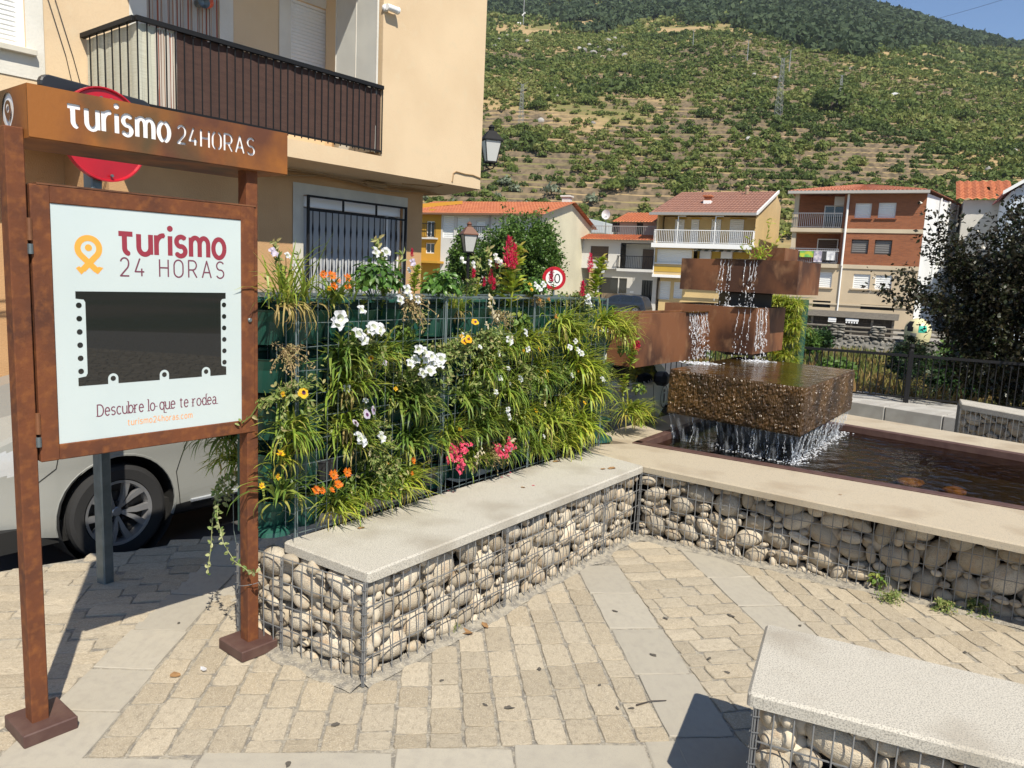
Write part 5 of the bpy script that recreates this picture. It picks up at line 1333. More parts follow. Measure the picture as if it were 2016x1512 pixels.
# flowers, each facing -y (towards the viewer's side), centred on its own origin
def petunia(seed, m=P_WHITE):
 rs = np.random.RandomState(seed); mb = MB(); n = 25; R = .025; ring0 = [(.003 * cos(2 * pi * k / n), .014, .003 * sin(2 * pi * k / n)) for k in range(n)]; r1 = []; r2 = []
 for k in range(n):
  a = 2 * pi * k / n; lob = 1 + .13 * cos(5 * a) + .03 * rs.normal(); r1.append((R * .5 * cos(a), -.002, R * .5 * sin(a))); r2.append((R * lob * cos(a), -.004 + .005 * sin(5 * a + 1) + .002 * rs.normal(), R * lob * sin(a)))
 mb.add(ring0 + r1 + r2, [], 0)
 b = 0
 for k in range(n):
  k2 = (k + 1) % n; t = .5 + .5 * cos(5 * 2 * pi * k / n)
  mb.f.append([k, k2, n + k2, n + k]); mb.m.append(1); mb.t.append(.8); mb.f.append([n + k, n + k2, 2 * n + k2, 2 * n + k]); mb.m.append(0); mb.t.append(t)
 return mb.mesh('flower', [m, P_THR if m is P_WHITE else m])
def daisy(seed, m=P_OR, R=.026, n=15, c=P_DORANGE):
 rs = np.random.RandomState(seed); mb = MB()
 for k in range(n):
  a = 2 * pi * k / n + rs.normal() * .05; r = R * rs.uniform(.85, 1.1); w_ = R * .17; d = np.array([cos(a), 0, sin(a)]); s = np.array([-sin(a), 0, cos(a)]); y = -.003 + rs.normal() * .002
  mb.add([d * R * .2, d * r * .6 + s * w_ + np.array([0, y, 0]), d * r + np.array([0, y * 2.2, 0]), d * r * .6 - s * w_ + np.array([0, y, 0])], [(0, 1, 2, 3)], 0, rs.rand())
 mb.lathe([(0, -.008), (R * .15, -.007), (R * .27, -.001), (R * .25, .006), (0, .012)], 10, ax='y', mi=1)
 return mb.mesh('flower', [m, c])
def pansy(seed, m=P_YE, eye=P_PUR):
 rs = np.random.RandomState(seed); mb = MB()
 for (a, r) in ((90 + 38, .015), (90 - 38, .015), (180 + 12, .013), (-12, .013), (-90, .016)):
  c = np.array([cos(radians(a)), 0, sin(radians(a))]) * .010; P = [c + np.array([r * .8 * cos(t), -.001 - .001 * (a < 0) + rs.normal() * .0006, r * .75 * sin(t)]) for t in np.linspace(0, 2 * pi, 10, endpoint=False)]; mb.add(P, [tuple(range(10))[::-1]], 0, rs.rand())
 mb.add([(.008 * cos(t), -.0045, .007 * sin(t) - .002) for t in np.linspace(0, 2 * pi, 8, endpoint=False)], [tuple(range(8))[::-1]], 1, .5)
 return mb.mesh('flower', [m, eye])
def plume(seed, H=.10, R=.026, m=P_RED):
 rs = np.random.RandomState(seed); mb = MB()
 for i in range(170):
  t = rs.rand(); w_ = R * (1 - t) ** .55 * (.45 + min(t * 4, .55)); a = rs.rand() * 2 * pi; q = np.array([w_ * rs.rand() ** .5 * cos(a), w_ * rs.rand() ** .5 * sin(a) * .7, H * t]); l = rs.uniform(.010, .022); d = np.array([.35 * cos(a), .35 * sin(a), 1]) + rs.normal(size=3) * .15
  leaf(mb, q, rv(rs), d, l, l * .34, rs.rand())
 return mb.mesh('flower', m)
def cluster(seed, m=P_PINK, R=.032, n=16, s=.013):
 rs = np.random.RandomState(seed); mb = MB()
 for i in range(n):
  c = np.array([rs.normal() * R * .55, -abs(rs.normal()) * R * .35, rs.normal() * R * .6]); n_ = np.array([rs.normal() * .5, -1, rs.normal() * .5 + .2])
  for k in range(4):
   a = k * pi / 2 + rs.rand(); u = np.array([cos(a), 0, sin(a)]); leaf(mb, c, n_, u, s * rs.uniform(.8, 1.2), s * 1.0, rs.rand())
 return mb.mesh('flower', m)
FOL = {
 'grass': [grass_mesh(1), grass_mesh(2), grass_mesh(3, 125, .135), grass_mesh(4, 95, .165)],
 'dark': [grass_mesh(11, 120, .14, .0115, L_DARK), grass_mesh(12, 115, .155, .010, L_DARK), grass_mesh(13, 120, .13, .012, L_DARK)],
 'yellow': [grass_mesh(21, 125, .15, .0105, L_YEL), grass_mesh(22, 140, .16, .0095, L_YEL), grass_mesh(23, 120, .14, .0115, L_YEL)],
 'tuft': [grass_mesh(31, 80, .17, .0075, L_GRASS, 1.5, 30, (.7, 1.5)), grass_mesh(32, 70, .16, .0075, L_GRASS, 1.5, 26, (.7, 1.5))],
 'dry': [straggle_mesh(41, 28, .12, L_DRY, .014), straggle_mesh(42, 30, .11, L_DRY, .013)],
 'basil': [basil_mesh(51, .105, 240), basil_mesh(52, .11, 250), basil_mesh(53, .10, 220)],
 'straggle': [straggle_mesh(61), straggle_mesh(62, 30, .12), straggle_mesh(63, 24, .14)],
 'stalk': [stalk_mesh(71), stalk_mesh(72, .19), stalk_mesh(73, .14)],
 'celosia': [upright_mesh(81, .15, L_YEL, 95, .05), upright_mesh(82, .14, L_YEL, 85, .05)], 'celosiasmall': [upright_mesh(83, .10, L_DARK, 30, .035), upright_mesh(84, .09, L_GRASS, 30, .035)],
 'gazania': [grass_mesh(91, 45, .13, .011, L_DARK, 1.3, 8, (.5, 1.4)), grass_mesh(92, 50, .13, .011, L_YEL, 1.2, 10, (.4, 1.4))],
 'begonia': [basil_mesh(95, .05, 50, L_DARK, .026), basil_mesh(96, .05, 46, L_DARK, .026)],
 'herb': [basil_mesh(97, .05, 60, L_DARK, .026), upright_mesh(98, .13, L_BASIL, 36, .034)],
}
FLW = {'petunia': [petunia(i) for i in range(4)], 'orange': [daisy(i) for i in range(3)], 'gold': [daisy(10 + i, P_YE, .02, 13) for i in range(2)], 'pansy': [pansy(i) for i in range(2)], 'violet': [pansy(5, P_LIL), pansy(6, P_LIL)],
       'plume': [plume(1, .12, .028), plume(2, .10, .022)], 'spike': [plume(3, .075, .014), plume(4, .065, .013)], 'tuftplume': [plume(5, .05, .024)], 'pink': [cluster(1), cluster(2), cluster(3)], 'cream': [cluster(4, P_CREAM, .022, 9, .010), cluster(5, P_CREAM, .024, 10, .010)], 'lilac': [petunia(9, P_LIL)], 'dull': [daisy(20, P_DORANGE, .02, 12)]}
prs = random.Random(99)
def plant(kind, px, py, label, s=1.0, flowers=(), off=.05, cat='plant', name=None, group=None, fs=1.0, rot=None, mesh=None):
 """a plant rooted in the wall where its sight line meets the pots; flowers = (kind, px, py, scale)"""
 u, z = wuv(px, py, off); base = WF.w(u, off, z); rz = WR + (prs.uniform(-.25, .25) if rot is None else rot)
 t = thing(name or 'potted_plant', label, cat, base, rz, group); s *= 1.38 if kind in ('grass', 'dark', 'yellow', 'straggle', 'dry', 'gazania', 'tuft') else 1.2; s *= .72 if kind == 'dry' else 1; t.scale = (s, s, s)
 link('foliage', mesh or prs.choice(FOL[kind]), t)
 for (fk, fx, fy, sc_) in flowers:
  fo_ = off - (.15 if py > 600 else .085) - prs.uniform(0, .04); fu, fz = wuv(fx, fy, fo_); w_ = WF.w(fu, fo_, fz) - base; ca, sa = cos(-rz), sin(-rz); lx = (w_[0] * ca - w_[1] * sa) / s; ly = (w_[0] * sa + w_[1] * ca) / s; lz = w_[2] / s
  tall = fk in ('plume', 'spike', 'tuftplume')
  k = sc_ * fs / s; M_ = Matrix.Translation((lx, ly, lz)) @ (Matrix.Rotation(prs.uniform(-.3, .3), 4, 'Z') @ (Matrix.Rotation(0 if tall else prs.uniform(-.75, -.1), 4, 'X')) @ Matrix.Rotation(0 if tall else prs.uniform(0, 6), 4, 'Y')) @ Matrix.Scale(k, 4)
  link('flower', prs.choice(FLW[fk]), t, mtx=M_)
  if not tall and fk not in ('pink', 'cream'):
   mb = MB(); mb.tube([(0, 0, 0), (lx * .5, ly * .6, lz * .6 + .01), (lx, ly + .008, lz)], .0013, 4, tint=.3); mb.obj('stem', L_SILV, t)
 return t
W = lambda *p: [('petunia', x, y, prs.uniform(.85, 1.15)) for x, y in p]
# top row
plant('tuft', 562, 596, 'pale yellow green grass tuft in the top left planter with dried roots hanging', 1.25)
plant('stalk', 553, 575, 'grey lilac petunia stalk rising behind the top left grass tuft', 1.1, [('lilac', 538, 497, .9), ('petunia', 566, 503, .6), ('petunia', 580, 527, .7)], off=.12)
plant('gazania', 650, 594, 'orange zinnia with thin leaves on the top row at the left', 1.0, [('orange', 636, 540, .75), ('orange', 653, 543, .95), ('orange', 666, 553, .6), ('orange', 657, 563, .8), ('gold', 648, 568, .7)])
plant('celosiasmall', 690, 590, 'small orange zinnia next to the large basil on the top row', .8, [('orange', 684, 547, .8), ('orange', 684, 565, .75)])
plant('basil', 735, 588, 'large green basil bush on the top row of the planter wall', 1.0)
plant('stalk', 752, 588, 'tall white petunia on a stalk right of the large basil', 1.5, W((740, 497), (760, 496), (747, 521), (748, 548), (768, 542), (773, 552)), off=.14)
plant('straggle', 795, 592, 'fading white petunia with yellow leaves on the top row', .85, W((801, 570), (806, 582), (822, 590), (788, 590)), mesh=FOL['dry'][0])
plant('celosia', 815, 575, 'yellow green leafy plant topped by a pale lilac flower', .75, [('lilac', 812, 517, .8), ('petunia', 805, 532, .6), ('spike', 811, 506, .5)], off=.13)
plant('basil', 865, 590, 'second green basil bush on the top row, under the street lantern', .92)
plant('stalk', 918, 585, 'thin white petunia in front of the street lantern', 1.35, W((911, 513), (932, 522)), off=.16)
plant('stalk', 962, 585, 'white petunia trumpet group left of the tall red plume', 1.45, W((964, 518), (976, 506), (982, 515)), off=.16)
plant('celosiasmall', 935, 585, 'dark red celosia spike beside the street lantern post', 1.0, [('spike', 932, 548, .8), ('spike', 953, 565, .7)], off=.2)
plant('celosiasmall', 972, 585, 'two crimson celosia spikes left of the tall plume', 1.1, [('plume', 966, 560, .7), ('spike', 972, 572, .9), ('spike', 978, 530, .7)], off=.2)
plant('celosia', 1004, 596, 'tall crimson celosia plume with yellow green leaves standing above the wall', 1.75, [('plume', 1000, 527, 1.55), ('plume', 1011, 530, 1.3)])
plant('basil', 1047, 585, 'round leaved green plant with yellow flowers right of the tall plume', .7, [('gold', 1043, 560, .8), ('gold', 1046, 570, .8), ('petunia', 1055, 562, .9), ('petunia', 1062, 568, .9), ('petunia', 1070, 560, .8), ('dull', 1062, 590, .8)])
plant('celosiasmall', 1085, 585, 'thin purple celosia spike in front of the speed sign', .8, [('spike', 1085, 556, 1.0)], off=.16)
plant('straggle', 1118, 590, 'dry feathery stalks on the top row right of the speed sign', 1.0, off=.12)
plant('celosia', 1170, 585, 'tall yellow green celosia with a crimson tip before the white house', 1.5, [('plume', 1161, 537, 1.0)], off=.10)
plant('celosiasmall', 1147, 592, 'short crimson celosia beside white flowers at the right end of the top row', .9, [('spike', 1146, 585, 1.2), ('petunia', 1158, 585, .9), ('petunia', 1162, 598, .9), ('petunia', 1155, 594, .8)])
# second row
plant('dry', 560, 690, 'brown dried plant in the second planter at the left edge', 1.05)
plant('dark', 672, 706, 'deep green strap leaved plant under the large white petunias', 1.15)
plant('straggle', 705, 668, 'large white petunias trailing over the second row at the left', 1.0, W((670, 626), (664, 638), (712, 610), (736, 643), (746, 648), (728, 650), (706, 657), (716, 668)), fs=1.15)
plant('herb', 790, 668, 'small light green leafy plant in the second row', .9)
plant('straggle', 836, 716, 'dense cluster of white petunias in the middle left of the wall', 1.1, W((824, 688), (838, 693), (850, 702), (858, 712), (866, 718), (852, 718), (838, 708), (832, 734), (846, 730), (808, 716), (818, 708), (868, 706)), fs=1.05)
plant('straggle', 935, 668, 'yellow pansies over dull green stems in the second row', 1.1, [('pansy', 935, 634, 1.0), ('pansy', 922, 668, 1.1), ('pansy', 914, 672, .9), ('gold', 908, 662, .7)])
plant('dry', 968, 622, 'faded cream flower heads hanging below the tall plume', 1.0, [('cream', 965, 605, 1.0), ('cream', 972, 622, 1.0), ('cream', 966, 588, .9), ('cream', 958, 640, .7)])
plant('herb', 1013, 650, 'small dark green basil in the second row below the yellow flowers', 1.35)
plant('dry', 1045, 590, 'withered brown blooms on the top edge of the wall', .7)
plant('grass', 1092, 640, 'long leaved plant with dull orange flower in the second row', 1.1, [('dull', 1094, 624, 1.0), ('dull', 1080, 590, .8)])
plant('yellow', 1178, 640, 'broad yellow green plant at the upper right corner of the wall', 1.25)
# third row
plant('straggle', 560, 770, 'thin green stems with a yellow pansy at the left edge, third row', 1.05, [('pansy', 597, 774, 1.1), ('gold', 556, 776, .7)])
plant('grass', 680, 762, 'drooping grass plant with dried tips in the third row', 1.15)
plant('dark', 800, 796, 'large dark green strap leaved plant in the third row', 1.2)
plant('straggle', 790, 740, 'straggling petunia stems below the white cluster', .9, [('lilac', 757, 715, .6)])
plant('dark', 905, 786, 'dark strap leaved plant in the middle of the third row', 1.15)
plant('grass', 945, 730, 'green grass plant below the yellow pansies', 1.15)
plant('straggle', 1010, 730, 'fine stemmed plant with one white petunia in the middle of the wall', 1.1, W((1003, 671), (1035, 655)) + [('pansy', 1062, 688, .8), ('gold', 1030, 690, .6)])
plant('dark', 1052, 752, 'strap leaved plant right of the middle of the wall', 1.2)
plant('yellow', 1125, 720, 'large yellow green strap plant with small white flowers in the third row at the right', 1.3, W((1122, 684), (1138, 690), (1145, 696), (1133, 672)), fs=.8)
plant('yellow', 1145, 770, 'wide arching yellow green clump near the right end', 1.35)
plant('grass', 985, 772, 'green arching plant left of two small white flowers', 1.15, W((984, 745), (1025, 746), (976, 772)), fs=.75)
plant('straggle', 870, 690, 'thin stems at the left of the yellow pansies', .9)
# fourth row
plant('grass', 560, 852, 'half dried grass plant in the fourth row at the left edge', 1.15)
plant('straggle', 722, 846, 'purple and white pansies above the white petunias', .8, [('violet', 722, 816, 1.15), ('violet', 735, 808, 1.0), ('violet', 700, 833, .9)])
plant('grass', 672, 838, 'narrow leaved plant in the fourth row left of the pansies', 1.0)
plant('straggle', 728, 890, 'two white petunias low at the left of the wall', .95, W((709, 862), (713, 870), (751, 861)) + [('cream', 727, 892, .7)], fs=1.15)
plant('dark', 800, 868, 'dark drooping grass plant in the fourth row', 1.15)
plant('grass', 870, 860, 'arching green plant above the pink begonias', 1.15)
plant('dark', 935, 842, 'deep green plant over the left begonia', 1.1, [('gold', 905, 845, .6)])
plant('grass', 1000, 838, 'green strap plant over the right begonia', 1.15, W((1003, 822), (1000, 814)), fs=.7)
plant('grass', 1065, 832, 'green arching plant in the fourth row with white buds', 1.2, [('petunia', 1000, 806, .6), ('cream', 1073, 795, .8)])
plant('yellow', 1128, 838, 'bright yellow green clump spilling to the bench at the right end', 1.4)
plant('yellow', 1100, 870, 'low yellow green strap leaves touching the bench near the right end', 1.1)
# lowest row
plant('gazania', 548, 905, 'yellow gazania with grey green leaves near the rusty post', .85, [('gold', 552, 893, 1.0)])
plant('gazania', 546, 975, 'drooping plant with two yellow buds at the foot of the rusty post', 1.2, [('gold', 546, 939, .8), ('gold', 515, 957, .75)])
plant('gazania', 648, 985, 'bright orange gazania in the lowest row at the left', 1.0, [('orange', 656, 935, 1.0), ('orange', 683, 930, .95), ('orange', 665, 954, .9), ('orange', 622, 965, .8), ('orange', 634, 966, .7), ('orange', 653, 965, .6)])
plant('yellow', 655, 1000, 'yellowed leaves hanging below the orange gazania', .8)
plant('grass', 712, 978, 'thin green grass plant in the lowest row right of the gazania', .95)
plant('yellow', 772, 952, 'bright green strap plant with two orange blooms in the lowest row', 1.05, [('orange', 813, 907, .75), ('orange', 810, 932, .6), ('dull', 762, 912, .5)])
plant('straggle', 745, 918, 'leafy petunia stems trailing under the two white petunias', .9)
plant('begonia', 900, 912, 'coral pink begonia, the left one of two', 1.0, [('pink', 890, 886, 1.0), ('pink', 912, 880, .95), ('pink', 885, 906, .8), ('pink', 905, 915, 1.0), ('pink', 900, 900, .9)])
plant('begonia', 940, 905, 'small white begonia between the pink ones', .8, [('cream', 938, 900, 1.0), ('cream', 946, 892, .8), ('cream', 928, 876, .6)])
plant('begonia', 988, 892, 'coral pink begonia, the right one of two', 1.0, [('pink', 985, 893, 1.0), ('pink', 1003, 876, .95), ('pink', 975, 884, .7), ('pink', 996, 888, .9), ('cream', 1034, 874, .8), ('cream', 1010, 866, .7)])
plant('grass', 1048, 882, 'low green plant at the bench right of the begonias', .9)
plant('dark', 1088, 850, 'dark leaves between the two yellow green clumps', .9)
for (px, py, lb) in ((640, 915, 'nearly empty dark planter with bare soil and a twig in the second lowest row'), (838, 930, 'small pot with withered twigs in the lowest row')):
 u, z = wuv(px, py, .07); t = thing('flower_pot', lb, 'flower pot', WF.w(u, .07, z - .06), WR); mb = MB(); mb.lathe([(0, 0), (.045, 0), (.06, .085), (.065, .085), (.066, .10), (.060, .10), (.058, .08), (0, .08)], 18); mb.obj('pot', DARKGREY, t)
 mb = MB(); mb.lathe([(0, .084), (.057, .082)], 14); mb.obj('soil', SOIL, t); mb = MB()
 for k in range(5): mb.tube([(.01 * k - .02, 0, .08), (.02 * k - .05, -.02, .13 + .01 * k)], .0015, 4)
 mb.obj('twig', L_DRY, t)
# plants that fill the remaining pots
fl_ = ('yellow green strap leaved plant filling a pot of the planter wall', 'green grass plant filling a pot of the planter wall', 'dark green plant filling a pot of the planter wall', 'straggly small leaved plant filling a pot of the planter wall')
for r in range(4):
 for c in range(2, NC * 2):
  u = CW * (c + .5 + prs.uniform(-.3, .3)) / 2; z = RH * (r + .72) + prs.uniform(-.03, .03); fq = (c / NC / 2)
  if prs.random() < (.36 if c > 5 else .5): continue
  k = prs.choice((['yellow'] * 3 + ['grass'] * 2 + ['dark', 'straggle', 'straggle']) if fq > .55 else (['dark'] * 3 + ['grass'] * 3 + ['straggle'] * 4 + ['dry']))
  i = {'yellow': 0, 'grass': 1, 'dark': 2, 'straggle': 3, 'dry': 3}[k]; b = WF.w(u, .07, z); t = thing('potted_plant', fl_[i], 'plant', b, WR + prs.uniform(-.4, .4), 'plants filling the planter wall'); s = prs.uniform(1.05, 1.5); t.scale = (s, s, s); link('foliage', prs.choice(FOL[k]), t)
  for _ in range(prs.choice((0, 0, 0, 1, 1, 2))): link('flower', prs.choice(FLW[prs.choice(('petunia', 'petunia', 'petunia', 'gold', 'pansy', 'cream'))]), t, mtx=Matrix.Translation((prs.uniform(-.06, .06), -prs.uniform(.10, .16), prs.uniform(-.02, .07))) @ Matrix.Rotation(prs.uniform(-.9, .3), 4, 'X') @ Matrix.Rotation(prs.uniform(0, 6), 4, 'Y') @ Matrix.Scale(prs.uniform(.4, .6), 4))
for c in range(15):
 u = WL * (c + .3 + prs.random() * .5) / 15; k = prs.choice(('herb', 'tuft', 'celosiasmall', 'straggle', 'herb', 'celosia')); b = WF.w(u, .12, WH * .93); t = thing('potted_plant', {'herb': 'green leafy plant in the top row of pots', 'tuft': 'grass tuft in the top row of pots', 'straggle': 'thin stemmed plant in the top row of pots'}.get(k, 'yellow green plant without bloom in the top row of pots'), 'plant', b, WR + prs.uniform(-.5, .5), 'plants filling the top row'); s = prs.uniform(.8, 1.2); t.scale = (s, s, s); link('foliage', prs.choice(FOL[k]), t)
# right end stack
plant('straggle', 1213, 655, 'yellow green leaves hanging over the right end stack of planters', 1.1, off=.05, mesh=FOL['yellow'][2])
plant('celosiasmall', 1240, 720, 'pink celosia on a leaning stalk in front of the left steel box', 1.3, [('tuftplume', 1253, 690, 1.3)], off=.12, mesh=FOL['celosia'][1])
plant('herb', 1222, 700, 'dark leaves in the upper pot of the right end stack', 1.0, off=.1)
plant('celosia', 1225, 775, 'broad yellow green leaves in the third pot of the right end stack', .9, off=.1)
plant('herb', 1252, 775, 'dark green leaves at the side of the right end stack facing the car', 1.1, off=.28)
plant('yellow', 1232, 812, 'arching yellow green plant low on the right end stack', 1.2, off=.08)
plant('grass', 1255, 826, 'dry tipped grass plant at the outer side of the right end stack', 1.1, [('gold', 1238, 798, .8)], off=.22)
# plants seen on the far side at the left end, and the trailing vine
plant('dark', 462, 860, 'shaded strap leaved plant behind the right post of the stand', 1.05, off=.40, rot=-1.2)
plant('grass', 470, 905, 'shaded grass plant with hanging dried leaves behind the right post', .9, off=.42, rot=-1.2)
L_VAR = leafmat('variegated leaves', [(.10, .20, .03), (.30, .36, .12), (.45, .46, .24), (.14, .25, .05)], .45, .35)
def vine():
 q0 = WF.w(*[(lambda uv: (uv[0], .40, uv[1]))(wuv(470, 930, .40))][0]); t = thing('trailing_vine', 'variegated trailing vine hanging from the left end of the planter wall to the rusty post', 'vine', q0, 0)
 rs = np.random.RandomState(8)
 tr = [[(472, 935), (440, 950), (425, 985), (418, 1030), (415, 1080), (408, 1130)], [(472, 940), (430, 975), (428, 1020), (440, 1070), (462, 1105), (490, 1125), (505, 1127)], [(470, 930), (448, 935), (432, 950), (424, 970)], [(475, 945), (455, 960), (445, 990)]]
 for k, pts in enumerate(tr):
  P = [];
  for i, (px, py) in enumerate(pts):
   f = i / (len(pts) - 1); off = .40 - (.46 * f if k == 1 else .05 * f); u, z = wuv(px, py, off); P.append(WF.w(u, off, z) - q0)
  Q = []
  for a, b in zip(P[:-1], P[1:]):
   for j in range(4): Q.append(a + (b - a) * j / 4)
  Q.append(P[-1]); mb = MB(); mb.tube(Q, .0016, 4, tint=.6)
  for j, q in enumerate(Q):
   for _ in range(4 if j < 12 or k > 1 else 2):
    d = rv(rs); leaf(mb, q, np.array([-.3, -1, .3]) + rs.normal(size=3) * .5, d * np.array([1, .4, 1]), rs.uniform(.016, .028), rs.uniform(.012, .018), rs.rand())
  mb.obj('tendril', L_VAR, t)
vine()
# bare end wires at the left end
mb = MB(); q = [wuv(459, 970, .42), wuv(460, 1042, .42), wuv(474, 1090, .40)]
tag(mb.obj('loose_wire', WIRE_G) if not mb.tube([WF.w(u, .42, z) for u, z in q], .0022, 4) else None, 'loose end of grey cage wire hanging beside the right post', 'wire')
mb = MB(); cpt = at_z(492, 1085, .0); pq = KF.w((uR0 + .03), .03, .30)
ring = [pq + np.array([.052 * cos(a), .052 * sin(a), .012 * cos(a + .6)]) for a in np.linspace(0, 2 * pi, 20)]
tag(mb.obj('wire_loop', WIRE) if not mb.tube(ring, .0016, 4, caps=False) else None, 'thin wire loop tied round the right post of the stand', 'wire')
# sapling in the top box of the fountain
def sapling():
 b = on_edge(C_l, C_c, .62) + dirv(UF) * .22; t = thing('willow_sapling', 'thin pale green sapling growing in the top box of the fountain', 'sapling', (b[0], b[1], C_z1 - .03)); rs = np.random.RandomState(3); mb = MB(); mbs = MB()
 for (dx, h) in ((-.10, .22), (.05, .42), (-.03, .17), (.10, .20), (0.01, .13), (-.16, .14), (.16, .30)):
  P = [np.array([dx * t_ * (1 + .25 * t_) * 1.0, -.02 * t_, h * t_]) for t_ in np.linspace(0, 1, 10)]; mbs.tube(P, .0022, 4, tint=.3)
  for q in P[2:]:
   for _ in range(2): d = rv(rs); d[2] = abs(d[2]) * .8 + .3; leaf(mb, q, rv(rs), d, rs.uniform(.045, .065), .018, rs.rand())
 mb.obj('foliage', L_YEL, t); mbs.obj('stem', L_GRASS, t)
sapling()
# second planter wall, right of the fountain
Q0 = at_y(1508, 715, 8.2); Q1 = at_y(1592, 712, 7.9)
def wall2():
 z0 = float(Q0[2]); top = float(at_y(1545, 585, 8.05)[2]); L2_ = .62 * float(np.linalg.norm((Q1 - Q0)[:2])); a = math.atan2(Q1[1] - Q0[1], Q1[0] - Q0[0]); base = np.array([Q0[0], Q0[1], .1])
 t = thing('planter_wall', 'second planter cage covered with yellow green plants behind the fountain at the right', 'planter wall', base, a)
 pm = planter_mesh(.26, .2); h = top - .1; 
 for r in range(int(h / .2)):
  for c in range(max(1, round(L2_ / .26))): link('planter', pm, t, (.13 + .26 * c, .12, .2 * r))
 mb = MB(); mb.box(0, L2_, .14, .3, 0, h - .02); mb.obj('planter_core', GREENP, t); mb = MB()
 for i in range(10): x = L2_ * i / 9; mb.tube([(x, 0, 0), (x, 0, h), (x, .3, h)], .0025, 4)
 for j in range(12): mb.tube([(0, 0, h * j / 11), (L2_, 0, h * j / 11)], .0025, 4)
 mb.tube([(-.0, .5, h), (L2_, .5, h)], .0025, 4); mb.tube([(-.35, .5, h + .06), (.1, .5, h + .06)], .003, 4); mb.obj('front_mesh', WIRE_G, t)
 rr = random.Random(3); n = 0; lbs = 'yellow green strap leaved plant on the second planter wall behind the fountain'
 for r in range(int(h / .14)):
  for c in range(4):
   u = L2_ * (c + .5) / 4 + rr.uniform(-.04, .04); z = .1 + .14 * r + rr.uniform(-.02, .05)
   o = thing('potted_plant', lbs, 'plant', base + np.array([cos(a) * u, sin(a) * u, z]), a + rr.uniform(-.3, .3), 'plants on the second planter wall'); s = rr.uniform(.9, 1.25); o.scale = (s, s, s); link('foliage', rr.choice(FOL['yellow'] + FOL['grass'][:1]), o)
   if rr.random() < .14: link('flower', FLW['pansy'][0], o, mtx=Matrix.Translation((rr.uniform(-.05, .05), -.10, .03)) @ Matrix.Scale(1.3, 4))
 for r in range(int(h / .15)):
  for c in range(1):
   o = thing('potted_plant', lbs, 'plant', base + np.array([cos(a) * (L2_ - .08) - sin(a) * (.1 + .15 * c), sin(a) * (L2_ - .08) + cos(a) * (.1 + .15 * c), .14 + .15 * r]), a + 1.3, 'plants on the second planter wall'); s = rr.uniform(.9, 1.25); o.scale = (s, s, s); link('foliage', rr.choice(FOL['yellow']), o)
wall2()
# ================================================================== THE OCHRE BUILDING ON THE LEFT
pf = at_z(945, 373, 3.0); BA = 51.7
BF = Fac((pf[0], pf[1], 0), BA)
def buv(x, y, off=0.0): return BF.uv(x, y, off)
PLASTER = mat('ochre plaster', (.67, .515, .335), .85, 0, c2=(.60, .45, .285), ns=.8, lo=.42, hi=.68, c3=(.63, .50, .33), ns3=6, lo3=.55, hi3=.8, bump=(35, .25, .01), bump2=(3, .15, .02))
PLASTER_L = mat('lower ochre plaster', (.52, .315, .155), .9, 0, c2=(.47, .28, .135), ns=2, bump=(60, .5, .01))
CREAM = mat('cream plaster band', (.58, .55, .47), .85, 0, c2=(.50, .47, .40), ns=3, bump=(40, .2, .005))
SHUT = mat('white roller shutter', (.78, .78, .76), .5)
PANE = glassmat('window pane', (.35, .38, .4)); INT = mat('dark interior', (.03, .03, .032), .9)
CURT = mat('white curtain', (.42, .43, .44), .9)
def holes_wall(mb, u0, u1, z0, z1, holes, y=0.0, d=.14, mi=0):
 us = sorted({u0, u1, *[h[0] for h in holes], *[h[1] for h in holes]}); zs = sorted({z0, z1, *[h[2] for h in holes], *[h[3] for h in holes]})
 us = [u for u in us if u0 - 1e-9 <= u <= u1 + 1e-9]; zs = [z for z in zs if z0 - 1e-9 <= z <= z1 + 1e-9]
 for a, b in zip(us[:-1], us[1:]):
  for c, e in zip(zs[:-1], zs[1:]):
   m, n = (a + b) / 2, (c + e) / 2
   if any(h[0] < m < h[1] and h[2] < n < h[3] for h in holes): continue
   mb.quad((a, y, c), (b, y, c), (b, y, e), (a, y, e), mi)
 for (a, b, c, e) in holes:
  mb.quad((a, y, c), (a, y, e), (a, y + d, e), (a, y + d, c), mi); mb.quad((b, y, e), (b, y, c), (b, y + d, c), (b, y + d, e), mi)
  mb.quad((a, y, e), (b, y, e), (b, y + d, e), (a, y + d, e), mi); mb.quad((b, y, c), (a, y, c), (a, y + d, c), (b, y + d, c), mi)
def shutter(parent, u0, u1, z0, z1, y, m=None, pitch=.055, name='roller_shutter', frame=.04, sill=None):
 fr_ = MB(); 
 if frame:
  fr_.box(u0, u0 + frame, y - .02, y + .03, z0, z1); fr_.box(u1 - frame, u1, y - .02, y + .03, z0, z1); fr_.box(u0 + frame, u1 - frame, y - .02, y + .03, z1 - frame, z1)
 p = fr_.obj('window_frame', WHITE, parent) if frame else parent
 mb = MB(); n = max(2, int((z1 - z0 - frame) / pitch)); zz_ = [z0 + (z1 - frame - z0) * i / n for i in range(n + 1)]
 for a, b in zip(zz_[:-1], zz_[1:]):
  mb.add([(u0 + frame, y + .012, a), (u1 - frame, y + .012, a), (u1 - frame, y, a + (b - a) * .3), (u0 + frame, y, a + (b - a) * .3), (u1 - frame, y, b - (b - a) * .15), (u0 + frame, y, b - (b - a) * .15), (u1 - frame, y + .012, b), (u0 + frame, y + .012, b)], [(0, 1, 2, 3), (3, 2, 4, 5), (5, 4, 6, 7)])
 mb.obj(name, m or SHUT, p); return p
OB = thing('apartment_building', 'ochre plastered apartment building with an overhanging upper floor and a balcony at the left', 'building', BF.p, radians(BA))
OFFL = .75; REC = 1.28
bL = buv(268, 22)[0]; bR = buv(752, 183)[0]                     # balcony between these
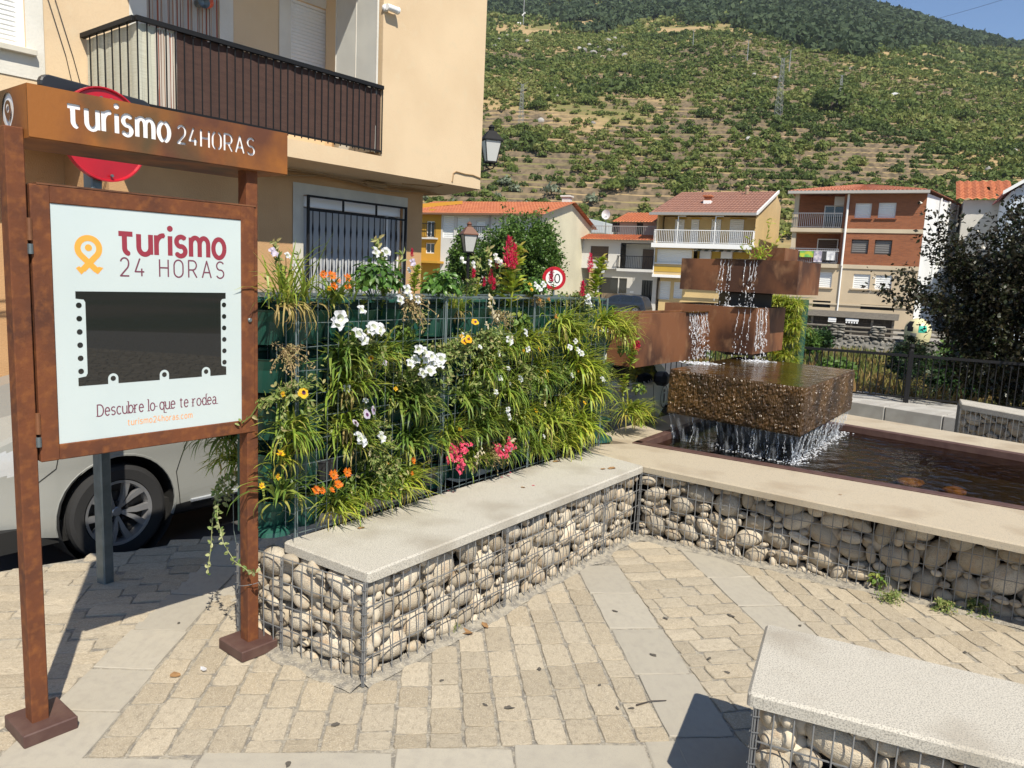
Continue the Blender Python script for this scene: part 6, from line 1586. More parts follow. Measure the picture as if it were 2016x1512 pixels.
rzT = (buv(752, 183)[1] + buv(272, 22)[1]) / 2; rzB = buv(748, 300)[1] - .02
# lower storey wall with the barred window
gw = (buv(597, 384, OFFL), buv(793, 408, OFFL)); gu0, gu1 = gw[0][0], gw[1][0]; gz1 = (gw[0][1] + gw[1][1]) / 2 - .0; gz0 = .85
su0 = buv(576, 359, OFFL)[0]; su1 = min(buv(802, 390, OFFL)[0], buv(830, 480, OFFL)[0] - .06); sz1 = buv(690, 374, OFFL)[1]
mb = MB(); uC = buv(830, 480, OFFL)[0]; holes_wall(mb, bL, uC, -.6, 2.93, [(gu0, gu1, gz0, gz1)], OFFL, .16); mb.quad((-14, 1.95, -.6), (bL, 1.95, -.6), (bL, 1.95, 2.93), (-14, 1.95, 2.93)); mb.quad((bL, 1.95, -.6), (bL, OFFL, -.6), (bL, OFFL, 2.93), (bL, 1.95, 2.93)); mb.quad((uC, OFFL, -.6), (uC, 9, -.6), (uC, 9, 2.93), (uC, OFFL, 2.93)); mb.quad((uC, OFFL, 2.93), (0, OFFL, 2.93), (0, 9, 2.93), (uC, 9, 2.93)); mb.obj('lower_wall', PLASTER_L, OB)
mb = MB(); holes_wall(mb, su0, su1, gz0 - .2, sz1, [(gu0 - .001, gu1 + .001, gz0 - .001, gz1 + .001)], OFFL - .012, .011); mb.box(su0, su1, OFFL - .012, OFFL - .002, sz1 - .001, sz1); mb.obj('window_surround', CREAM, OB)
wn = thing('window', None, None); wn.parent = OB
mb = MB(); mb.box(gu0, gu1, OFFL + .17, OFFL + .2, gz0, gz1); mb.obj('room_behind', INT, wn)
mb = MB(); mb.cbox(gu0, gu1, OFFL + .05, OFFL + .14, gz1 - .16, gz1 - .002, .01); mb.obj('shutter_box', WHITE, wn)
mb = MB(); zc = gz1 - .17
n = 60; vs = []; F = []
for i in range(n + 1):
 u = gu0 + .02 + (gu1 - gu0 - .04) * i / n; y = OFFL + .13 + .012 * sin(i * 1.9)
 vs += [(u, y, gz0), (u, y, zc - .55), (u, y, zc)]
for i in range(n): F += [(3 * i, 3 * i + 3, 3 * i + 4, 3 * i + 1), (3 * i + 1, 3 * i + 4, 3 * i + 5, 3 * i + 2)]
mb.add(vs, F); mb.obj('curtain', CURT, wn, smooth=True)
mb = MB()
for u in (gu0, (gu0 * 1.0 + gu1 * 2) / 3 + .35, gu1 - .04): mb.box(u, u + .04, OFFL + .06, OFFL + .11, gz0, gz1 - .17)
mb.obj('window_frame', WHITE, wn)
# the iron grille
gr = thing('window_grille', None, None); gr.parent = OB; gy = OFFL - .11
for u in (gu0 + .0, gu1 - .035):
 mb = MB(); mb.box(u, u + .035, gy, gy + .03, gz0 - .1, gz1); mb.obj('grille_post', BLACK, gr)
for z in (gz1 - .03, gz1 - .22):
 mb = MB(); mb.box(gu0 + .036, gu1 - .036, gy + .003, gy + .028, z, z + .03); mb.obj('grille_rail', BLACK, gr)
n = 16; bar = MB()
bar.tube([(0, 0, 0), (0, 0, gz1 - .22 - gz0 + .1)], .008, 6)
for k in range(9): bar.tube([(0, 0, .25 + .02 * k), (0, 0, .262 + .02 * k)], .013, 6)
for zz_ in (.75, 1.0, 1.3): bar.tube([(0, 0, zz_), (0, 0, zz_ + .10), (0, 0, zz_ + .2)], [.008, .016, .008], 6)
barm = bar.mesh('grille_bar', BLACK)
for i in range(n):
 link('grille_bar', barm, gr, (gu0 + .04 + (gu1 - gu0 - .08) * (i + .5) / n, gy + .015, gz0 - .1))
for f in (1 / 3, 2 / 3):
 mb = MB(); mb.box(gu0 + (gu1 - gu0) * f - .012, gu0 + (gu1 - gu0) * f + .012, gy + .004, gy + .027, gz1 - .189, gz1 - .031); mb.obj('grille_upright', BLACK, gr)
# overhanging upper part: right wall panel, band under the balcony, soffit
mb = MB()
mb.quad((bR, 0, 3.0), (0, 0, 3.0), (0, 0, 9.5), (bR, 0, 9.5)); mb.quad((0, 0, 3.0), (0, 8, 3.0), (0, 8, 9.5), (0, 0, 9.5))
mb.quad((bL, 0, 3.0), (bR, 0, 3.0), (bR, 0, rzB - .03), (bL, 0, rzB - .03)); mb.quad((bL, 0, rzB - .03), (bR, 0, rzB - .03), (bR, REC, rzB - .03), (bL, REC, rzB - .03))
mb.quad((bL, 0, 3.0), (0, 0, 3.0), (0, OFFL, 2.93), (bL, OFFL, 2.93)); mb.quad((bL, OFFL, 2.93), (bL, REC, 2.93), (bL, REC, rzB - .03), (bL, 0, rzB - .03)); mb.add([(bL, 0, 3.0), (bL, OFFL, 2.93), (bL, 0, rzB - .03)], [(0, 1, 2)])
mb.quad((bR, 0, rzB - .03), (bR, 0, 9.5), (bR, REC, 9.5), (bR, REC, rzB - .03))
cz = rzB + 2.75
mb.quad((bL, 0, cz), (bL, REC, cz), (bR, REC, cz), (bR, 0, cz)); mb.quad((bL, 0, cz), (bR, 0, cz), (bR, 0, 9.5), (bL, 0, 9.5)); mb.quad((bL, REC, cz), (bL, 0, cz), (bL, 0, 9.5), (bL, REC, 9.5))
mb.obj('upper_wall', PLASTER, OB)
# recessed wall behind the balcony and along the left
wl0, wl1 = buv(83, 5, REC)[0], 0
sgl = (buv(-130, 0, REC)[0], buv(50, 60, REC)[0]); sgz0 = buv(50, 95, REC)[1]
dz = rzB - .03
door = (buv(288, 0, REC)[0], buv(432, 60, REC)[0]); win2 = (buv(612, 60, REC)[0], buv(658, 60, REC)[0])
mb = MB(); holes_wall(mb, -14, bR, 2.93, 9.5, [(sgl[0], sgl[1], sgz0, sgz0 + 1.25), (door[0], door[1], dz + .02, dz + 2.2), (win2[0] - .35, win2[1], dz + .9, dz + 2.2)], REC, .15); mb.quad((-14, REC, 2.93), (bL, REC, 2.93), (bL, 1.95, 2.93), (-14, 1.95, 2.93)); mb.obj('recessed_wall', PLASTER, OB)
CRM2 = mat('pale window surround', (.66, .64, .58), .85, 0, c2=(.60, .58, .52), ns=3, bump=(30, .3, .01))
mb = MB(); holes_wall(mb, sgl[0] - .2, wl0, sgz0 - .32, sgz0 + 1.5, [(sgl[0] - .001, sgl[1] + .001, sgz0 - .001, sgz0 + 1.251)], REC - .012, .011); mb.obj('window_surround', CRM2, OB)
mb = MB(); mb.cbox(sgl[0] - .1, sgl[1] + .08, REC - .09, REC - .013, sgz0 - .075, sgz0 - .01, .006); mb.obj('window_sill', CREAM, OB)
shutter(OB, sgl[0], sgl[1], sgz0, sgz0 + 1.25, REC + .05, pitch=.05, frame=.075)
mb = MB(); holes_wall(mb, door[0] - .22, door[1] + .2, dz, dz + 2.4, [(door[0] - .001, door[1] + .001, dz - .1, dz + 2.201)], REC - .010, .009); mb.obj('door_surround', CRM2, OB)
# striped curtain in the balcony door
M_STR = bpy.data.materials.new('striped door curtain'); M_STR.use_nodes = True
def _str():
 N = M_STR.node_tree.nodes; L = M_STR.node_tree.links; b = N['Principled BSDF']; b.inputs['Roughness'].default_value = .9
 tc = N.new('ShaderNodeTexCoord'); sp = N.new('ShaderNodeSeparateXYZ'); L.new(tc.outputs['Object'], sp.inputs[0]); mm = N.new('ShaderNodeMath'); mm.operation = 'MULTIPLY'; mm.inputs[1].default_value = 7.5; L.new(sp.outputs['X'], mm.inputs[0])
 fr2 = N.new('ShaderNodeMath'); fr2.operation = 'FRACT'; L.new(mm.outputs[0], fr2.inputs[0]); r = N.new('ShaderNodeValToRGB'); r.color_ramp.interpolation = 'CONSTANT'; e = r.color_ramp.elements
 cs = [(0, (.45, .42, .38)), (.3, (.30, .09, .05)), (.42, (.50, .46, .40)), (.55, (.16, .09, .07)), (.62, (.45, .40, .34)), (.8, (.33, .16, .09)), (.88, (.5, .47, .42))]
 e[0].position, e[0].color = cs[0][0], c4(cs[0][1]); e[1].position, e[1].color = cs[1][0], c4(cs[1][1])
 for p, c in cs[2:]: q = e.new(p); q.color = c4(c)
 L.new(fr2.outputs[0], r.inputs[0]); L.new(r.outputs[0], b.inputs['Base Color'])
_str()
mb = MB(); n = 50; vs = []
for i in range(n + 1): u = door[0] + (door[1] - door[0]) * i / n; y = REC + .03 + .02 * sin(i * 1.25); vs += [(u, y, dz + .02), (u, y, dz + 2.2)]
mb.add(vs, [(2 * i, 2 * i + 2, 2 * i + 3, 2 * i + 1) for i in range(n)]); mb.obj('door_curtain', M_STR, OB, smooth=True)
shutter(OB, win2[0] - .35, win2[1], dz + .9, dz + 2.2, REC + .06, pitch=.05, frame=.04)
mb = MB(); holes_wall(mb, win2[0] - .55, win2[1] + .16, dz + .7, dz + 2.4, [(win2[0] - .351, win2[1] + .001, dz + .899, dz + 2.201)], REC - .010, .009); mb.obj('window_surround', CRM2, OB)
# glass screen that closes the right end of the balcony
M_FROST = mat('milky glass', (.52, .53, .50), .12, 0, c2=(.46, .47, .45), ns=2, spec=.6)
gs = thing('glass_screen', None, None); gs.parent = OB
for (a, b) in ((0.02, .45), (.47, .90)):
 mb = MB(); mb.box(bR - .10, bR - .085, a, b, rzB + .02, rzB + 2.5); mb.obj('glass_leaf', M_FROST, gs)
for y in (.005, .452, .902):
 mb = MB(); mb.box(bR - .107, bR - .078, y, y + .015, rzB, rzB + 2.5); mb.obj('screen_stile', CRM2, gs)
mb = MB(); mb.cbox(bR - .55, bR - .35, .25, .4, rzT + .02, rzT + .10, .02); mb.obj('shelf_box', WHITE, OB)
# balcony railing with its cloths
BALC = thing('balcony_railing', None, None); BALC.parent = OB
mb = MB(); mb.box(bL - .02, bR + .0, -.045, .012, rzT - .03, rzT + .02); mb.box(bL - .045, bL + .012, .013, REC, rzT - .03, rzT + .02); mb.obj('handrail', BLACK, BALC)
mb = MB(); mb.box(bL - .01, bR, -.025, -.002, rzB + .02, rzB + .045); mb.box(bL - .02, bL + .0, -.001, REC, rzB + .02, rzB + .045); mb.obj('bottom_rail', BLACK, BALC)
nb2 = 33; bm_ = MB(); bm_.tube([(0, 0, rzB + .0), (0, 0, rzT - .02)], .0085, 6); bmesh_bar = bm_.mesh('baluster', BLACK)
for i in range(nb2 + 1): link('baluster', bmesh_bar, BALC, (bL + (bR - bL) * i / nb2, -.014, 0))
for i in range(1, 7): link('baluster', bmesh_bar, BALC, (bL - .012, REC * i / 7, 0))
split = buv(349, 140)[0]
M_BRN = mat('brown woven cloth', (.070, .036, .028), .95, 0, c2=(.052, .027, .022), ns=4, c3=(.09, .05, .04), ns3=160, bump=(220, .6, .004), bump2=(14, .4, .01), stretch=(1, 1, 6))
M_REED = mat('pale reed cloth', (.55, .55, .46), .9, 0, c2=(.46, .45, .36), ns=30, stretch=(.2, .2, 8), bump=(60, .4, .004))
def cloth(u0, u1, z0, z1, y, m, seed, n=80, name='balcony_cloth', axis=0, y1=None):
 rs = np.random.RandomState(seed); mb = MB(); vs = []; ph = rs.rand() * 6
 for i in range(n + 1):
  t = i / n; u = u0 + (u1 - u0) * t
  for j in range(4):
   z = z0 + (z1 - z0) * j / 3; w_ = .006 * sin(t * n * .55 + ph + j * .4) + .004 * rs.normal() * (0 < j < 3)
   vs.append((u, y + w_, z + .006 * rs.normal() * (j in (0, 3))) if axis == 0 else (y + w_, u, z))
 mb.add(vs, [(4 * i + j, 4 * i + 4 + j, 4 * i + 5 + j, 4 * i + j + 1) for i in range(n) for j in range(3)]); mb.obj(name, m, BALC, smooth=True)
cloth(split, bR - .01, rzB + .03, rzT - .03, .012, M_BRN, 1, 120)
cloth(bL + .01, split - .005, rzB + .03, rzT - .04, .014, M_REED, 2, 50, 'pale_cloth')
cloth(.02, REC - .02, rzB + .03, rzT - .04, bL + .02, M_REED, 3, 30, 'pale_cloth', 1)
cloth(buv(306, 100)[0], split - .03, rzB + .0, rzT - .06, .003, M_STR, 5, 40, 'striped_cloth')
# cables under the overhang, junction box
CAB = mat('painted cable', (.30, .19, .09), .7); mb = MB()
for k, (dy, sag) in enumerate(((.62, .05), (.68, .025), (.55, .02))):
 P = [(u, dy - .03, 2.925 - sag * (1 + .8 * sin(u * 3.1 + k)) + .02 * 0) for u in np.linspace(bL - 3, -.5, 26)]; mb.tube(P, .011, 5)
mb.obj('cable', CAB, OB); mb = MB()
u_, z_ = buv(740, 366, .6); mb.cbox(u_ - .22, u_ + .18, .54, .66, 2.86, 2.93, .01); mb.obj('junction_box', CAB, OB)
mb = MB(); q = [buv(*p) for p in ((832, 371), (878, 368), (890, 357), (892, 341), (897, 338), (915, 343), (930, 345), (947, 352))]
mb.tube([(u, (.45 - .5 * min(i / 2, 1) if i < 2 else -.012), 2.955 if i < 2 else z) for i, (u, z) in enumerate(q)], .010, 5); mb.obj('cable', CAB, OB)
mb = MB(); mb.tube([(wl0 + .06, REC - .02, 6), (wl0 + .04, REC - .03, 4.5), (wl0 + .22, REC - .02, 3.9), (wl0 + .3, REC - .02, 3.5)], .004, 5); mb.tube([(wl0 - .1, REC - .02, 6), (wl0 - .1, REC - .03, 4.5)], .004, 5); mb.tube([(wl0 + .10, REC - .02, 6), (wl0 + .12, REC - .03, 4.5), (wl0 + .3, REC - .02, 3.9), (wl0 + .4, REC - .02, 3.5)], .004, 5); mb.obj('hanging_cable', DARKGREY, OB)
# things fixed to the building
def cam_thing():
 u, z = buv(745, 8, -.1); t = thing('security_camera', 'white security camera on the ochre wall above the balcony end', 'security camera', BF.w(bR + .02, 0, z + .02), radians(BA))
 mb = MB(); mb.lathe([(0, 0), (.05, 0), (.05, -.03), (.03, -.05), (0, -.05)], 16, ax='y'); mb.obj('mount', WHITE, t)
 mb = MB(); mb.lathe([(0, -.05), (.042, -.05), (.045, .0), (.045, .13), (.05, .13), (.05, .16), (.0, .15)], 16, (.02, -.08, .0), 'x'); mb.obj('housing', WHITE, t); mb = MB(); mb.lathe([(0, 0), (.03, 0)], 14, (.176, -.08, 0), 'x'); mb.obj('lens', BLACK, t)
cam_thing()
def siren():
 u, z = buv(400, 14, REC); t = thing('alarm_siren', 'red and silver alarm siren on the wall above the balcony corner', 'alarm', BF.w(u, REC, z), radians(BA))
 mb = MB(); mb.lathe([(0, -.10), (.03, -.09), (.075, -.03), (.08, 0), (.0, 0)], 16, (.06, 0, .08), 'y'); mb.obj('red_dome', mat('red plastic', (.62, .10, .05), .3), t)
 mb = MB(); mb.lathe([(0, -.09), (.04, -.1), (.085, -.16), (.06, -.1), (.05, 0), (0, 0)], 14, (-.08, 0, .02), 'y'); mb.obj('silver_horn', GALV, t)
siren()
def lantern(name, label, base, s, rotz, post=None, arm=None, roofm=None, roofc=None):
 """four sided street lantern, wider at the top, with a hipped roof"""
 t = thing('street_lantern' if post is None else 'street_lamp', label, 'street lamp', base, rotz); r = roofm or BLACK
 zb_ = post if post else 0
 mb = MB(); mb.add([(x * .20 * s, y * .20 * s, zb_ + .50 * s) for x, y in ((-1, -1), (1, -1), (1, 1), (-1, 1))] + [(x * .07 * s, y * .07 * s, zb_ + .68 * s) for x, y in ((-1, -1), (1, -1), (1, 1), (-1, 1))] + [(x * .20 * s, y * .20 * s, zb_ + .475 * s) for x, y in ((-1, -1), (1, -1), (1, 1), (-1, 1))], [(0, 1, 5, 4), (1, 2, 6, 5), (2, 3, 7, 6), (3, 0, 4, 7), (4, 5, 6, 7), (8, 9, 1, 0), (9, 10, 2, 1), (10, 11, 3, 2), (11, 8, 0, 3), (11, 10, 9, 8)]); mb.lathe([(0.06 * s, zb_ + .68 * s), (.06 * s, zb_ + .74 * s), (.075 * s, zb_ + .75 * s), (.03 * s, zb_ + .80 * s), (.0, zb_ + .82 * s)], 10); mb.obj('lamp_roof', r, t)
 mb = MB()
 for x, y in ((-1, -1), (1, -1), (1, 1), (-1, 1)): mb.tube([(x * .105 * s, y * .105 * s, zb_ + .06 * s), (x * .175 * s, y * .175 * s, zb_ + .475 * s)], .012 * s, 4)
 mb.box(-.12 * s, .12 * s, -.12 * s, .12 * s, zb_ + .03 * s, zb_ + .06 * s); mb.obj('lamp_frame', BLACK, t)
 mb = MB(); g = [(x * .10 * s, y * .10 * s, zb_ + .065 * s) for x, y in ((-1, -1), (1, -1), (1, 1), (-1, 1))] + [(x * .17 * s, y * .17 * s, zb_ + .47 * s) for x, y in ((-1, -1), (1, -1), (1, 1), (-1, 1))]
 mb.add(g, [(0, 1, 5, 4), (1, 2, 6, 5), (2, 3, 7, 6), (3, 0, 4, 7)]); mb.obj('lamp_pane', LPANE, t)
 if post:
  mb = MB(); mb.lathe([(.09 * s, 0), (.09 * s, .3), (.05 * s, .5), (.04 * s, post - .2), (.055 * s, post - .12), (.03 * s, post), (.05 * s, post + .03 * s)], 12); mb.obj('post', BLACK, t)
 if arm:
  mb = MB(); mb.tube([(0, 0, .04 * s), (0, 0, -.03 * s)], .03 * s, 6)
  for sg in (-1, 1): mb.tube([(sg * .11 * s, 0, .06 * s), (sg * .08 * s, 0, -.06 * s), (0, 0, -.10 * s)], .012 * s, 5)
  mb.tube([(0, 0, -.09 * s), (arm[0] * .5, arm[1] * .5, -.16 * s), (arm[0], arm[1], -.12 * s)], .014, 6); mb.obj('bracket', BLACK, t)
 return t
LPANE = mat('frosted lamp glass', (.50, .51, .50), .25, spec=.6)
lp = at_y(965, 324, 13.35); lantern('wall', 'black wall lantern fixed to the corner of the ochre building', lp, .80, radians(20), arm=(-.30, .05))
# ================================================================== FAR HOUSES ACROSS THE RIVER
TILE = mat('orange roof tile', (.46, .155, .065), .85, 0, c2=(.38, .12, .055), ns=1.5, c3=(.52, .21, .10), ns3=8, lo3=.5, hi3=.75)
TILE_B = mat('brown roof tile', (.26, .125, .085), .85, 0, c2=(.215, .105, .075), ns=2, c3=(.30, .16, .12), ns3=9, lo3=.5, hi3=.7)
TILE_R = mat('red roof tile', (.40, .145, .08), .85, 0, c2=(.33, .115, .065), ns=1.2, c3=(.46, .20, .12), ns3=6, lo3=.5, hi3=.72)
def tile_roof(mb, a, b, c, d, pitch=.24, amp=.045, rows=12):
 """ridged tile field: eave a-b, ridge d-c"""
 a, b, c, d = [np.array(q, float) for q in (a, b, c, d)]; L = max(np.linalg.norm(b - a), np.linalg.norm(c - d)); nx = int(L / pitch) * 4; n = np.cross(b - a, d - a); n /= np.linalg.norm(n); n = n if n[2] > 0 else -n
 vs = []; k = nx + 1
 for j in range(rows + 1):
  for jj in ((0, 1) if 0 < j < rows else (0,)):
   t = j / rows
   for i in range(k):
    s_ = i / nx; q = (a + (b - a) * s_) * (1 - t) + (d + (c - d) * s_) * t; vs.append(q + n * (amp * (.5 - .5 * cos(s_ * nx / 4 * 2 * pi)) + (.0 if jj == 0 else .035)))
 nr = len(vs) // k; F = []
 for j in range(nr - 1):
  for i in range(nx): F.append((j * k + i, j * k + i + 1, (j + 1) * k + i + 1, (j + 1) * k + i))
 mb.add(vs, F)
def roof_part(parent, quads, m, name='roof', **kw):
 mb = MB()
 for q in quads: tile_roof(mb, *q, **kw)
 return mb.obj(name, m, parent)
def railing(parent, u0, u1, z0, z1, y, m, gap=.12, r=.012, name='balcony_railing', returns=None):
 mb = MB(); mb.box(u0, u1, y - .025, y + .025, z1 - .05, z1); mb.box(u0, u1, y - .02, y + .02, z0 + .05, z0 + .085)
 n = int((u1 - u0) / gap)
 for i in range(n + 1): x = u0 + (u1 - u0) * i / n; mb.tube([(x, y, z0 + .08), (x, y, z1 - .05)], r, 4)
 if returns:
  for x in (u0, u1):
   mb.box(x - .02, x + .02, y + .026, y + returns, z1 - .05, z1); k = int(returns / gap)
   for i in range(1, k): mb.tube([(x, y + returns * i / k, z0), (x, y + returns * i / k, z1 - .05)], r, 4)
 return mb.obj(name, m, parent)
def win(parent, u0, u1, z0, z1, y=.1, kind='pane', fm=None, name='window', d=.1, sill=None, shm=None):
 """a window in its opening: frame, then pane or shutter"""
 fm = fm or WHITE; f = .06; mb = MB(); mb.box(u0, u1, y, y + .05, z0, z0 + f); mb.box(u0, u1, y, y + .05, z1 - f, z1); mb.box(u0, u0 + f, y + .001, y + .049, z0 + f, z1 - f); mb.box(u1 - f, u1, y + .001, y + .049, z0 + f, z1 - f)
 if kind == 'pane': m_ = (u0 + u1) / 2; mb.box(m_ - f / 2, m_ + f / 2, y + .001, y + .049, z0 + f, z1 - f)
 w_ = mb.obj(name, fm, parent)
 if sill:
  mb = MB(); mb.box(u0 - .12, u1 + .12, -.10, .02, z0 - .09, z0 - .01); mb.obj('sill', sill, w_)
 if kind == 'pane':
  mb = MB(); mb.box(u0 + f, u1 - f, y + .02, y + .03, z0 + f, z1 - f); mb.obj('pane', GLASSD, w_)
 else:
  mb = MB(); n = max(3, int((z1 - z0) / .14)); a = z0 + f; h = (z1 - f - a) / n
  for i in range(n): mb.add([(u0 + f, y + .03, a + h * i), (u1 - f, y + .03, a + h * i), (u1 - f, y + .005, a + h * (i + .35)), (u0 + f, y + .005, a + h * (i + .35)), (u1 - f, y + .005, a + h * (i + .8)), (u0 + f, y + .005, a + h * (i + .8)), (u1 - f, y + .03, a + h * (i + 1)), (u0 + f, y + .03, a + h * (i + 1))], [(0, 1, 2, 3), (3, 2, 4, 5), (5, 4, 6, 7)])
  mb.obj('shutter', shm or SHUT, w_)
 return w_
GLASSD = mat('dark window glass', (.02, .024, .028), .06, 0, spec=.8)
SHUT_B = mat('brown shutter', (.085, .055, .04), .6); SHUT_W = mat('pale shutter', (.70, .71, .70), .55)
def P2(F, px0, py0, px1, py1, off=0): a = F.uv(px0, py0, off); b = F.uv(px1, py1, off); return (min(a[0], b[0]), max(a[0], b[0]), min(a[1], b[1]), max(a[1], b[1]))
def front(px, py, u_off=0, v=0, ang=-27.0, Y=None):
 """origin of a house face: where its left edge column meets the far street"""
 q = on_plane(px, py, FST + FNOR * v, -27.0); return Fac((q[0], q[1], FSTZ), ang)
def solid(mb, u0, u1, y0, y1, z0, z1, front_holes=None, d=.14):
 """house body; the front may have openings"""
 if front_holes is not None: holes_wall(mb, u0, u1, z0, z1, front_holes, y0, d)
 else: mb.quad((u0, y0, z0), (u1, y0, z0), (u1, y0, z1), (u0, y0, z1))
 mb.quad((u1, y0, z0), (u1, y1, z0), (u1, y1, z1), (u1, y0, z1)); mb.quad((u0, y1, z0), (u0, y0, z0), (u0, y0, z1), (u0, y1, z1)); mb.quad((u1, y1, z0), (u0, y1, z0), (u0, y1, z1), (u1, y1, z1)); mb.quad((u0, y0, z1), (u1, y0, z1), (u1, y1, z1), (u0, y1, z1))
def backing(parent, holes, y=.2):
 mb = MB()
 for (a, b, c, e) in holes: mb.quad((a, y, c), (b, y, c), (b, y, e), (a, y, e))
 mb.obj('room_behind', INT, parent)
def pl(name, c, c2=None): return mat(name, c, .9, 0, c2=c2 or tuple(x * .88 for x in c), ns=.5, bump=(12, .2, .02))
YEL = pl('yellow plaster', (.60, .44, .21)); MUST = pl('mustard plaster', (.52, .33, .05)); WHT = pl('white plaster', (.60, .585, .55)); CRM = pl('cream plaster', (.62, .58, .43)); PINKP = pl('pink beige plaster', (.46, .34, .30)); BEIGE = pl('beige render', (.52, .42, .29)); WHB = pl('bright white plaster', (.76, .77, .77)); OCH = pl('ochre render', (.50, .27, .03)); BLUEW = pl('pale blue plaster', (.55, .62, .70))
# --- 1. long house with the orange roof, left of the gap
H1 = front(1063, 500, v=-9.0, ang=-24); h1 = thing('row_house', 'long house with orange tiled roof, mustard at its left and a cream windowless gable', 'house', H1.p, radians(-24))
e0 = H1.uv(836, 420); e1 = H1.uv(1040, 421); ez = e1[1]; uw = H1.uv(1063, 500)[0]; ul = H1.uv(780, 420)[0]; um = H1.uv(868, 470)[0]; dep = 10.5
hw = []
r1 = [P2(H1, 840, 435, 855, 468), P2(H1, 838, 478, 855, 499)]; r2 = [P2(H1, 937, 435, 954, 475), P2(H1, 900, 428, 922, 470), P2(H1, 966, 440, 985, 470), P2(H1, 872, 425, 893, 468)]
mb = MB(); holes_wall(mb, ul, um, 0, ez, r1, 0, .14); mb.quad((ul, dep, 0), (ul, 0, 0), (ul, 0, ez), (ul, dep, ez)); mb.obj('mustard_wall', OCH, h1)
mb = MB(); holes_wall(mb, um, uw, 0, ez, r2, 0.0, .14); mb.obj('front_wall', WHT, h1)
rz1 = H1.uv(1000, 398, dep * .52)[1]; apx = (uw, dep * .52, rz1 - .06)
mb = MB(); mb.add([(uw, 0, 0), (uw, dep, 0), (uw, dep, ez - .2), apx, (uw, 0, ez)], [(0, 1, 2, 3, 4)]); mb.obj('gable_wall', CRM, h1)
for r in r1: win(h1, *r, kind='pane')
for k, r in enumerate(r2): win(h1, *r, kind='shutter', shm=SHUT_W if k else SHUT)
backing(h1, r1 + r2)
rf = roof_part(h1, [((ul, -.5, ez - .05), (uw + .35, -.5, ez - .05), (uw + .35, dep * .52, rz1), (ul, dep * .52, rz1)), ((uw + .35, dep + .5, ez - .3), (ul, dep + .5, ez - .3), (ul, dep * .52, rz1 + .01), (uw + .35, dep * .52, rz1 + .01))], TILE)
mb = MB(); mb.box(ul, uw + .3, -.56, -.46, ez - .15, ez - .02); mb.obj('gutter', mat('brown gutter', (.18, .09, .05), .6), h1)
mb = MB(); mb.cbox(uw - .9, uw - .3, dep * .56, dep * .56 + .6, rz1 - .7, rz1 + .42, .02); cp_ = mb.obj('chimney', WHT, rf); mb = MB(); mb.cbox(uw - 1.0, uw - .2, dep * .56 - .1, dep * .56 + .7, rz1 + .42, rz1 + .55, .02); mb.obj('chimney_cap', WHT, cp_)
for r in (r1[0], r2[0]): railing(h1, r[0] - .25, r[1] + .25, r[2] + .0, r[2] + 1.0, -.3, BLACK, .14, .014); mb = MB(); mb.box(r[0] - .3, r[1] + .3, -.34, -.002, r[2] - .12, r[2] - .01); mb.obj('balcony_slab', WHT, h1)
mb = MB(); hx0 = H1.uv(836, 396)[0]; mb.add([(ul, 1.0, ez + .3), (um - .3, 3.6, ez + (rz1 - ez) * .66 + .12), (um - .3, 3.6, ez + (rz1 - ez) * .66 + .35), (ul, 1.0, ez + .62)], [(0, 1, 2, 3)]); mb.box(um - 1.2, um - .9, .3, dep * .5, ez + .1, ez + .3); mb.obj('roof_parapet', OCH, h1)
mb = MB(); mb.box(uw - .35, uw - .28, -.12, -.05, 0, ez); mb.box(H1.uv(963, 440)[0], H1.uv(963, 440)[0] + .09, -.10, -.02, 0, ez); mb.obj('downpipe', mat('grey downpipe', (.35, .34, .32), .6), h1)
mb = MB(); mb.box(ul, um + .3, -.9, -.003, H1.uv(845, 515)[1] - .1, H1.uv(845, 515)[1] + .05); mb.obj('canopy', OCH, h1)

# --- 2. small white house
H2 = front(1140, 520, v=-.5); h2 = thing('small_house', 'small white two storey house with terracotta eaves and a set back upper floor', 'house', H2.p, radians(-27))
u1_ = H2.uv(1287, 540)[0]; zE = H2.uv(1150, 470)[1]; z2 = H2.uv(1215, 530)[1]; ulg = H2.uv(1160, 560)[0]
op = [P2(H2, 1163, 484, 1197, 512), P2(H2, 1172, 545, 1207, 585), P2(H2, 1211, 547, 1225, 578), P2(H2, 1257, 551, 1275, 595)]
log = P2(H2, 1222, 478, 1284, 531)
mb = MB(); solid(mb, 0, u1_, 0, 9, z2, zE, [op[0], (log[0], u1_ - .02, log[2], log[3])], .14); solid(mb, ulg, u1_, .9, 9, 0, z2 - .002, op[1:], .14); mb.obj('wall', WHT, h2)
mb = MB(); mb.box(log[0] - .02, u1_ - .02, -.5, .1, log[2] - .2, log[2]); mb.obj('balcony_slab', WHT, h2)
mb = MB(); mb.box(log[0], u1_ - .02, 1.3, 1.35, log[2], log[3]); mb.obj('balcony_back_wall', WHT, h2); mb = MB(); dv = P2(H2, 1256, 489, 1278, 513); mb.box(dv[0], dv[1], 1.22, 1.3, log[2], dv[3]); mb.obj('balcony_door', SHUT_B, h2)
railing(h2, log[0] - .05, u1_ - .06, log[2], log[2] + .95, -.45, BLACK, .13, .016, returns=.4)
win(h2, *op[0], kind='shutter', shm=SHUT_B, fm=SHUT_B, sill=WHT)
for o in op[1:]:
 mb = MB(); mb.box(o[0], o[1], .99, 1.03, o[2], o[3]); mb.obj('door' if o is not op[2] else 'barred_window', GLASSD, h2)
mb = MB(); 
for x in np.linspace(op[3][0], op[3][1], 5): mb.box(x - .02, x + .02, .93, .97, op[3][2], op[3][3])
mb.obj('door_bars', BLACK, h2)
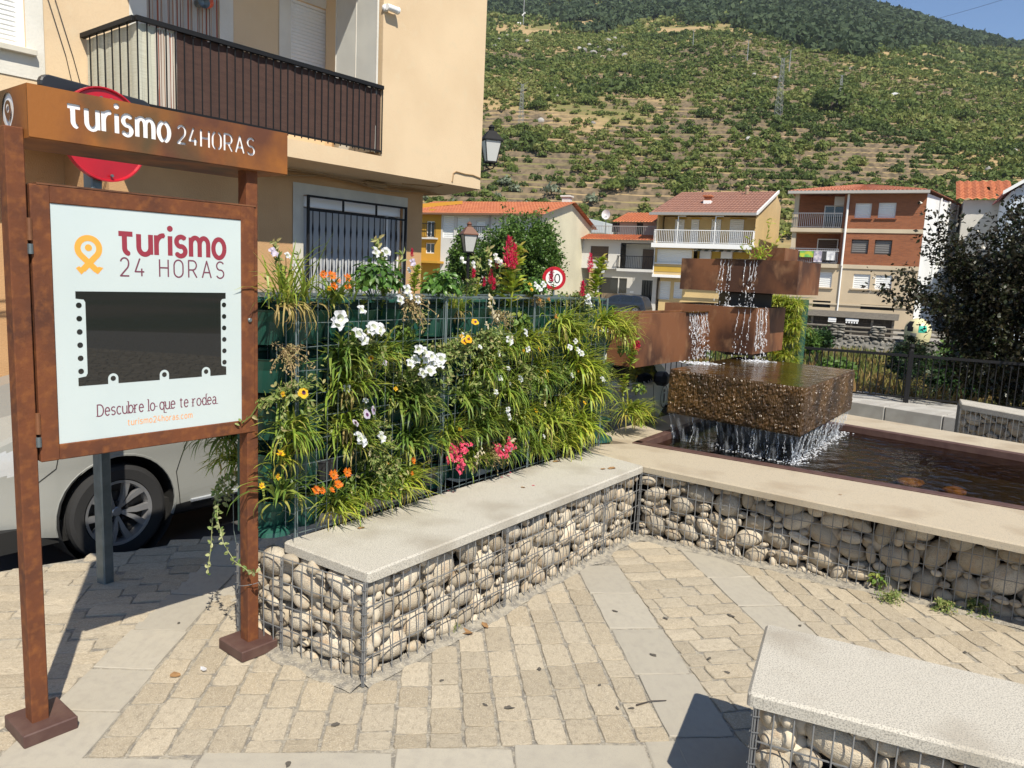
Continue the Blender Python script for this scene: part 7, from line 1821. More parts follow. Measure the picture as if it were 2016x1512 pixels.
roof_part(h2, [((-.35, -.55, zE - .05), (u1_, -.55, zE - .05), (u1_, 1.2, zE + .42), (-.35, 1.2, zE + .42))], TILE)
zU = H2.uv(1245, 432)[1]; ux0 = H2.uv(1193, 460)[0]; opu = [P2(H2, 1206, 438, 1219, 457, 2.4), P2(H2, 1254, 439, 1265, 463, 2.4)]
mb = MB(); holes_wall(mb, ux0, u1_, zE + .2, zU, opu, 2.4, .14); mb.quad((ux0, 9, zE), (ux0, 2.4, zE), (ux0, 2.4, zU), (ux0, 9, zU)); mb.obj('upper_wall', PINKP, h2); backing(h2, opu, 2.5)
roof_part(h2, [((ux0 - .3, 1.8, zU - .05), (u1_, 1.8, zU - .05), (u1_, 5.5, zU + .95), (ux0 - .3, 5.5, zU + .95))], TILE, name='upper_roof')
railing(h2, .3, u1_ - .05, zE + .35, zE + 1.1, 1.35, mat('grey railing', (.30, .30, .29), .6), .14, .014, name='terrace_railing')
t = thing('satellite_dish', 'white satellite dish on a pole on the terrace of the small white house', 'satellite dish', H2.w(H2.uv(1192, 450, 2.0)[0], 2.0, zE + .4), radians(-35)); mb = MB(); mb.tube([(0, 0, 0), (0, 0, 1.5)], .035, 6); mb.obj('pole', GALV, t)
mb = MB(); mb.lathe([(0, .08), (.2, .05), (.38, -.02), (.37, -.01), (0, .1)], 18, (0, -.05, 1.6), 'y'); mb.tube([(0, -.05, 1.6), (0, -.45, 1.5)], .02, 4); mb.obj('dish', WHITE, t)
# number plate and stone plinth
mb = MB(); a = P2(H2, 1205, 575, 1250, 590, .9); STONEP = mat('stone plinth', (.40, .30, .20), .9, 0, c2=(.26, .19, .12), ns=3, lo=.45, hi=.6)
mb.box(ulg, op[3][0] - .05, .87, .898, 0, H2.uv(1215, 578, .9)[1]); mb.obj('stone_plinth', STONEP, h2)
mb = MB(); s_ = P2(H2, 1240, 574, 1247, 577, .9); mb.box(s_[0], s_[1], .885, .899, s_[2], s_[3] + .05); mb.obj('house_number', WHITE, h2)

# --- 3. yellow house with the big brown roof
H3 = front(1288, 520, v=-.6); h3 = thing('yellow_house', 'yellow house with a wide brown tiled roof, white balcony railing and mustard bands', 'house', H3.p, radians(-27))
uR = H3.uv(1487, 470)[0]; zEv = H3.uv(1390, 421)[1]; dp = 10.0; zBal = H3.uv(1390, 481)[1]
uM = H3.uv(1365, 500)[0]
loga = (.1, uR - .1, zBal, zEv - .12)
lw = P2(H3, 1294, 490, 1361, 519); zl = H3.uv(1320, 542)[1]
mb = MB(); solid(mb, 0, uR, 0, dp, zl, zEv, [loga, lw, (uM, uR - .3, H3.uv(1400, 548)[1], zBal - .35)], .14); mb.obj('wall', YEL, h3)
dr = [P2(H3, 1297, 553, 1318, 590, .9), P2(H3, 1327, 555, 1342, 588, .9)]
mb = MB(); solid(mb, .25, uR, .9, dp, 0, zl - .002, dr, .14); mb.obj('ground_floor_wall', YEL, h3)
for o in dr: win(h3, *o, y=1.0, kind='shutter', shm=SHUT_W)
mb = MB(); mb.box(.12, uR - .12, 1.45, 1.5, zBal, zEv - .1); mb.obj('balcony_back_wall', YEL, h3)
for (a, b) in ((1330, 1345), (1362, 1374), (1402, 1417), (1438, 1462)):
 q = P2(H3, a, 432, b, 470, 1.4); win(h3, q[0], q[1], zBal + .02, q[3], y=1.38, kind='shutter'); mb = MB(); mb.box(q[0] - .05, q[1] + .15, 1.43, 1.448, q[3] + .02, zEv - .15); mb.obj('mustard_panel', MUST, h3)
mb = MB(); mb.box(-.1, uR, -.75, .12, zBal - .32, zBal - .0); mb.obj('balcony_slab', WHITE, h3)
railing(h3, .05, uR - .05, zBal, zBal + .95, -.68, WHITE, .13, .018, returns=.66)
for px in (1340, 1413): u_ = H3.uv(px, 440)[0]; mb = MB(); mb.box(u_ - .03, u_ + .03, -.70, -.64, zBal, zEv - .25); mb.box(u_ - .03, u_ + .55, -.695, -.645, zEv - .25, zEv - .2); mb.obj('awning_post', WHITE, h3)
win(h3, *lw, kind='shutter', sill=WHITE)
for (pa, pb) in ((484, 489), (524, 537)):
 a = P2(H3, 1292, pa, 1363, pb); mb = MB(); mb.box(.03, uM - .05, -.02, -.002, a[2], a[3]); mb.obj('mustard_band', MUST, h3)
mb = MB(); a = H3.uv(1320, 541)[1]; mb.box(-.1, uM + .05, -.06, .3, a - .2, a); mb.box(-.06, -.003, -.05, .3, a, zBal - .33); mb.obj('white_ledge', WHITE, h3)
mb = MB(); mb.box(uM, uR - .3, 1.2, 1.25, 2.2, zBal - .3); mb.obj('terrace_back_wall', MUST, h3)
for px in (1390, 1432): q = H3.uv(px, 490, 1.0); mb = MB(); mb.cbox(q[0] - .4, q[0] + .4, .85, 1.18, zBal - 1.0, zBal - .45, .03); mb.obj('air_conditioner', WHITE, h3)
mb = MB()
for i in range(16): a_, b_ = uM + (uR - uM) * i / 16, uM + (uR - uM) * (i + 1) / 16; mb.add([(a_, -.3, zBal - .5), (b_, -.3, zBal - .5), (b_, .3, zBal - .34), (a_, .3, zBal - .34)], [(0, 1, 2, 3)], i % 2)
mb.obj('striped_awning', [WHITE, mat('grey green awning', (.16, .20, .18), .8)], h3)
yr = dp * .72; rz = H3.uv(1440, 378, yr)[1]
rf = roof_part(h3, [((-.35, -.85, zEv), (uR + .1, -.85, zEv), (uR + .1, yr, rz), (-.35, yr, rz))], TILE_B)
mb = MB(); mb.add([(uR - .02, -.3, zEv - .9), (uR - .02, dp, zEv - .9), (uR - .02, dp, rz - .9), (uR - .02, yr, rz - .1), (uR - .02, -.3, zEv)], [(0, 1, 2, 3, 4)]); mb.quad((uR - .02, -.003, 0), (uR - .02, dp, 0), (uR - .02, dp, zEv), (uR - .02, -.003, zEv)); mb.obj('gable_wall', pl('pale yellow gable', (.58, .42, .21)), h3)
mb = MB(); mb.box(-.35, uR + .1, -.95, -.83, zEv - .16, zEv + .02); mb.obj('gutter', mat('grey gutter', (.30, .29, .28), .5), h3)
mb = MB(); mb.add([(uR + .1, -.9, zEv - .12), (uR + .1, yr, rz - .12), (uR + .1, yr, rz + .1), (uR + .1, -.9, zEv + .1), (uR + .2, -.9, zEv - .12), (uR + .2, yr, rz - .12), (uR + .2, yr, rz + .1), (uR + .2, -.9, zEv + .1)], [(4, 5, 6, 7), (0, 3, 2, 1), (3, 7, 6, 2), (0, 1, 5, 4), (0, 4, 7, 3)]); mb.obj('white_verge', WHITE, rf)
q = H3.uv(1393, 405, 2.6); mb = MB(); mb.cbox(q[0] - .28, q[0] + .28, 2.3, 2.86, q[1] - 1.0, q[1] + .35, .02); ch = mb.obj('chimney', WHITE, rf); mb = MB(); mb.cbox(q[0] - .22, q[0] + .22, 2.36, 2.8, q[1] + .351, q[1] + .62, .01); mb.cbox(q[0] - .34, q[0] + .34, 2.24, 2.92, q[1] + .621, q[1] + .75, .02); mb.obj('chimney_cap', TILE, ch)
q = H3.uv(1471, 372, 6.0); mb = MB(); mb.lathe([(.14, q[1] - .8), (.14, q[1]), (.2, q[1] + .1), (0, q[1] + .3)], 8, (q[0], 6.0, 0)); mb.obj('flue', mat('clay flue', (.32, .22, .14), .8), rf)
# --- 4. brick apartment house
BRICK = bpy.data.materials.new('red brick'); BRICK.use_nodes = True
def _brick():
 N = BRICK.node_tree.nodes; L = BRICK.node_tree.links; b = N['Principled BSDF']; b.inputs['Roughness'].default_value = .9
 tc = N.new('ShaderNodeTexCoord'); mp = N.new('ShaderNodeMapping'); mp.inputs['Rotation'].default_value = (pi / 2, 0, 0); L.new(tc.outputs['Object'], mp.inputs[0])
 k = N.new('ShaderNodeTexBrick'); L.new(mp.outputs[0], k.inputs[0]); k.inputs['Scale'].default_value = 1; k.inputs['Brick Width'].default_value = .25; k.inputs['Row Height'].default_value = .065; k.inputs['Mortar Size'].default_value = .008
 k.inputs['Color1'].default_value = (.34, .115, .045, 1); k.inputs['Color2'].default_value = (.26, .085, .036, 1); k.inputs['Mortar'].default_value = (.24, .13, .08, 1)
 n = N.new('ShaderNodeTexNoise'); n.inputs['Scale'].default_value = 1.2; mp2 = N.new('ShaderNodeMapping'); mp2.inputs['Scale'].default_value = (.4, 1, 3); L.new(tc.outputs['Object'], mp2.inputs[0]); L.new(mp2.outputs[0], n.inputs[0])
 mx = N.new('ShaderNodeMix'); mx.data_type = 'RGBA'; mx.blend_type = 'MULTIPLY'; mx.inputs['Factor'].default_value = .45; r = N.new('ShaderNodeValToRGB'); r.color_ramp.elements[0].position = .3; r.color_ramp.elements[0].color = (.62, .6, .6, 1); r.color_ramp.elements[1].position = .7
 L.new(n.outputs[0], r.inputs[0]); L.new(k.outputs['Color'], mx.inputs['A']); L.new(r.outputs[0], mx.inputs['B']); L.new(mx.outputs['Result'], b.inputs['Base Color'])
 bp = N.new('ShaderNodeBump'); bp.inputs['Strength'].default_value = .4; bp.inputs['Distance'].default_value = .01; bp.invert = True; L.new(k.outputs['Fac'], bp.inputs['Height']); L.new(bp.outputs[0], b.inputs['Normal'])
_brick()
H4 = front(1556, 500, v=-.2); h4 = thing('brick_apartment_house', 'three storey red brick apartment house with balconies and a white side wall', 'building', H4.p, radians(-27))
u4 = H4.uv(1822, 420)[0]; zEv = H4.uv(1690, 381)[1]; ud = H4.uv(1668, 420)[0]
zb1 = H4.uv(1740, 451)[1]; zb1b = H4.uv(1740, 459)[1]; zb2 = H4.uv(1740, 523)[1]; zb2b = H4.uv(1740, 531)[1]
ws1 = [P2(H4, 1685, 400, 1714, 429), P2(H4, 1731, 399, 1762, 429)]; ws2 = [P2(H4, 1677, 471, 1708, 500), P2(H4, 1723, 472, 1754, 502)]; ws3 = [P2(H4, 1681, 539, 1711, 569), P2(H4, 1724, 541, 1754, 571)]; ws4 = [P2(H4, 1612, 535, 1636, 566)]
gar = [P2(H4, 1600, 591, 1634, 606), P2(H4, 1694, 599, 1757, 612)]
l1_ = (.15, ud - .25, zb1, zEv - .1); l2_ = (.15, ud - .25, zb2, zb1b - .05)
mb = MB(); holes_wall(mb, ud - .25, u4, zb2, zEv, ws1 + ws2, 0, .16); mb.obj('brick_wall', BRICK, h4)
mb = MB(); holes_wall(mb, 0, u4, 0, zb2b, ws3 + ws4 + gar, .02, .16); mb.obj('lower_wall', BEIGE, h4)
mb = MB(); mb.box(.05, ud - .25, 1.5, 1.55, zb2, zEv); mb.quad((ud - .25, 0, zb2), (ud - .25, 1.55, zb2), (ud - .25, 1.55, zEv), (ud - .25, 0, zEv)); mb.obj('balcony_back_wall', BRICK, h4)
SK = 2.8; mb = MB(); mb.quad((u4, 0, 0), (u4 + SK, 11, 0), (u4 + SK, 11, zEv), (u4, 0, zEv)); mb.quad((0, 11, 0), (0, 0.02, 0), (0, .02, zb2), (0, 11, zb2)); mb.quad((0, 11, zb2), (0, 1.5, zb2), (0, 1.5, zEv), (0, 11, zEv)); mb.obj('side_wall', WHB, h4)
BANDM = pl('pale concrete band', (.55, .46, .33))
for (a, b) in ((zb1b, zb1), (zb2b, zb2)):
 mb = MB(); mb.box(ud - .24, u4 - .0, -.05, -.002, a, b); mb.box(-.1, ud - .26, -.25, 1.5, a + .0, b); mb.obj('concrete_band', BANDM, h4)
mb = MB(); mb.box(-.02, .25, -.03, .3, zb2, zb1b); mb.box(-.02, .25, -.03, .3, zb1, zEv - .02); mb.obj('balcony_pier', BANDM, h4)
za = H4.uv(1700, 603)[1]; mb = MB(); mb.box(0, u4, -.06, .015, za, za + .1); mb.obj('string_course', BANDM, h4)
for w_ in ws1: win(h4, *w_, kind='shutter', sill=mat('brick sill', (.24, .08, .04), .9))
for w_ in ws2:
 win(h4, *w_, kind='shutter', shm=mat('grey blind', (.16, .155, .15), .6), fm=SHUT_B, y=.13)
for w_ in ws3 + ws4: win(h4, *w_, kind='shutter', shm=SHUT_W, sill=BEIGE)
backing(h4, gar, .3)
for (zz_, px, py0, py1, k) in ((zb1, 1640, 405, 448, 0), (zb2, 1625, 470, 520, 1)):
 q = P2(H4, 1624 - 14 * k, py0, 1660 - 14 * k, py1, 1.45); win(h4, q[0], q[1], zz_ + .02, q[3], y=1.42, kind='pane' if k == 0 else 'shutter', shm=SHUT_B)
GREYR = mat('grey iron railing', (.22, .22, .235), .5)
railing(h4, -.05, ud - .3, zb1, zb1 + 1.0, -.2, GREYR, .12, .018, returns=.2); railing(h4, -.05, ud - .3, zb2, zb2 + 1.0, -.2, GREYR, .12, .018, returns=.2)
mb = MB(); mb.tube([(ud, -.14, zEv - .05), (ud, -.14, zb2 - .1)], .075, 8); mb.tube([(ud + .02, -.06, zb2 - .1), (ud + .02, -.06, .8)], .05, 8); mb.obj('downpipe', WHITE, h4)
mb = MB(); mb.box(-.4, u4 + .1, -.62, 0.0, zEv - .02, zEv + .12); mb.box(-.42, u4 + .12, -.72, -.621, zEv - .05, zEv + .13); mb.obj('eave', pl('grey eave', (.42, .40, .37)), h4)
zr = H4.uv(1720, 364, 5.5)[1]; x0, x1, y0, y1, zz_ = -.45, u4 + .15, -.65, 11.6, zEv + .13; rl, rr2 = (x0 + 3.9, x1 - 3.9)
rf = roof_part(h4, [((x0, y0, zz_), (x1, y0, zz_), (rr2, 5.5, zr), (rl, 5.5, zr)), ((x1, y0, zz_), (x1 + SK, y1, zz_), (rr2, 5.6, zr), (rr2, 5.5, zr)), ((x0, y1, zz_), (x0, y0, zz_), (rl, 5.5, zr), (rl, 5.6, zr)), ((x1 + SK, y1, zz_), (x0, y1, zz_), (rl, 5.6, zr), (rr2, 5.6, zr))], TILE_R)
mb = MB()
for y in (3.0, 5.2, 7.6): mb.tube([(u4 + .1 + SK * y / 11, y, .5), (u4 + .1 + SK * y / 11, y, zEv)], .06, 6)
mb.obj('downpipe', WHITE, h4)
q = H4.uv(1658, 395, 1.4); mb = MB(); mb.cbox(q[0] - .45, q[0] + .3, 1.1, 1.48, q[1] - .35, q[1] + .25, .02); mb.obj('air_conditioner', WHITE, h4)
# washing on the lower balcony: each piece hangs on its line
cl = [('yellow green striped towel', 1575, 1601, 20, (.45, .50, .05), (.15, .42, .10)), ('white shirt with a grey print', 1603, 1618, 36, (.60, .55, .58), (.30, .28, .36)), ('pale grey shirt', 1628, 1643, 30, (.68, .68, .68), (.5, .5, .52)), ('dark trousers', 1619, 1627, 30, (.03, .03, .035), (.05, .05, .05))]
for nm, xa, xb, hp, ca, cb in cl:
 q = P2(H4, xa, 494, xb, 494 + hp * .62, -.3); m_ = mat(nm, ca, .9, 0, c2=cb, ns=3, lo=.45, hi=.55); mb = MB(); n = 10; vs = []
 for i in range(n + 1):
  for j in range(5): u = q[0] + (q[1] - q[0]) * i / n; z = q[3] + (q[2] - q[3]) * j / 4; vs.append((u, -.31 - .02 * sin(i * 1.3) * j / 4, z))
 mb.add(vs, [(5 * i + j, 5 * i + 5 + j, 5 * i + 6 + j, 5 * i + j + 1) for i in range(n) for j in range(4)])
 o = mb.obj('laundry', m_, None, smooth=True, loc=H4.p, rotz=radians(-27)); tag(o, nm + ' hanging on the balcony line of the brick house', 'laundry', 'washing on the balcony line')
mb = MB(); q0 = H4.uv(1572, 493, -.3); q1 = H4.uv(1652, 496, -.3); mb.tube([(q0[0], -.31, q0[1]), (q1[0], -.31, q0[1] + .02)], .02, 4); mb.obj('washing_line', WHITE, h4)
# --- 5. and 6. houses at the right edge, partly behind the purple tree
H5 = front(1905, 420, v=5.0); h5 = thing('small_house', 'house with orange pantiles at the far right behind the purple leaved tree', 'house', H5.p, radians(-27)); uR5 = H5.uv(1985, 420)[0]; ze = H5.uv(1940, 394)[1]
mb = MB(); solid(mb, -.3, uR5, 0, 8, 0, ze, None); mb.obj('wall', pl('pale wall', (.55, .53, .48)), h5); w_ = P2(H5, 1968, 410, 1978, 425); win(h5, *w_, y=-.02)
roof_part(h5, [((-.8, -.5, ze), (uR5 + .2, -.5, ze), (uR5 + .2, 4, ze + 1.7), (-.8, 4, ze + 1.7))], TILE, pitch=.45, amp=.10)
H6 = front(1985, 420, v=-2.0); h6 = thing('house', 'pale blue house with red eaves at the right edge of the view', 'house', H6.p, radians(-27)); ze = H6.uv(1990, 378)[1]
mb = MB(); solid(mb, 0, 9, 0, 9, 0, ze, None); mb.add([(0, -.001, ze), (9, -.001, ze), (4.5, -.001, ze + 3.2)], [(0, 1, 2)]); mb.obj('wall', BLUEW, h6)
roof_part(h6, [((-.4, -.6, ze - .1), (-.4, 9, ze - .1), (4.5, 9, ze + 3.3), (4.5, -.6, ze + 3.3)), ((9.4, 9, ze - .1), (9.4, -.6, ze - .1), (4.5, -.6, ze + 3.3), (4.5, 9, ze + 3.3))], mat('pinkish red roof', (.42, .16, .15), .8)); mb = MB(); mb.add([(-.45, -.66, ze - .22), (4.5, -.66, ze + 3.18), (4.5, -.66, ze + 3.4), (-.45, -.66, ze)], [(0, 1, 2, 3)]); mb.obj('white_verge', WHITE, h6)
for k in range(4): mb = MB(); mb.tube([(1.0 + 1.3 * k, -.06, 0), (1.0 + 1.3 * k, -.06, ze)], .06, 6); mb.obj('downpipe', WHITE, h6)
# low garden wall strip beyond the gap between the houses
mb = MB(); t = thing('field_shelter', 'low pale greenhouse roof in the field between the houses', 'greenhouse', at_y(1157, 437, 76), radians(-27)); mb.prism([(-1.6, -1.0), (1.6, -1.0), (1.6, .0), (0, .35), (-1.6, .0)], 0, 3, plane='xz'); mb.obj('cover', mat('pale sheeting', (.50, .54, .54), .5), t)
# ================================================================== VEHICLES
def carpaint(nm, c): return mat(nm, c, .32, 0, coat=.5, c2=tuple(x * .97 for x in c), ns=1.5)
TYRE = mat('tyre rubber', (.018, .018, .019), .85, 0, bump=(90, .3, .003)); ALLOY = mat('alloy wheel', (.42, .42, .43), .35, .7); ALLOYD = mat('dark alloy', (.04, .04, .043), .4, .5); CARGL = mat('car window glass', (.015, .019, .022), .05, 0, spec=.8); SEAM = mat('panel gap', (.01, .01, .01), .8); TRIM = mat('black car trim', (.02, .02, .021), .5); LAMPG = mat('headlight glass', (.55, .58, .62), .08, .4, coat=.6)
def wheel_meshes(r):
 mb = MB(); mb.lathe([(r * .66, -.09), (r * .70, -.105), (r * .90, -.112), (r * .97, -.10), (r, -.075), (r, -.05), (r * .985, -.047), (r * .985, -.040), (r, -.037), (r, -.005), (r * .985, -.002), (r * .985, .005), (r, .008), (r, .045), (r * .985, .048), (r * .985, .055), (r, .058), (r, .075), (r * .97, .10), (r * .9, .112), (r * .70, .105), (r * .66, .09)], 56, ax='y'); ty = mb.mesh('tyre', TYRE)
 mb = MB(); mb.lathe([(r * .66, .10), (r * .68, .105), (r * .62, .10), (r * .60, .06), (r * .59, -.08)], 48, ax='y')
 for k in range(5):
  for sg in (-1, 1):
   a0 = 2 * pi * k / 5 + sg * .10; a1 = 2 * pi * k / 5 + sg * .30; w_ = .24
   def q(rr, a, y): return (rr * cos(a), y, rr * sin(a))
   v = [q(r * .10, a0 - .9 * w_, .070), q(r * .10, a0 + .9 * w_, .070), q(r * .38, a1 * .55 + a0 * .45 + .13, .088), q(r * .63, a1 + .105, .098), q(r * .63, a1 - .105, .098), q(r * .38, a1 * .55 + a0 * .45 - .13, .088)]; b = [(x, y - .035, z) for x, y, z in v]
   mb.add(v + b, [(0, 1, 2, 5), (5, 2, 3, 4), (1, 0, 6, 7), (2, 1, 7, 8), (3, 2, 8, 9), (0, 5, 11, 6), (5, 4, 10, 11)])
 mb.lathe([(0, .072), (r * .085, .071), (r * .10, .066), (r * .10, .05)], 20, ax='y'); rim_ = mb.mesh('rim', ALLOY)
 mb = MB(); mb.lathe([(0, .02), (r * .60, .03)], 32, ax='y'); mb.lathe([(r * .2, .035), (r * .42, .035), (r * .42, .03)], 28, ax='y'); back = mb.mesh('brake_disc', ALLOYD)
 mb = MB()
 for k in range(5): a = 2 * pi * k / 5 + .63; mb.lathe([(0, .072), (.012, .072), (.012, .05)], 6, (r * .21 * cos(a), 0, r * .21 * sin(a)), 'y')
 return ty, rim_, back, mb.mesh('wheel_nuts', ALLOYD)
def vehicle(name, label, cat, loc, rotz, paint, s=1.0, L=(2.12, -2.25), hw=.92, wb=(1.22, -1.55), r=.33, prof=None, belt=1.03, step=.035, wheels=True):
 t = thing(name, label, cat, loc, rotz); t.scale = (s, s, s)
 prof = prof or [(-2.25, .60), (-2.22, 1.2), (-2.1, 1.68), (-1.8, 1.78), (0, 1.80), (.35, 1.76), (.62, 1.60), (1.18, 1.10), (1.75, .97), (2.0, .84), (2.12, .62)]
 px_ = [p[0] for p in prof]; pz_ = [p[1] for p in prof]; roof = max(pz_)
 xs = np.arange(L[1], L[0] + 1e-6, step); ra = r + .055
 def half(x, z):
  k = hw; 
  if x > .9: k -= .30 * ((x - .9) / (L[0] - .9)) ** 3
  if x < -1.5: k -= .12 * ((-1.5 - x) / .75) ** 3
  if z > belt: k -= .20 * ((z - belt) / (roof - belt)) ** 1.25
  k += .012 * math.exp(-((z - .78) / .10) ** 2) - .03 * max(0, (.42 - z) / .2) ** 2
  return k
 NZ = 34; NR = 6; body = MB(); parts = {}; G = lambda *k: parts.setdefault(k, MB())
 for sgn in (1, -1):
  P = []
  for x in xs:
   zt = float(np.interp(x, px_, pz_)); zs = .24 + (.10 * max(0, (x - 1.6) / .5)); row = []
   for j in range(NZ + 1):
    z = zs + (zt - .045 - zs) * (j / NZ); xx, zz2 = x, z
    for wx in wb:
     d = math.hypot(x - wx, z - (r + .02))
     if ra * .80 < d < ra and d > 1e-6: k = ra / d; xx, zz2 = wx + (x - wx) * k, r + .02 + (z - r - .02) * k
    row.append((xx, sgn * half(xx, zz2), zz2))
   ye = half(x, zt - .045)
   for j in range(1, NR + 1): f = j / NR; row.append((x, sgn * ye * (1 - f) if j > 1 else sgn * (ye - .05), zt - .045 + .045 * min(1, f * 2.2)))
   P.append(row)
  for i in range(len(xs) - 1):
   for j in range(NZ + NR):
    q = [P[i][j], P[i + 1][j], P[i + 1][j + 1], P[i][j + 1]]; c = np.mean(q, 0)
    if any(math.hypot(c[0] - wx, c[2] - (r + .02)) < ra * .97 for wx in wb) and j < NZ: continue
    zt = float(np.interp(c[0], px_, pz_)); tgt = body
    if j < NZ and c[2] > belt + .03 and c[2] < zt - .12 and -2.0 < c[0] < .95 - (c[2] - belt) * .85 and not any(abs(c[0] - p) < .045 for p in (-.35, -1.35)): tgt = G('side_window', sgn, sum(c[0] > p for p in (-.35, -1.35)))
    elif j >= NZ and .68 < c[0] < 1.16 and abs(c[1]) < half(c[0], zt) - .09: tgt = G('windscreen')
    elif j < NZ and c[0] > L[0] - .42 and .68 < c[2] < .83: tgt = G('headlight', sgn)
    elif j < NZ and c[0] > L[0] - .14 and c[2] < .58: tgt = G('bumper_trim', 0)
    elif j < NZ and c[2] < .30: tgt = G('sill_trim', sgn) if c[0] < 1.0 and c[0] > -1.3 else body
    tgt.add(q if sgn < 0 else q[::-1], [(0, 1, 2, 3)])
  for xe, fl_ in ((0, 1), (-1, 0)):
   row = P[xe]
   for j in range(NZ): a, b = row[j], row[j + 1]; q = [a, b, (b[0], 0, b[2]), (a[0], 0, a[2])]; (G('bumper_trim', 0) if j < NZ * .55 and fl_ == 0 else body).add(q if (sgn > 0) == bool(fl_) else q[::-1], [(0, 1, 2, 3)])
 body.obj('body', paint, t, smooth=True); MAT_ = {'side_window': CARGL, 'windscreen': CARGL, 'headlight': LAMPG, 'bumper_trim': TRIM, 'sill_trim': TRIM}
 for k, m in parts.items(): m.obj(k[0], MAT_[k[0]], t, smooth=True)
 mb = MB(); mb.box(L[1] + .1, L[0] - .2, -hw + .1, hw - .1, .2, .34); mb.obj('underbody', SEAM, t)
 for wx in wb:
  for sg in (1, -1):
   mb = MB(); mb.lathe([(ra * 1.01, -.30), (ra * 1.01, -.0)], 30, (wx, sg * (hw - .02) + (.0 if sg > 0 else .30), r + .02), 'y'); mb.lathe([(0, 0), (ra * 1.01, 0)], 24, (wx, sg * (hw - .32), r + .02), 'y'); mb.obj('wheel_arch', SEAM, t)
   pts = [(wx + ra * cos(a), sg * (half(wx + ra * cos(a), r + .02 + ra * sin(a)) - .004), r + .02 + ra * sin(a)) for a in np.linspace(-.28, pi + .28, 24)]; mb = MB(); mb.tube(pts, .010, 5); mb.obj('arch_lip', paint, t)
 if wheels:
  ty, rm, bk, nt_ = wheel_meshes(r)
  for wx in wb:
   for sg in (1, -1):
    w_ = thing('wheel', None, None); w_.parent = t; w_.location = (wx, sg * (hw - .135), r); w_.rotation_euler = (0, .35, 0 if sg > 0 else pi)
    for me in (ty, rm, bk, nt_): link(me.name.split('.')[0], me, w_)
 mb = MB()
 for sg in (1, -1):
  for line in ([(.80, .30), (.83, .55), (.74, .80), (.72, belt + .02)], [(-.35, .28), (-.35, belt)], [(.70, .30), (-1.1, .30)], [(1.72, .60), (1.60, .70), (1.56, .95)], [(.72, belt + .015), (-2.0, belt + .015)]):
   P = []
   for a, b in zip(line[:-1], line[1:]):
    for k in range(6): f = k / 6; x, z = a[0] + (b[0] - a[0]) * f, a[1] + (b[1] - a[1]) * f; P.append((x, sg * (half(x, z) + .0008), z))
   mb.tube(P, .0035, 4)
 mb.obj('panel_gap', SEAM, t)
 mb = MB()
 for sg in (1, -1):
  P = [(x, sg * (half(x, .33) + .006), .315) for x in np.linspace(.72, -1.1, 20)]; mb.tube(P, .014, 5)
 mb.obj('sill_strip', LAMPG, t)
 for sg in (1, -1):
  mb = MB(); mb.cbox(.62, .80, sg * (hw + .02) if sg > 0 else sg * (hw + .20), sg * (hw + .20) if sg > 0 else sg * (hw + .02), belt - .02, belt + .15, .05); mb.obj('mirror', TRIM, t)
 for sg in (1, -1): mb = MB(); mb.cbox(.0, .17, sg * (hw + .008) - .012, sg * (hw + .008) + .012, .90, .93, .008); mb.obj('door_handle', paint, t)
 return t, half
PV = carpaint('pale grey van paint', (.265, .27, .255))
HEAD = radians(W_ANG + 180)
wp = at_z(243, 1104, ROAD_Z); VS = .87; hd = np.array([cos(HEAD), sin(HEAD), 0]); lf = np.array([-sin(HEAD), cos(HEAD), 0])
org = wp - hd * 1.22 * VS - lf * .92 * VS
VAN, vh = vehicle('parked_van', 'pale grey van parked behind the information stand, its front wheel in view', 'van', (org[0], org[1], ROAD_Z), HEAD, PV, VS)
mb = MB(); mb.lathe([(.008, 0), (.014, 0), (.015, -.002)], 14, (1.72, vh(1.72, .52) + .001, .52), 'y'); mb.obj('parking_sensor', TRIM, VAN)
# second car, seen between the wall and the fountain
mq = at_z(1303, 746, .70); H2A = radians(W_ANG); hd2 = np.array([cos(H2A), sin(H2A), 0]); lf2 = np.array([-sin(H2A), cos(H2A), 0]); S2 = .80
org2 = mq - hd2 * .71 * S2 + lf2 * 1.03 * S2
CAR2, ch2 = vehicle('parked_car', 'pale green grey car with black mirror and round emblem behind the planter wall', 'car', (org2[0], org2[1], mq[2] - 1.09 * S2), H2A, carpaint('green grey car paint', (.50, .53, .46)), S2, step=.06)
mb = MB(); ring = []
for k in range(20): a = 2 * pi * k / 20; ring.append((.10 * cos(a), .14 * sin(a)))
pr_ = stroke_polys(ring + [ring[0]], .014) + [[(-.018, -.08), (.018, -.08), (.018, .04), (-.018, .04)], [(.022 * cos(2 * pi * k / 10), .075 + .022 * sin(2 * pi * k / 10)) for k in range(10)]]
V_, F_ = union_tris(pr_); mb.add([(1.02 + v[0], -ch2(1.02, .80) - .004, .83 + v[1]) for v in V_], F_); mb.obj('round_emblem', TRIM, CAR2)
# dark estate car before the small white house, and one at the far street
q = on_plane(1235, 600, FST + FNOR * -3.2, -27); hw3 = [(-2.2, .55), (-2.15, .95), (-1.9, 1.36), (-1.5, 1.46), (-.1, 1.46), (.2, 1.40), (.95, .98), (1.7, .86), (2.0, .76), (2.12, .55)]
vehicle('parked_car', 'dark blue car parked in front of the small white house', 'car', (q[0] - .6, q[1], FSTZ), radians(-27 + 180), carpaint('dark blue car paint', (.012, .018, .032)), 1.0, prof=hw3, belt=.92, step=.08)

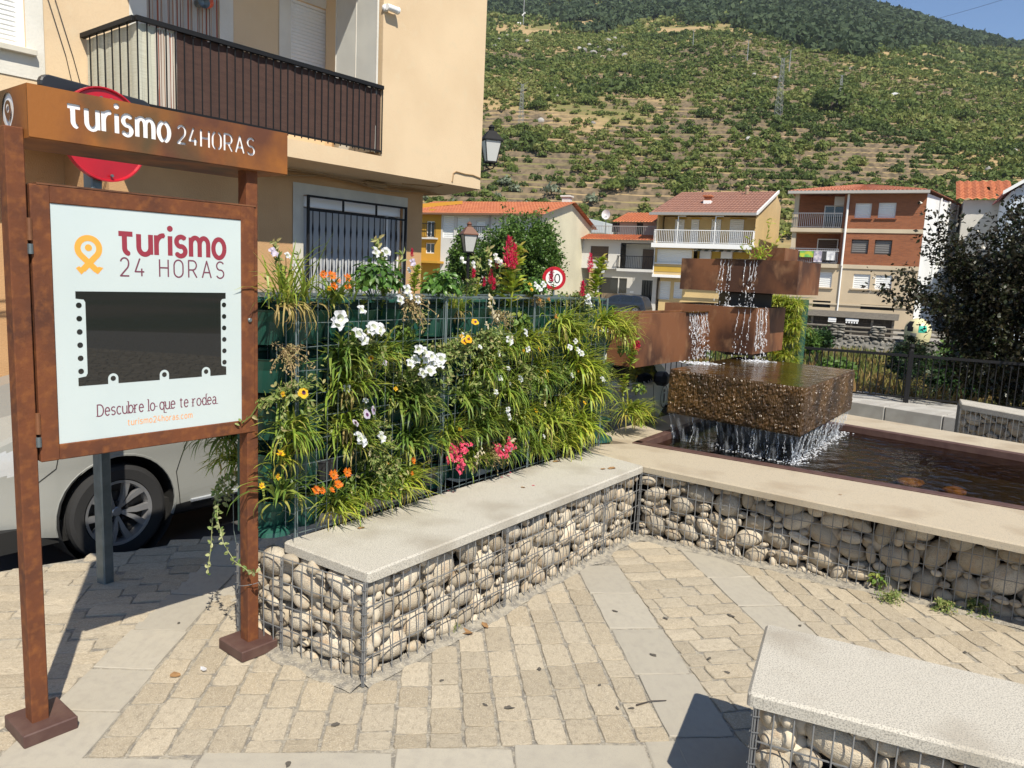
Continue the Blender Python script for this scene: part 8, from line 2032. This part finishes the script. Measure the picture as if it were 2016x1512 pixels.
# ================================================================== RIVER WALL WITH WOODEN RAILS, SHED, CONTAINER
def fpt(u, v, z): q = FST + FDIR * u + FNOR * v; return np.array([q[0], q[1], z])
WFAC = Fac(fpt(0, FWALL, 0), -27)
wu0 = WFAC.uv(1560, 650)[0]; wu1 = WFAC.uv(2040, 700)[0]; wtop = WFAC.uv(1690, 662)[1]; wbot = -2.75
RWALL = thing('river_wall', 'dry stone river wall on the far bank with stone pillars along its top', 'stone wall', WFAC.w(wu0, 0, 0), radians(-27))
DRYST = mat('dark wall stone', (.185, .17, .15), .9, 0, rnd=(.36, .34, .30), c2=(.13, .12, .10), ns=4, bump=(20, .6, .02), rndv=.3)
MORT = mat('shadowed joints', (.075, .066, .054), .95, 0, bump=(10, .8, .05))
mb = MB(); mb.box(0, wu1 - wu0, .06, .6, wbot, wtop - .03); mb.obj('wall_core', MORT, RWALL)
SM = []
for i in range(8): co, q_ = blob(700 + i, .3, 2, 1, 1.6); SM.append(numpy_mesh('stone', co, q_, DRYST, linkit=False))
rr = random.Random(77); st = pack(11.5, wtop + 1.5, 41, .19, .075, .5); st.sort(key=lambda s: -s[1])
off_u = WFAC.uv(1595, 660)[0] - wu0
for (x, z, a, b, th) in st[:290]:
 link('stone', rr.choice(SM), RWALL, mtx=Matrix.Translation((off_u + x, .07, -1.5 + z)) @ Matrix.Rotation(-th, 4, 'Y') @ Matrix.Diagonal((a * 1.02, .12, b * 1.02, 1)))
def pillar(px, py0):
 u, z = WFAC.uv(px, py0); u -= wu0
 p = thing('stone_pillar', None, None); p.parent = RWALL; p.location = (u, .2, wtop - .05); h = z - wtop + .05; mb = MB(); mb.box(-.24, .24, -.24, .24, 0, h); mb.obj('pillar_core', MORT, p); n = max(3, int(h / .11))
 for k in range(n):
  for sx in (-.16, .16):
   for sy in (-.2, .2): link('stone', rr.choice(SM), p, mtx=Matrix.Translation((sx + rr.uniform(-.05, .05), sy, h * (k + .5) / n)) @ Matrix.Rotation(rr.uniform(-.2, .2), 4, 'Y') @ Matrix.Diagonal((rr.uniform(.13, .2), .11, h / n * .56, 1)))
 mb = MB(); mb.cbox(-.3, .3, -.3, .3, h, h + .07, .03); mb.obj('cap_stone', DRYST, p); return u, h
us = [pillar(1651, 640), pillar(1730, 646), pillar(1817, 654), pillar(1905, 664)]
LOG = mat('grey weathered wood', (.20, .175, .14), .85, 0, c2=(.13, .115, .095), ns=6, stretch=(1, 1, 8), bump=(20, .5, .01))
rl = thing('wooden_rail', 'weathered log rails between the stone pillars of the river wall', 'railing', RWALL.location, radians(-27))
ends = [0.0] + [u for u, h in us] + [wu1 - wu0]
for a, b in zip(ends[:-1], ends[1:]):
 for fz in (.38, .80):
  hh_ = us[0][1]; mb = MB(); mb.tube([(a + .12, .2, wtop + hh_ * fz + .0), ((a + b) / 2, .2, wtop + hh_ * fz - .01), (b - .12, .2, wtop + hh_ * fz)], .055, 7); mb.obj('log', LOG, rl)
SF = Fac(fpt(0, -8.5, 0), -27)
SHED = thing('wooden_shed', 'low dark wooden bin shed with a flat grey roof behind the river wall', 'shed', SF.w(SF.uv(1560, 640)[0], 0, FSTZ), radians(-27))
sl_ = SF.uv(1758, 640)[0] - SF.uv(1560, 640)[0]; sh_ = SF.uv(1700, 627)[1] - FSTZ
DWOOD = mat('dark planks', (.050, .038, .028), .85, 0, rnd=(.085, .068, .05), c2=(.03, .024, .02), ns=5, stretch=(6, 6, .6), bump=(15, .5, .01))
npl = 44
for i in range(npl):
 mb = MB() if i == 0 else None
 if i == 0: mb.cbox(.006, sl_ / npl - .006, 0, .03, 0, sh_ - .25, .004); plm = mb.mesh('plank', DWOOD)
 link('plank', plm, SHED, (sl_ * i / npl, (i % 3) * .006, 0))
mb = MB(); mb.box(0, sl_, .05, .06, 0, sh_ - .05); mb.box(sl_ - .03, sl_, .061, 2.0, 0, sh_ - .05); mb.box(0, sl_, 2.01, 2.05, 0, sh_); mb.obj('inner_wall', DWOOD, SHED)
for i in range(6): mb = MB(); mb.box(sl_ * i / 5 - .06, sl_ * i / 5 + .06, -.06, -.005, 0, sh_ - .02); mb.obj('post', LOG, SHED)
for i in range(9): mb = MB(); mb.cbox(-.2, sl_ + .25, -.45 + .30 * i, -.46 + .30 * (i + 1), sh_ + .03 * i, sh_ + .05 + .03 * i, .008); mb.obj('roof_board', LOG, SHED)
for (pa, pb) in ((1632, 1648), (1666, 1692)):
 q = SF.uv(pa, 623)[0] - SF.uv(1560, 640)[0]; q2 = SF.uv(pb, 623)[0] - SF.uv(1560, 640)[0]; mb = MB()
 mb.cbox(q, q2, -.40, -.10, sh_ - .20, sh_ - .04, .02)
 for k in range(5): x = q + (q2 - q) * (k + .5) / 5; mb.box(x - .04, x + .04, -.38, -.3, sh_ - .30, sh_ - .19)
 mb.obj('white_gutter_block', WHITE, SHED)
IG = at_y(1805, 668, 37.5); IGZ = float(at_y(1803, 627, 37.5)[2])
ig = thing('recycling_container', 'cream dome shaped recycling container with a green sticker behind the river wall', 'recycling bin', (IG[0], IG[1], FSTZ + .02), radians(-35)); hI = IGZ - FSTZ; rI = .60
CREAMP = mat('cream plastic', (.66, .60, .34), .4, 0, c2=(.60, .54, .31), ns=3)
prf = [(0, 0), (rI * .80, 0), (rI * .86, .06)] + [(rI * (.88 + .12 * sin(a)), hI * (.06 + .50 * a / (pi / 2))) for a in np.linspace(0.1, pi / 2, 6)] + [(rI * cos(a), hI * (.56 + .44 * sin(a))) for a in np.linspace(.15, pi / 2 - .02, 9)] + [(0, hI)]
mb = MB(); mb.lathe(prf, 28); mb.obj('dome', CREAMP, ig, smooth=True)
def dome_pt(a, f, k=1.02): r_ = np.interp(f, [p[1] / hI for p in prf[1:]], [p[0] for p in prf[1:]]); return np.array([r_ * cos(a) * k, r_ * sin(a) * k, f * hI])
for (a, f, w_, h_, m_, nm) in ((radians(-128), .78, .20, .13, BLACK, 'opening'), (radians(-118), .60, .16, .11, BLACK, 'opening'), (radians(-62), .62, .19, .17, mat('green sticker', (.03, .42, .30), .5), 'sticker'), (radians(-100), .38, .14, .10, mat('grey patch', (.2, .2, .18), .6), 'plate')):
 n_ = 6; vs = []
 for i in range(n_ + 1):
  for j in range(n_ + 1): aa = a + (i / n_ - .5) * w_ / rI * 2; ff = f + (j / n_ - .5) * h_ / hI * 2; vs.append(dome_pt(aa, ff, 1.012 if nm != 'opening' else 1.008))
 mb = MB(); mb.add(vs, [(i * 7 + j, i * 7 + 7 + j, i * 7 + 8 + j, i * 7 + j + 1) for i in range(n_) for j in range(n_)]); mb.obj(nm, m_, ig)

# ================================================================== RIVER FENCE
f0_ = at_z(1600, 775, .13); f1_ = at_z(1890, 803, .13); FENF = Fac((f0_[0], f0_[1], .13), math.degrees(math.atan2(f1_[1] - f0_[1], f1_[0] - f0_[0])))
fz_ = FENF.uv(1700, 691)[1]; fu0 = FENF.uv(1150, 720)[0]; fu1 = FENF.uv(2080, 720)[0]; fpu = FENF.uv(1789, 740)[0]
FEN = thing('iron_fence', 'black iron fence with vertical bars along the river walk', 'fence', FENF.p, radians(FENF.ang))
mb = MB(); mb.box(fu0, fu1, -.022, .022, fz_ - .035, fz_); mb.obj('top_rail', BLACK, FEN); mb = MB(); mb.box(fu0, fu1, -.015, .015, .06, .085); mb.obj('bottom_rail', BLACK, FEN)
mb = MB(); mb.tube([(0, 0, .08), (0, 0, fz_ - .03)], .0075, 6); bb_ = mb.mesh('baluster', BLACK)
sp = (FENF.uv(1744, 740)[0] - FENF.uv(1731, 740)[0]); nbs = int((fu1 - fu0) / sp)
for i in range(nbs): link('baluster', bb_, FEN, (fu0 + sp * i, 0, 0))
for k in range(-3, 3):
 u = fpu + 2.1 * k
 if fu0 < u < fu1:
  mb = MB(); mb.cbox(u - .032, u + .032, -.032, .032, -.1, fz_ + .05, .004); mb.lathe([(.0, fz_ + .05), (.03, fz_ + .055), (.018, fz_ + .075), (.036, fz_ + .11), (.02, fz_ + .145), (0, fz_ + .15)], 10, (u, 0, 0)); mb.obj('post', BLACK, FEN)

# ================================================================== TREES AND SHRUBS NEARBY
L_PURP = leafmat('purple plum leaves', [(.022, .018, .012), (.032, .026, .016), (.022, .034, .012), (.05, .038, .022), (.045, .062, .02)], .36, .2, 0, .5)
L_PLANE = leafmat('plane tree leaves', [(.05, .105, .02), (.08, .15, .03), (.115, .20, .042), (.16, .25, .06)], .4, .3, 0)
L_HEDGE = leafmat('hedge leaves', [(.015, .042, .012), (.03, .07, .018), (.05, .10, .026)], .45, .2, 0)
L_YEW = leafmat('yew needles', [(.010, .020, .008), (.02, .036, .014), (.045, .05, .02)], .5, .15, 0)
def quads_leaf(C, D, Nn, sz, asp=.6):
 D = D / (np.linalg.norm(D, axis=1, keepdims=True) + 1e-9); S_ = np.cross(D, Nn); S_ /= np.linalg.norm(S_, axis=1, keepdims=True) + 1e-9; sz = sz[:, None]
 fold = np.cross(S_, D) * sz * .12
 co = np.stack([C, C + D * sz * .5 + S_ * sz * asp * .5 + fold, C + D * sz, C + D * sz * .5 - S_ * sz * asp * .5 + fold], 1).reshape(-1, 3); return co, np.arange(len(C) * 4).reshape(-1, 4)
def leafy_tree(name, label, base, tz, ctr_, rad, m, nb, nt, nl, ls, seed, spread=.35, up=.5, cat='tree', core=.25, asp=.62, extra=()):
 """trunk, limbs and twigs; leaves sit along the twigs, so the outline is uneven and light shows between them"""
 rs = np.random.RandomState(seed); t = thing(name, label, cat, base); base = np.array(base, float); c0 = np.array(ctr_) - base; rad = np.array(rad); mb = MB(); fork = np.array([c0[0] * .5, c0[1] * .5, max(.15, c0[2] - rad[2] * .75)])
 mb.tube([(0, 0, -.3), fork * .5 + rs.normal(size=3) * .02, fork], [tz, tz * .85, tz * .7], 8); C = []; D = []; Tn = []
 for b in range(nb + 3 * len(extra)):
  d = rv(rs); d[2] = d[2] * .75 + up * .4; d /= np.linalg.norm(d); tip = c0 + d * rad * rs.uniform(.72, 1.0)
  if b >= nb: tip = np.array(extra[(b - nb) // 3]) - base + rs.normal(size=3) * .08; d = tip - fork; d /= np.linalg.norm(d)
  mid = fork + (tip - fork) * .5 + rs.normal(size=3) * rad * .08 + np.array([0, 0, rad[2] * .08])
  if b < 26: mb.tube([fork, mid, tip], [tz * .4, tz * .22, tz * .06], 5)
  sh = rs.rand()
  for k in range(nt):
   f = rs.uniform(.30, 1) ** .8; q = fork + (mid - fork) * min(1, f * 2) if f < .5 else mid + (tip - mid) * (f - .5) * 2
   td = d + rs.normal(size=3) * spread * 1.6; td[2] += .15; td /= np.linalg.norm(td); tl = rad.mean() * rs.uniform(.16, .38)
   for l in range(nl):
    g = rs.rand(); C.append(q + td * tl * g + rs.normal(size=3) * ls * .5); D.append(td * .5 + rs.normal(size=3) * .8 + np.array([0, 0, -.25])); Tn.append(np.clip(sh * .45 + .55 * rs.rand(), 0, 1))
 C = np.array(C); D = np.array(D); Nn = rs.normal(size=C.shape) * .7 + np.array([0, 0, 1.0]); co, q = quads_leaf(C, D, Nn, ls * rs.uniform(.6, 1.3, len(C)), asp)
 numpy_mesh('crown', co, q, m, attrs={'tint': np.array(Tn)}, parent=t); mb.obj('trunk', M_BARK, t); return t
PT = at_z(1995, 812, .13); PT = np.array([PT[0] + .25, PT[1] + .9, .0]); pc = at_y(1972, 600, PT[1])
leafy_tree('plum_tree', 'dark purple leaved tree at the right edge by the river fence', (pc[0] + .15, PT[1], -.1), .09, (pc[0] + .42, PT[1], float(pc[2]) + .10), (1.10, 1.2, 1.60), L_PURP, 150, 17, 16, .066, 5, .36, .45, core=.3, extra=[tuple(at_y(1752, 578, PT[1])), tuple(at_y(1790, 560, PT[1])), tuple(at_y(1835, 470, PT[1])), tuple(at_y(1850, 430, PT[1]))])
sp_ = at_y(1905, 470, PT[1]); yb = at_y(1787, 800, 10.9)
# yew like shrub behind the fence: level sprays
def yew():
 t = thing('conifer_shrub', 'small dark conifer with level sprays just behind the iron fence post', 'shrub', (yb[0], FENF.w(fpu, 0, 0)[1] + .45, -.25)); rs = np.random.RandomState(4); C = []; D = []; Tn = []; H = 1.25; mb = MB(); mb.tube([(0, 0, -.2), (0, 0, H)], [.03, .008], 6)
 for k in range(85):
  f = rs.rand() ** .8; a = rs.rand() * 2 * pi; L_ = .62 * (1 - f) ** .6 * rs.uniform(.6, 1.1) + .06; d = np.array([cos(a), sin(a), rs.uniform(-.05, .3)]); q0 = np.array([0, 0, .15 + (H - .15) * f])
  if k < 30: mb.tube([q0, q0 + d * L_], [.006, .002], 4)
  for l in range(34): g = rs.uniform(.12, 1); C.append(q0 + d * L_ * g + rs.normal(size=3) * .012); s_ = np.cross(d, (0, 0, 1)) * rs.choice([-1, 1]); D.append(s_ + d * .7 + rs.normal(size=3) * .25); Tn.append(rs.rand() * .8 + .2 * g)
 C = np.array(C); co, q = quads_leaf(C, np.array(D), np.tile([0, 0, 1.], (len(C), 1)) + rs.normal(size=C.shape) * .3, .075 * rs.uniform(.6, 1.3, len(C)), .22); numpy_mesh('foliage', co, q, L_YEW, attrs={'tint': np.array(Tn)}, parent=t); mb.obj('stem', M_BARK, t)
yew()
tc_ = at_y(1022, 505, 30); leafy_tree('plane_tree', 'round bright green tree in front of the cream gable', (tc_[0], 30, -1.2), .16, (tc_[0], 30, float(tc_[2])), (1.62, 1.5, 1.75), L_PLANE, 150, 18, 13, .125, 6, .35, .35)
tc2 = at_y(922, 515, 31.5); leafy_tree('plane_tree', 'darker loose tree in front of the mustard house, behind the street lamp', (tc2[0], 31.5, -1.2), .13, (tc2[0], 31.5, float(tc2[2])), (.72, .9, 1.3), L_PLANE, 60, 14, 11, .13, 7, .4, .4)
hc = at_y(872, 572, 27); leafy_tree('hedge_bush', 'dense dark green bush at the corner of the ochre building', (hc[0], 27, -1.3), .08, (hc[0], 27, float(hc[2]) - .12), (.75, .8, .58), L_HEDGE, 60, 14, 12, .12, 8, .4, .3, 'bush')
hc = at_y(965, 580, 26); leafy_tree('hedge_bush', 'low dark bush under the round green tree', (hc[0], 26, -1.3), .07, (hc[0], 26, float(hc[2]) - .35), (1.2, .8, .7), L_HEDGE, 60, 14, 12, .12, 9, .4, .3, 'bush')
for k, (px, py, Y, r_, lb) in enumerate(((1612, 668, 34, .45, 'green bush growing at the foot of the river wall, left of the shed end'), (1925, 712, 24, 1.1, 'broad green bush below the river wall near the plum tree'), (1885, 742, 16, .5, 'bright green bush between the fence bars near the plum tree'), (1640, 742, 15, .32, 'pale green grassy bush seen through the fence left of the conifer'), (1790, 712, 28, .6, 'grey green bush in the river bed behind the conifer'), (1585, 672, 30, .4, 'bush at the left end of the river wall'))):
 q = at_y(px, py, Y); leafy_tree('river_bush', lb, (q[0], Y, float(q[2]) - r_ * 1.4), .05, (q[0], Y, float(q[2])), (r_ * 1.15, r_, r_ * .85), L_PLANE if k % 2 else L_HEDGE, 40, 12, 10, .11 * (1 + (Y > 20) * .5), 20 + k, .5, .4, 'bush')
# grass of the river bed
def river_grass():
 rs = np.random.RandomState(31); n = 5200; Y = rs.uniform(11.5, 44, n); px = rs.uniform(1230, 2060, n); X = np.array([at_y(p, 720, y)[0] for p, y in zip(px, Y)]); k = far_d(X, Y) < FWALL - .3; X, Y = X[k], Y[k]; Z = bed_z(X, Y)
 P = np.stack([X, Y, Z], 1); n = len(P); K = 12; H = .30 + .42 * fbm(X / 3, Y / 3, 2, 5); base = np.repeat(P, K, 0) + rs.normal(size=(n * K, 3)) * np.array([.16, .16, 0]); d = rs.normal(size=(n * K, 3)) * .35 + np.array([0, 0, 1.]); h = np.repeat(H, K) * rs.uniform(.5, 1.3, n * K)
 co, q = quads_leaf(base, d, rs.normal(size=(n * K, 3)), h, .13); tn = np.repeat(np.clip(fbm(X / 2.2, Y / 2.2, 3, 8) * 1.5 - .25 + .1 * rs.normal(size=n), 0, 1), K)
 m = leafmat('river grass', [(.21, .10, .045), (.30, .20, .07), (.20, .19, .05), (.08, .14, .03), (.045, .09, .02)], .6, .3, 0)
 tag(numpy_mesh('river_grass', co, q, m, 'stuff', attrs={'tint': tn}), 'tall dry and green grass in the river bed beyond the fence')
river_grass()
# street lamps and the speed sign
M_COP = mat('brown lamp roof', (.14, .06, .035), .5)
lq = at_y(922, 500, 15.5); sL = .9 * 15.5 / 15.5; zz1 = float(at_y(922, 500, 15.5)[2]); lantern('post', 'brown roofed street lamp behind the planter wall before the darker tree', (lq[0], 15.5, -.3), .78, radians(20), post=zz1 + .3, roofm=M_COP)
lq = at_y(1185, 540, 46); zz1 = float(lq[2]); lantern('post', 'small distant street lamp beside the cream gable', (lq[0], 46, -1.2), 1.15, radians(10), post=zz1 + 1.2)
sq = at_y(1091, 548, 21); t = thing('speed_sign', 'round white speed limit sign with a red ring before the cream gable', 'road sign', (sq[0], 21, -.5), radians(-4)); zz1 = float(sq[2]) + .5; rS = 28.5 / FPX * 21 * .78 * 1.02
mb = MB(); mb.tube([(0, .03, 0), (0, .03, zz1 + .2)], .03, 8); mb.obj('post', GALV, t); mb = MB(); mb.lathe([(0, 0), (rS, 0), (rS, .015), (0, .015)], 32, (0, -.01, zz1), 'y'); mb.obj('disc', WHITE, t); mb = MB(); mb.lathe([(rS * .72, -.013), (rS, -.013)], 40, (0, -.0, zz1), 'y'); mb.obj('red_ring', M_SRED, t)
P_, w_ = text_polys('30', rS * .52, .17, .32); mb = MB(); V_, F_ = union_tris([[(q[0] - w_ / 2, q[1] + zz1 - rS * .37) for q in p] for p in P_]); mb.add([(v[0], -.0135, v[1]) for v in V_], F_); mb.obj('number', BLACK, t)

# ================================================================== LITTER AND WEEDS
PET = mat('fallen pink petal', (.55, .09, .13), .7); DRYL = mat('fallen dry leaf', (.30, .17, .07), .9, 0, c2=(.22, .12, .05), ns=40)
def flake(px, py, z, s, m, name, label, cat, group, seed, mesh_n=6):
 r = random.Random(seed); p = at_z(px, py, z); mb = MB(); n = mesh_n; a0 = r.random() * 6; vs = [(s * (.7 + .5 * r.random()) * cos(a0 + 2 * pi * k / n), s * .55 * (.7 + .5 * r.random()) * sin(a0 + 2 * pi * k / n), s * .25 * r.random() + .001) for k in range(n)] + [(0, 0, .002 + s * .05)]
 mb.add(vs, [(k, (k + 1) % n, n) for k in range(n)]); return tag(mb.obj(name, m, None, loc=(p[0], p[1], z), rotz=r.random() * 6), label, cat, group)
for i, (px, py) in enumerate(((988, 940), (1001, 937), (866, 968), (882, 967), (893, 969), (1050, 956), (1005, 931))): flake(px, py, ZT + .0005, .011, PET, 'fallen_petal', 'coral pink petal fallen on the granite bench below the begonias', 'petal', 'petals on the bench', i)
for i, (px, py, z, s, lb) in enumerate(((1205, 922, ZT, .035, 'curled brown leaf on the bench near its inner corner'), (1188, 924, ZT, .022, 'small dry leaf left of the curled leaf on the bench'), (1030, 960, ZT, .018, 'tiny dark leaf on the middle of the bench'), (710, 1040, ZT, .02, 'dry brown leaf on the near end of the bench'), (1095, 909, ZT, .03, 'dry leaf under the yellow green clump on the bench'), (1655, 974, ZT, .012, 'small dry leaf on the basin coping'), (918, 1246, .003, .045, 'dry leaves at the foot of the gabion bench below the mesh'), (955, 1232, .003, .03, 'straw coloured leaf on the paving beside the gabion'), (345, 1330, .003, .03, 'curled dry leaf on the paving between the stand posts'), (400, 1318, .003, .025, 'white scrap of petal on the paving by the right post'))): flake(px, py, z + .001, s, DRYL if 'white' not in lb else P_WHITE, 'dry_leaf', lb, 'leaf', None, 40 + i)
GUM = mat('old chewing gum', (.085, .075, .062), .9)
for i, (px, py, s) in enumerate(((1003, 1394, .02), (660, 1427, .018), (955, 1388, .014), (1211, 1204, .018), (1440, 1213, .024), (1310, 1218, .016), (1286, 1290, .018), (1396, 1297, .014), (1432, 1325, .015), (1575, 1232, .014), (1740, 1170, .013), (1900, 1285, .014), (1062, 1318, .014), (870, 1340, .013), (568, 1505, .018), (1180, 1350, .012), (1215, 1395, .013), (1640, 1200, .012), (352, 1227, .011), (1243, 1395, .013))): flake(px, py, .0022, s, GUM, 'gum_spot', 'dark flattened gum spot on the paving', 'gum spot', 'gum spots on the paving', 80 + i, 9)
p0 = at_z(1253, 1388, .005); p1 = at_z(1312, 1379, .006); pm_ = (p0 + p1) / 2 + np.array([.0, .006, .004]); mb = MB(); mb.tube([p0 - p0, (pm_ - p0), (p1 - p0)], [.004, .0022, .0018], 5); tag(mb.obj('twig', mat('dark twig', (.05, .04, .035), .9), None, loc=p0), 'dark twig lying on the grey slab strip', 'twig')
p0 = at_z(668, 1340, .004); mb = MB(); mb.tube([(0, 0, 0), (.028, .004, 0)], .0035, 8); tag(mb.obj('cigarette_butt', mat('filter paper', (.55, .36, .18), .8), None, loc=p0, rotz=.1), 'cigarette butt on the setts in front of the gabion bench', 'cigarette butt')
for (px, py, s, lb) in ((1722, 1160, 1.15, 'green weed growing out of the basin gabion at its middle post'), (1745, 1180, .7, 'small weed at the foot of the basin gabion right of the post'), (1850, 1195, .8, 'weed with narrow leaves at the foot of the basin gabion'), (1925, 1200, 1.0, 'feathery weed at the foot of the gabion near the right edge'), (890, 1120 + 122, .35, 'tiny weed below the gabion bench')):
 g_ = at_z(px, py, .0); t = thing('weed', lb, 'weed', (g_[0], g_[1] + .0, .03), prs.uniform(-.6, .6)); t.scale = (s, s, s); link('foliage', FOL['straggle'][prs.randrange(3)] if px != 1722 else FOL['herb'][0], t)
# ================================================================== HAZE IN THE VALLEY
M_HAZE = bpy.data.materials.new('valley haze'); M_HAZE.use_nodes = True
def _haze():
 N = M_HAZE.node_tree.nodes; L = M_HAZE.node_tree.links; N.remove(N['Principled BSDF'])
 v = N.new('ShaderNodeVolumePrincipled'); v.inputs['Color'].default_value = (.80, .88, 1.0, 1); v.inputs['Density'].default_value = .00009; v.inputs['Anisotropy'].default_value = .0
 L.new(v.outputs[0], N['Material Output'].inputs['Volume'])
_haze()
mb = MB(); mb.box(-2760, 2760, -2760, 2760, -4.3, HZT); mb.obj('haze', M_HAZE, kind='stuff')
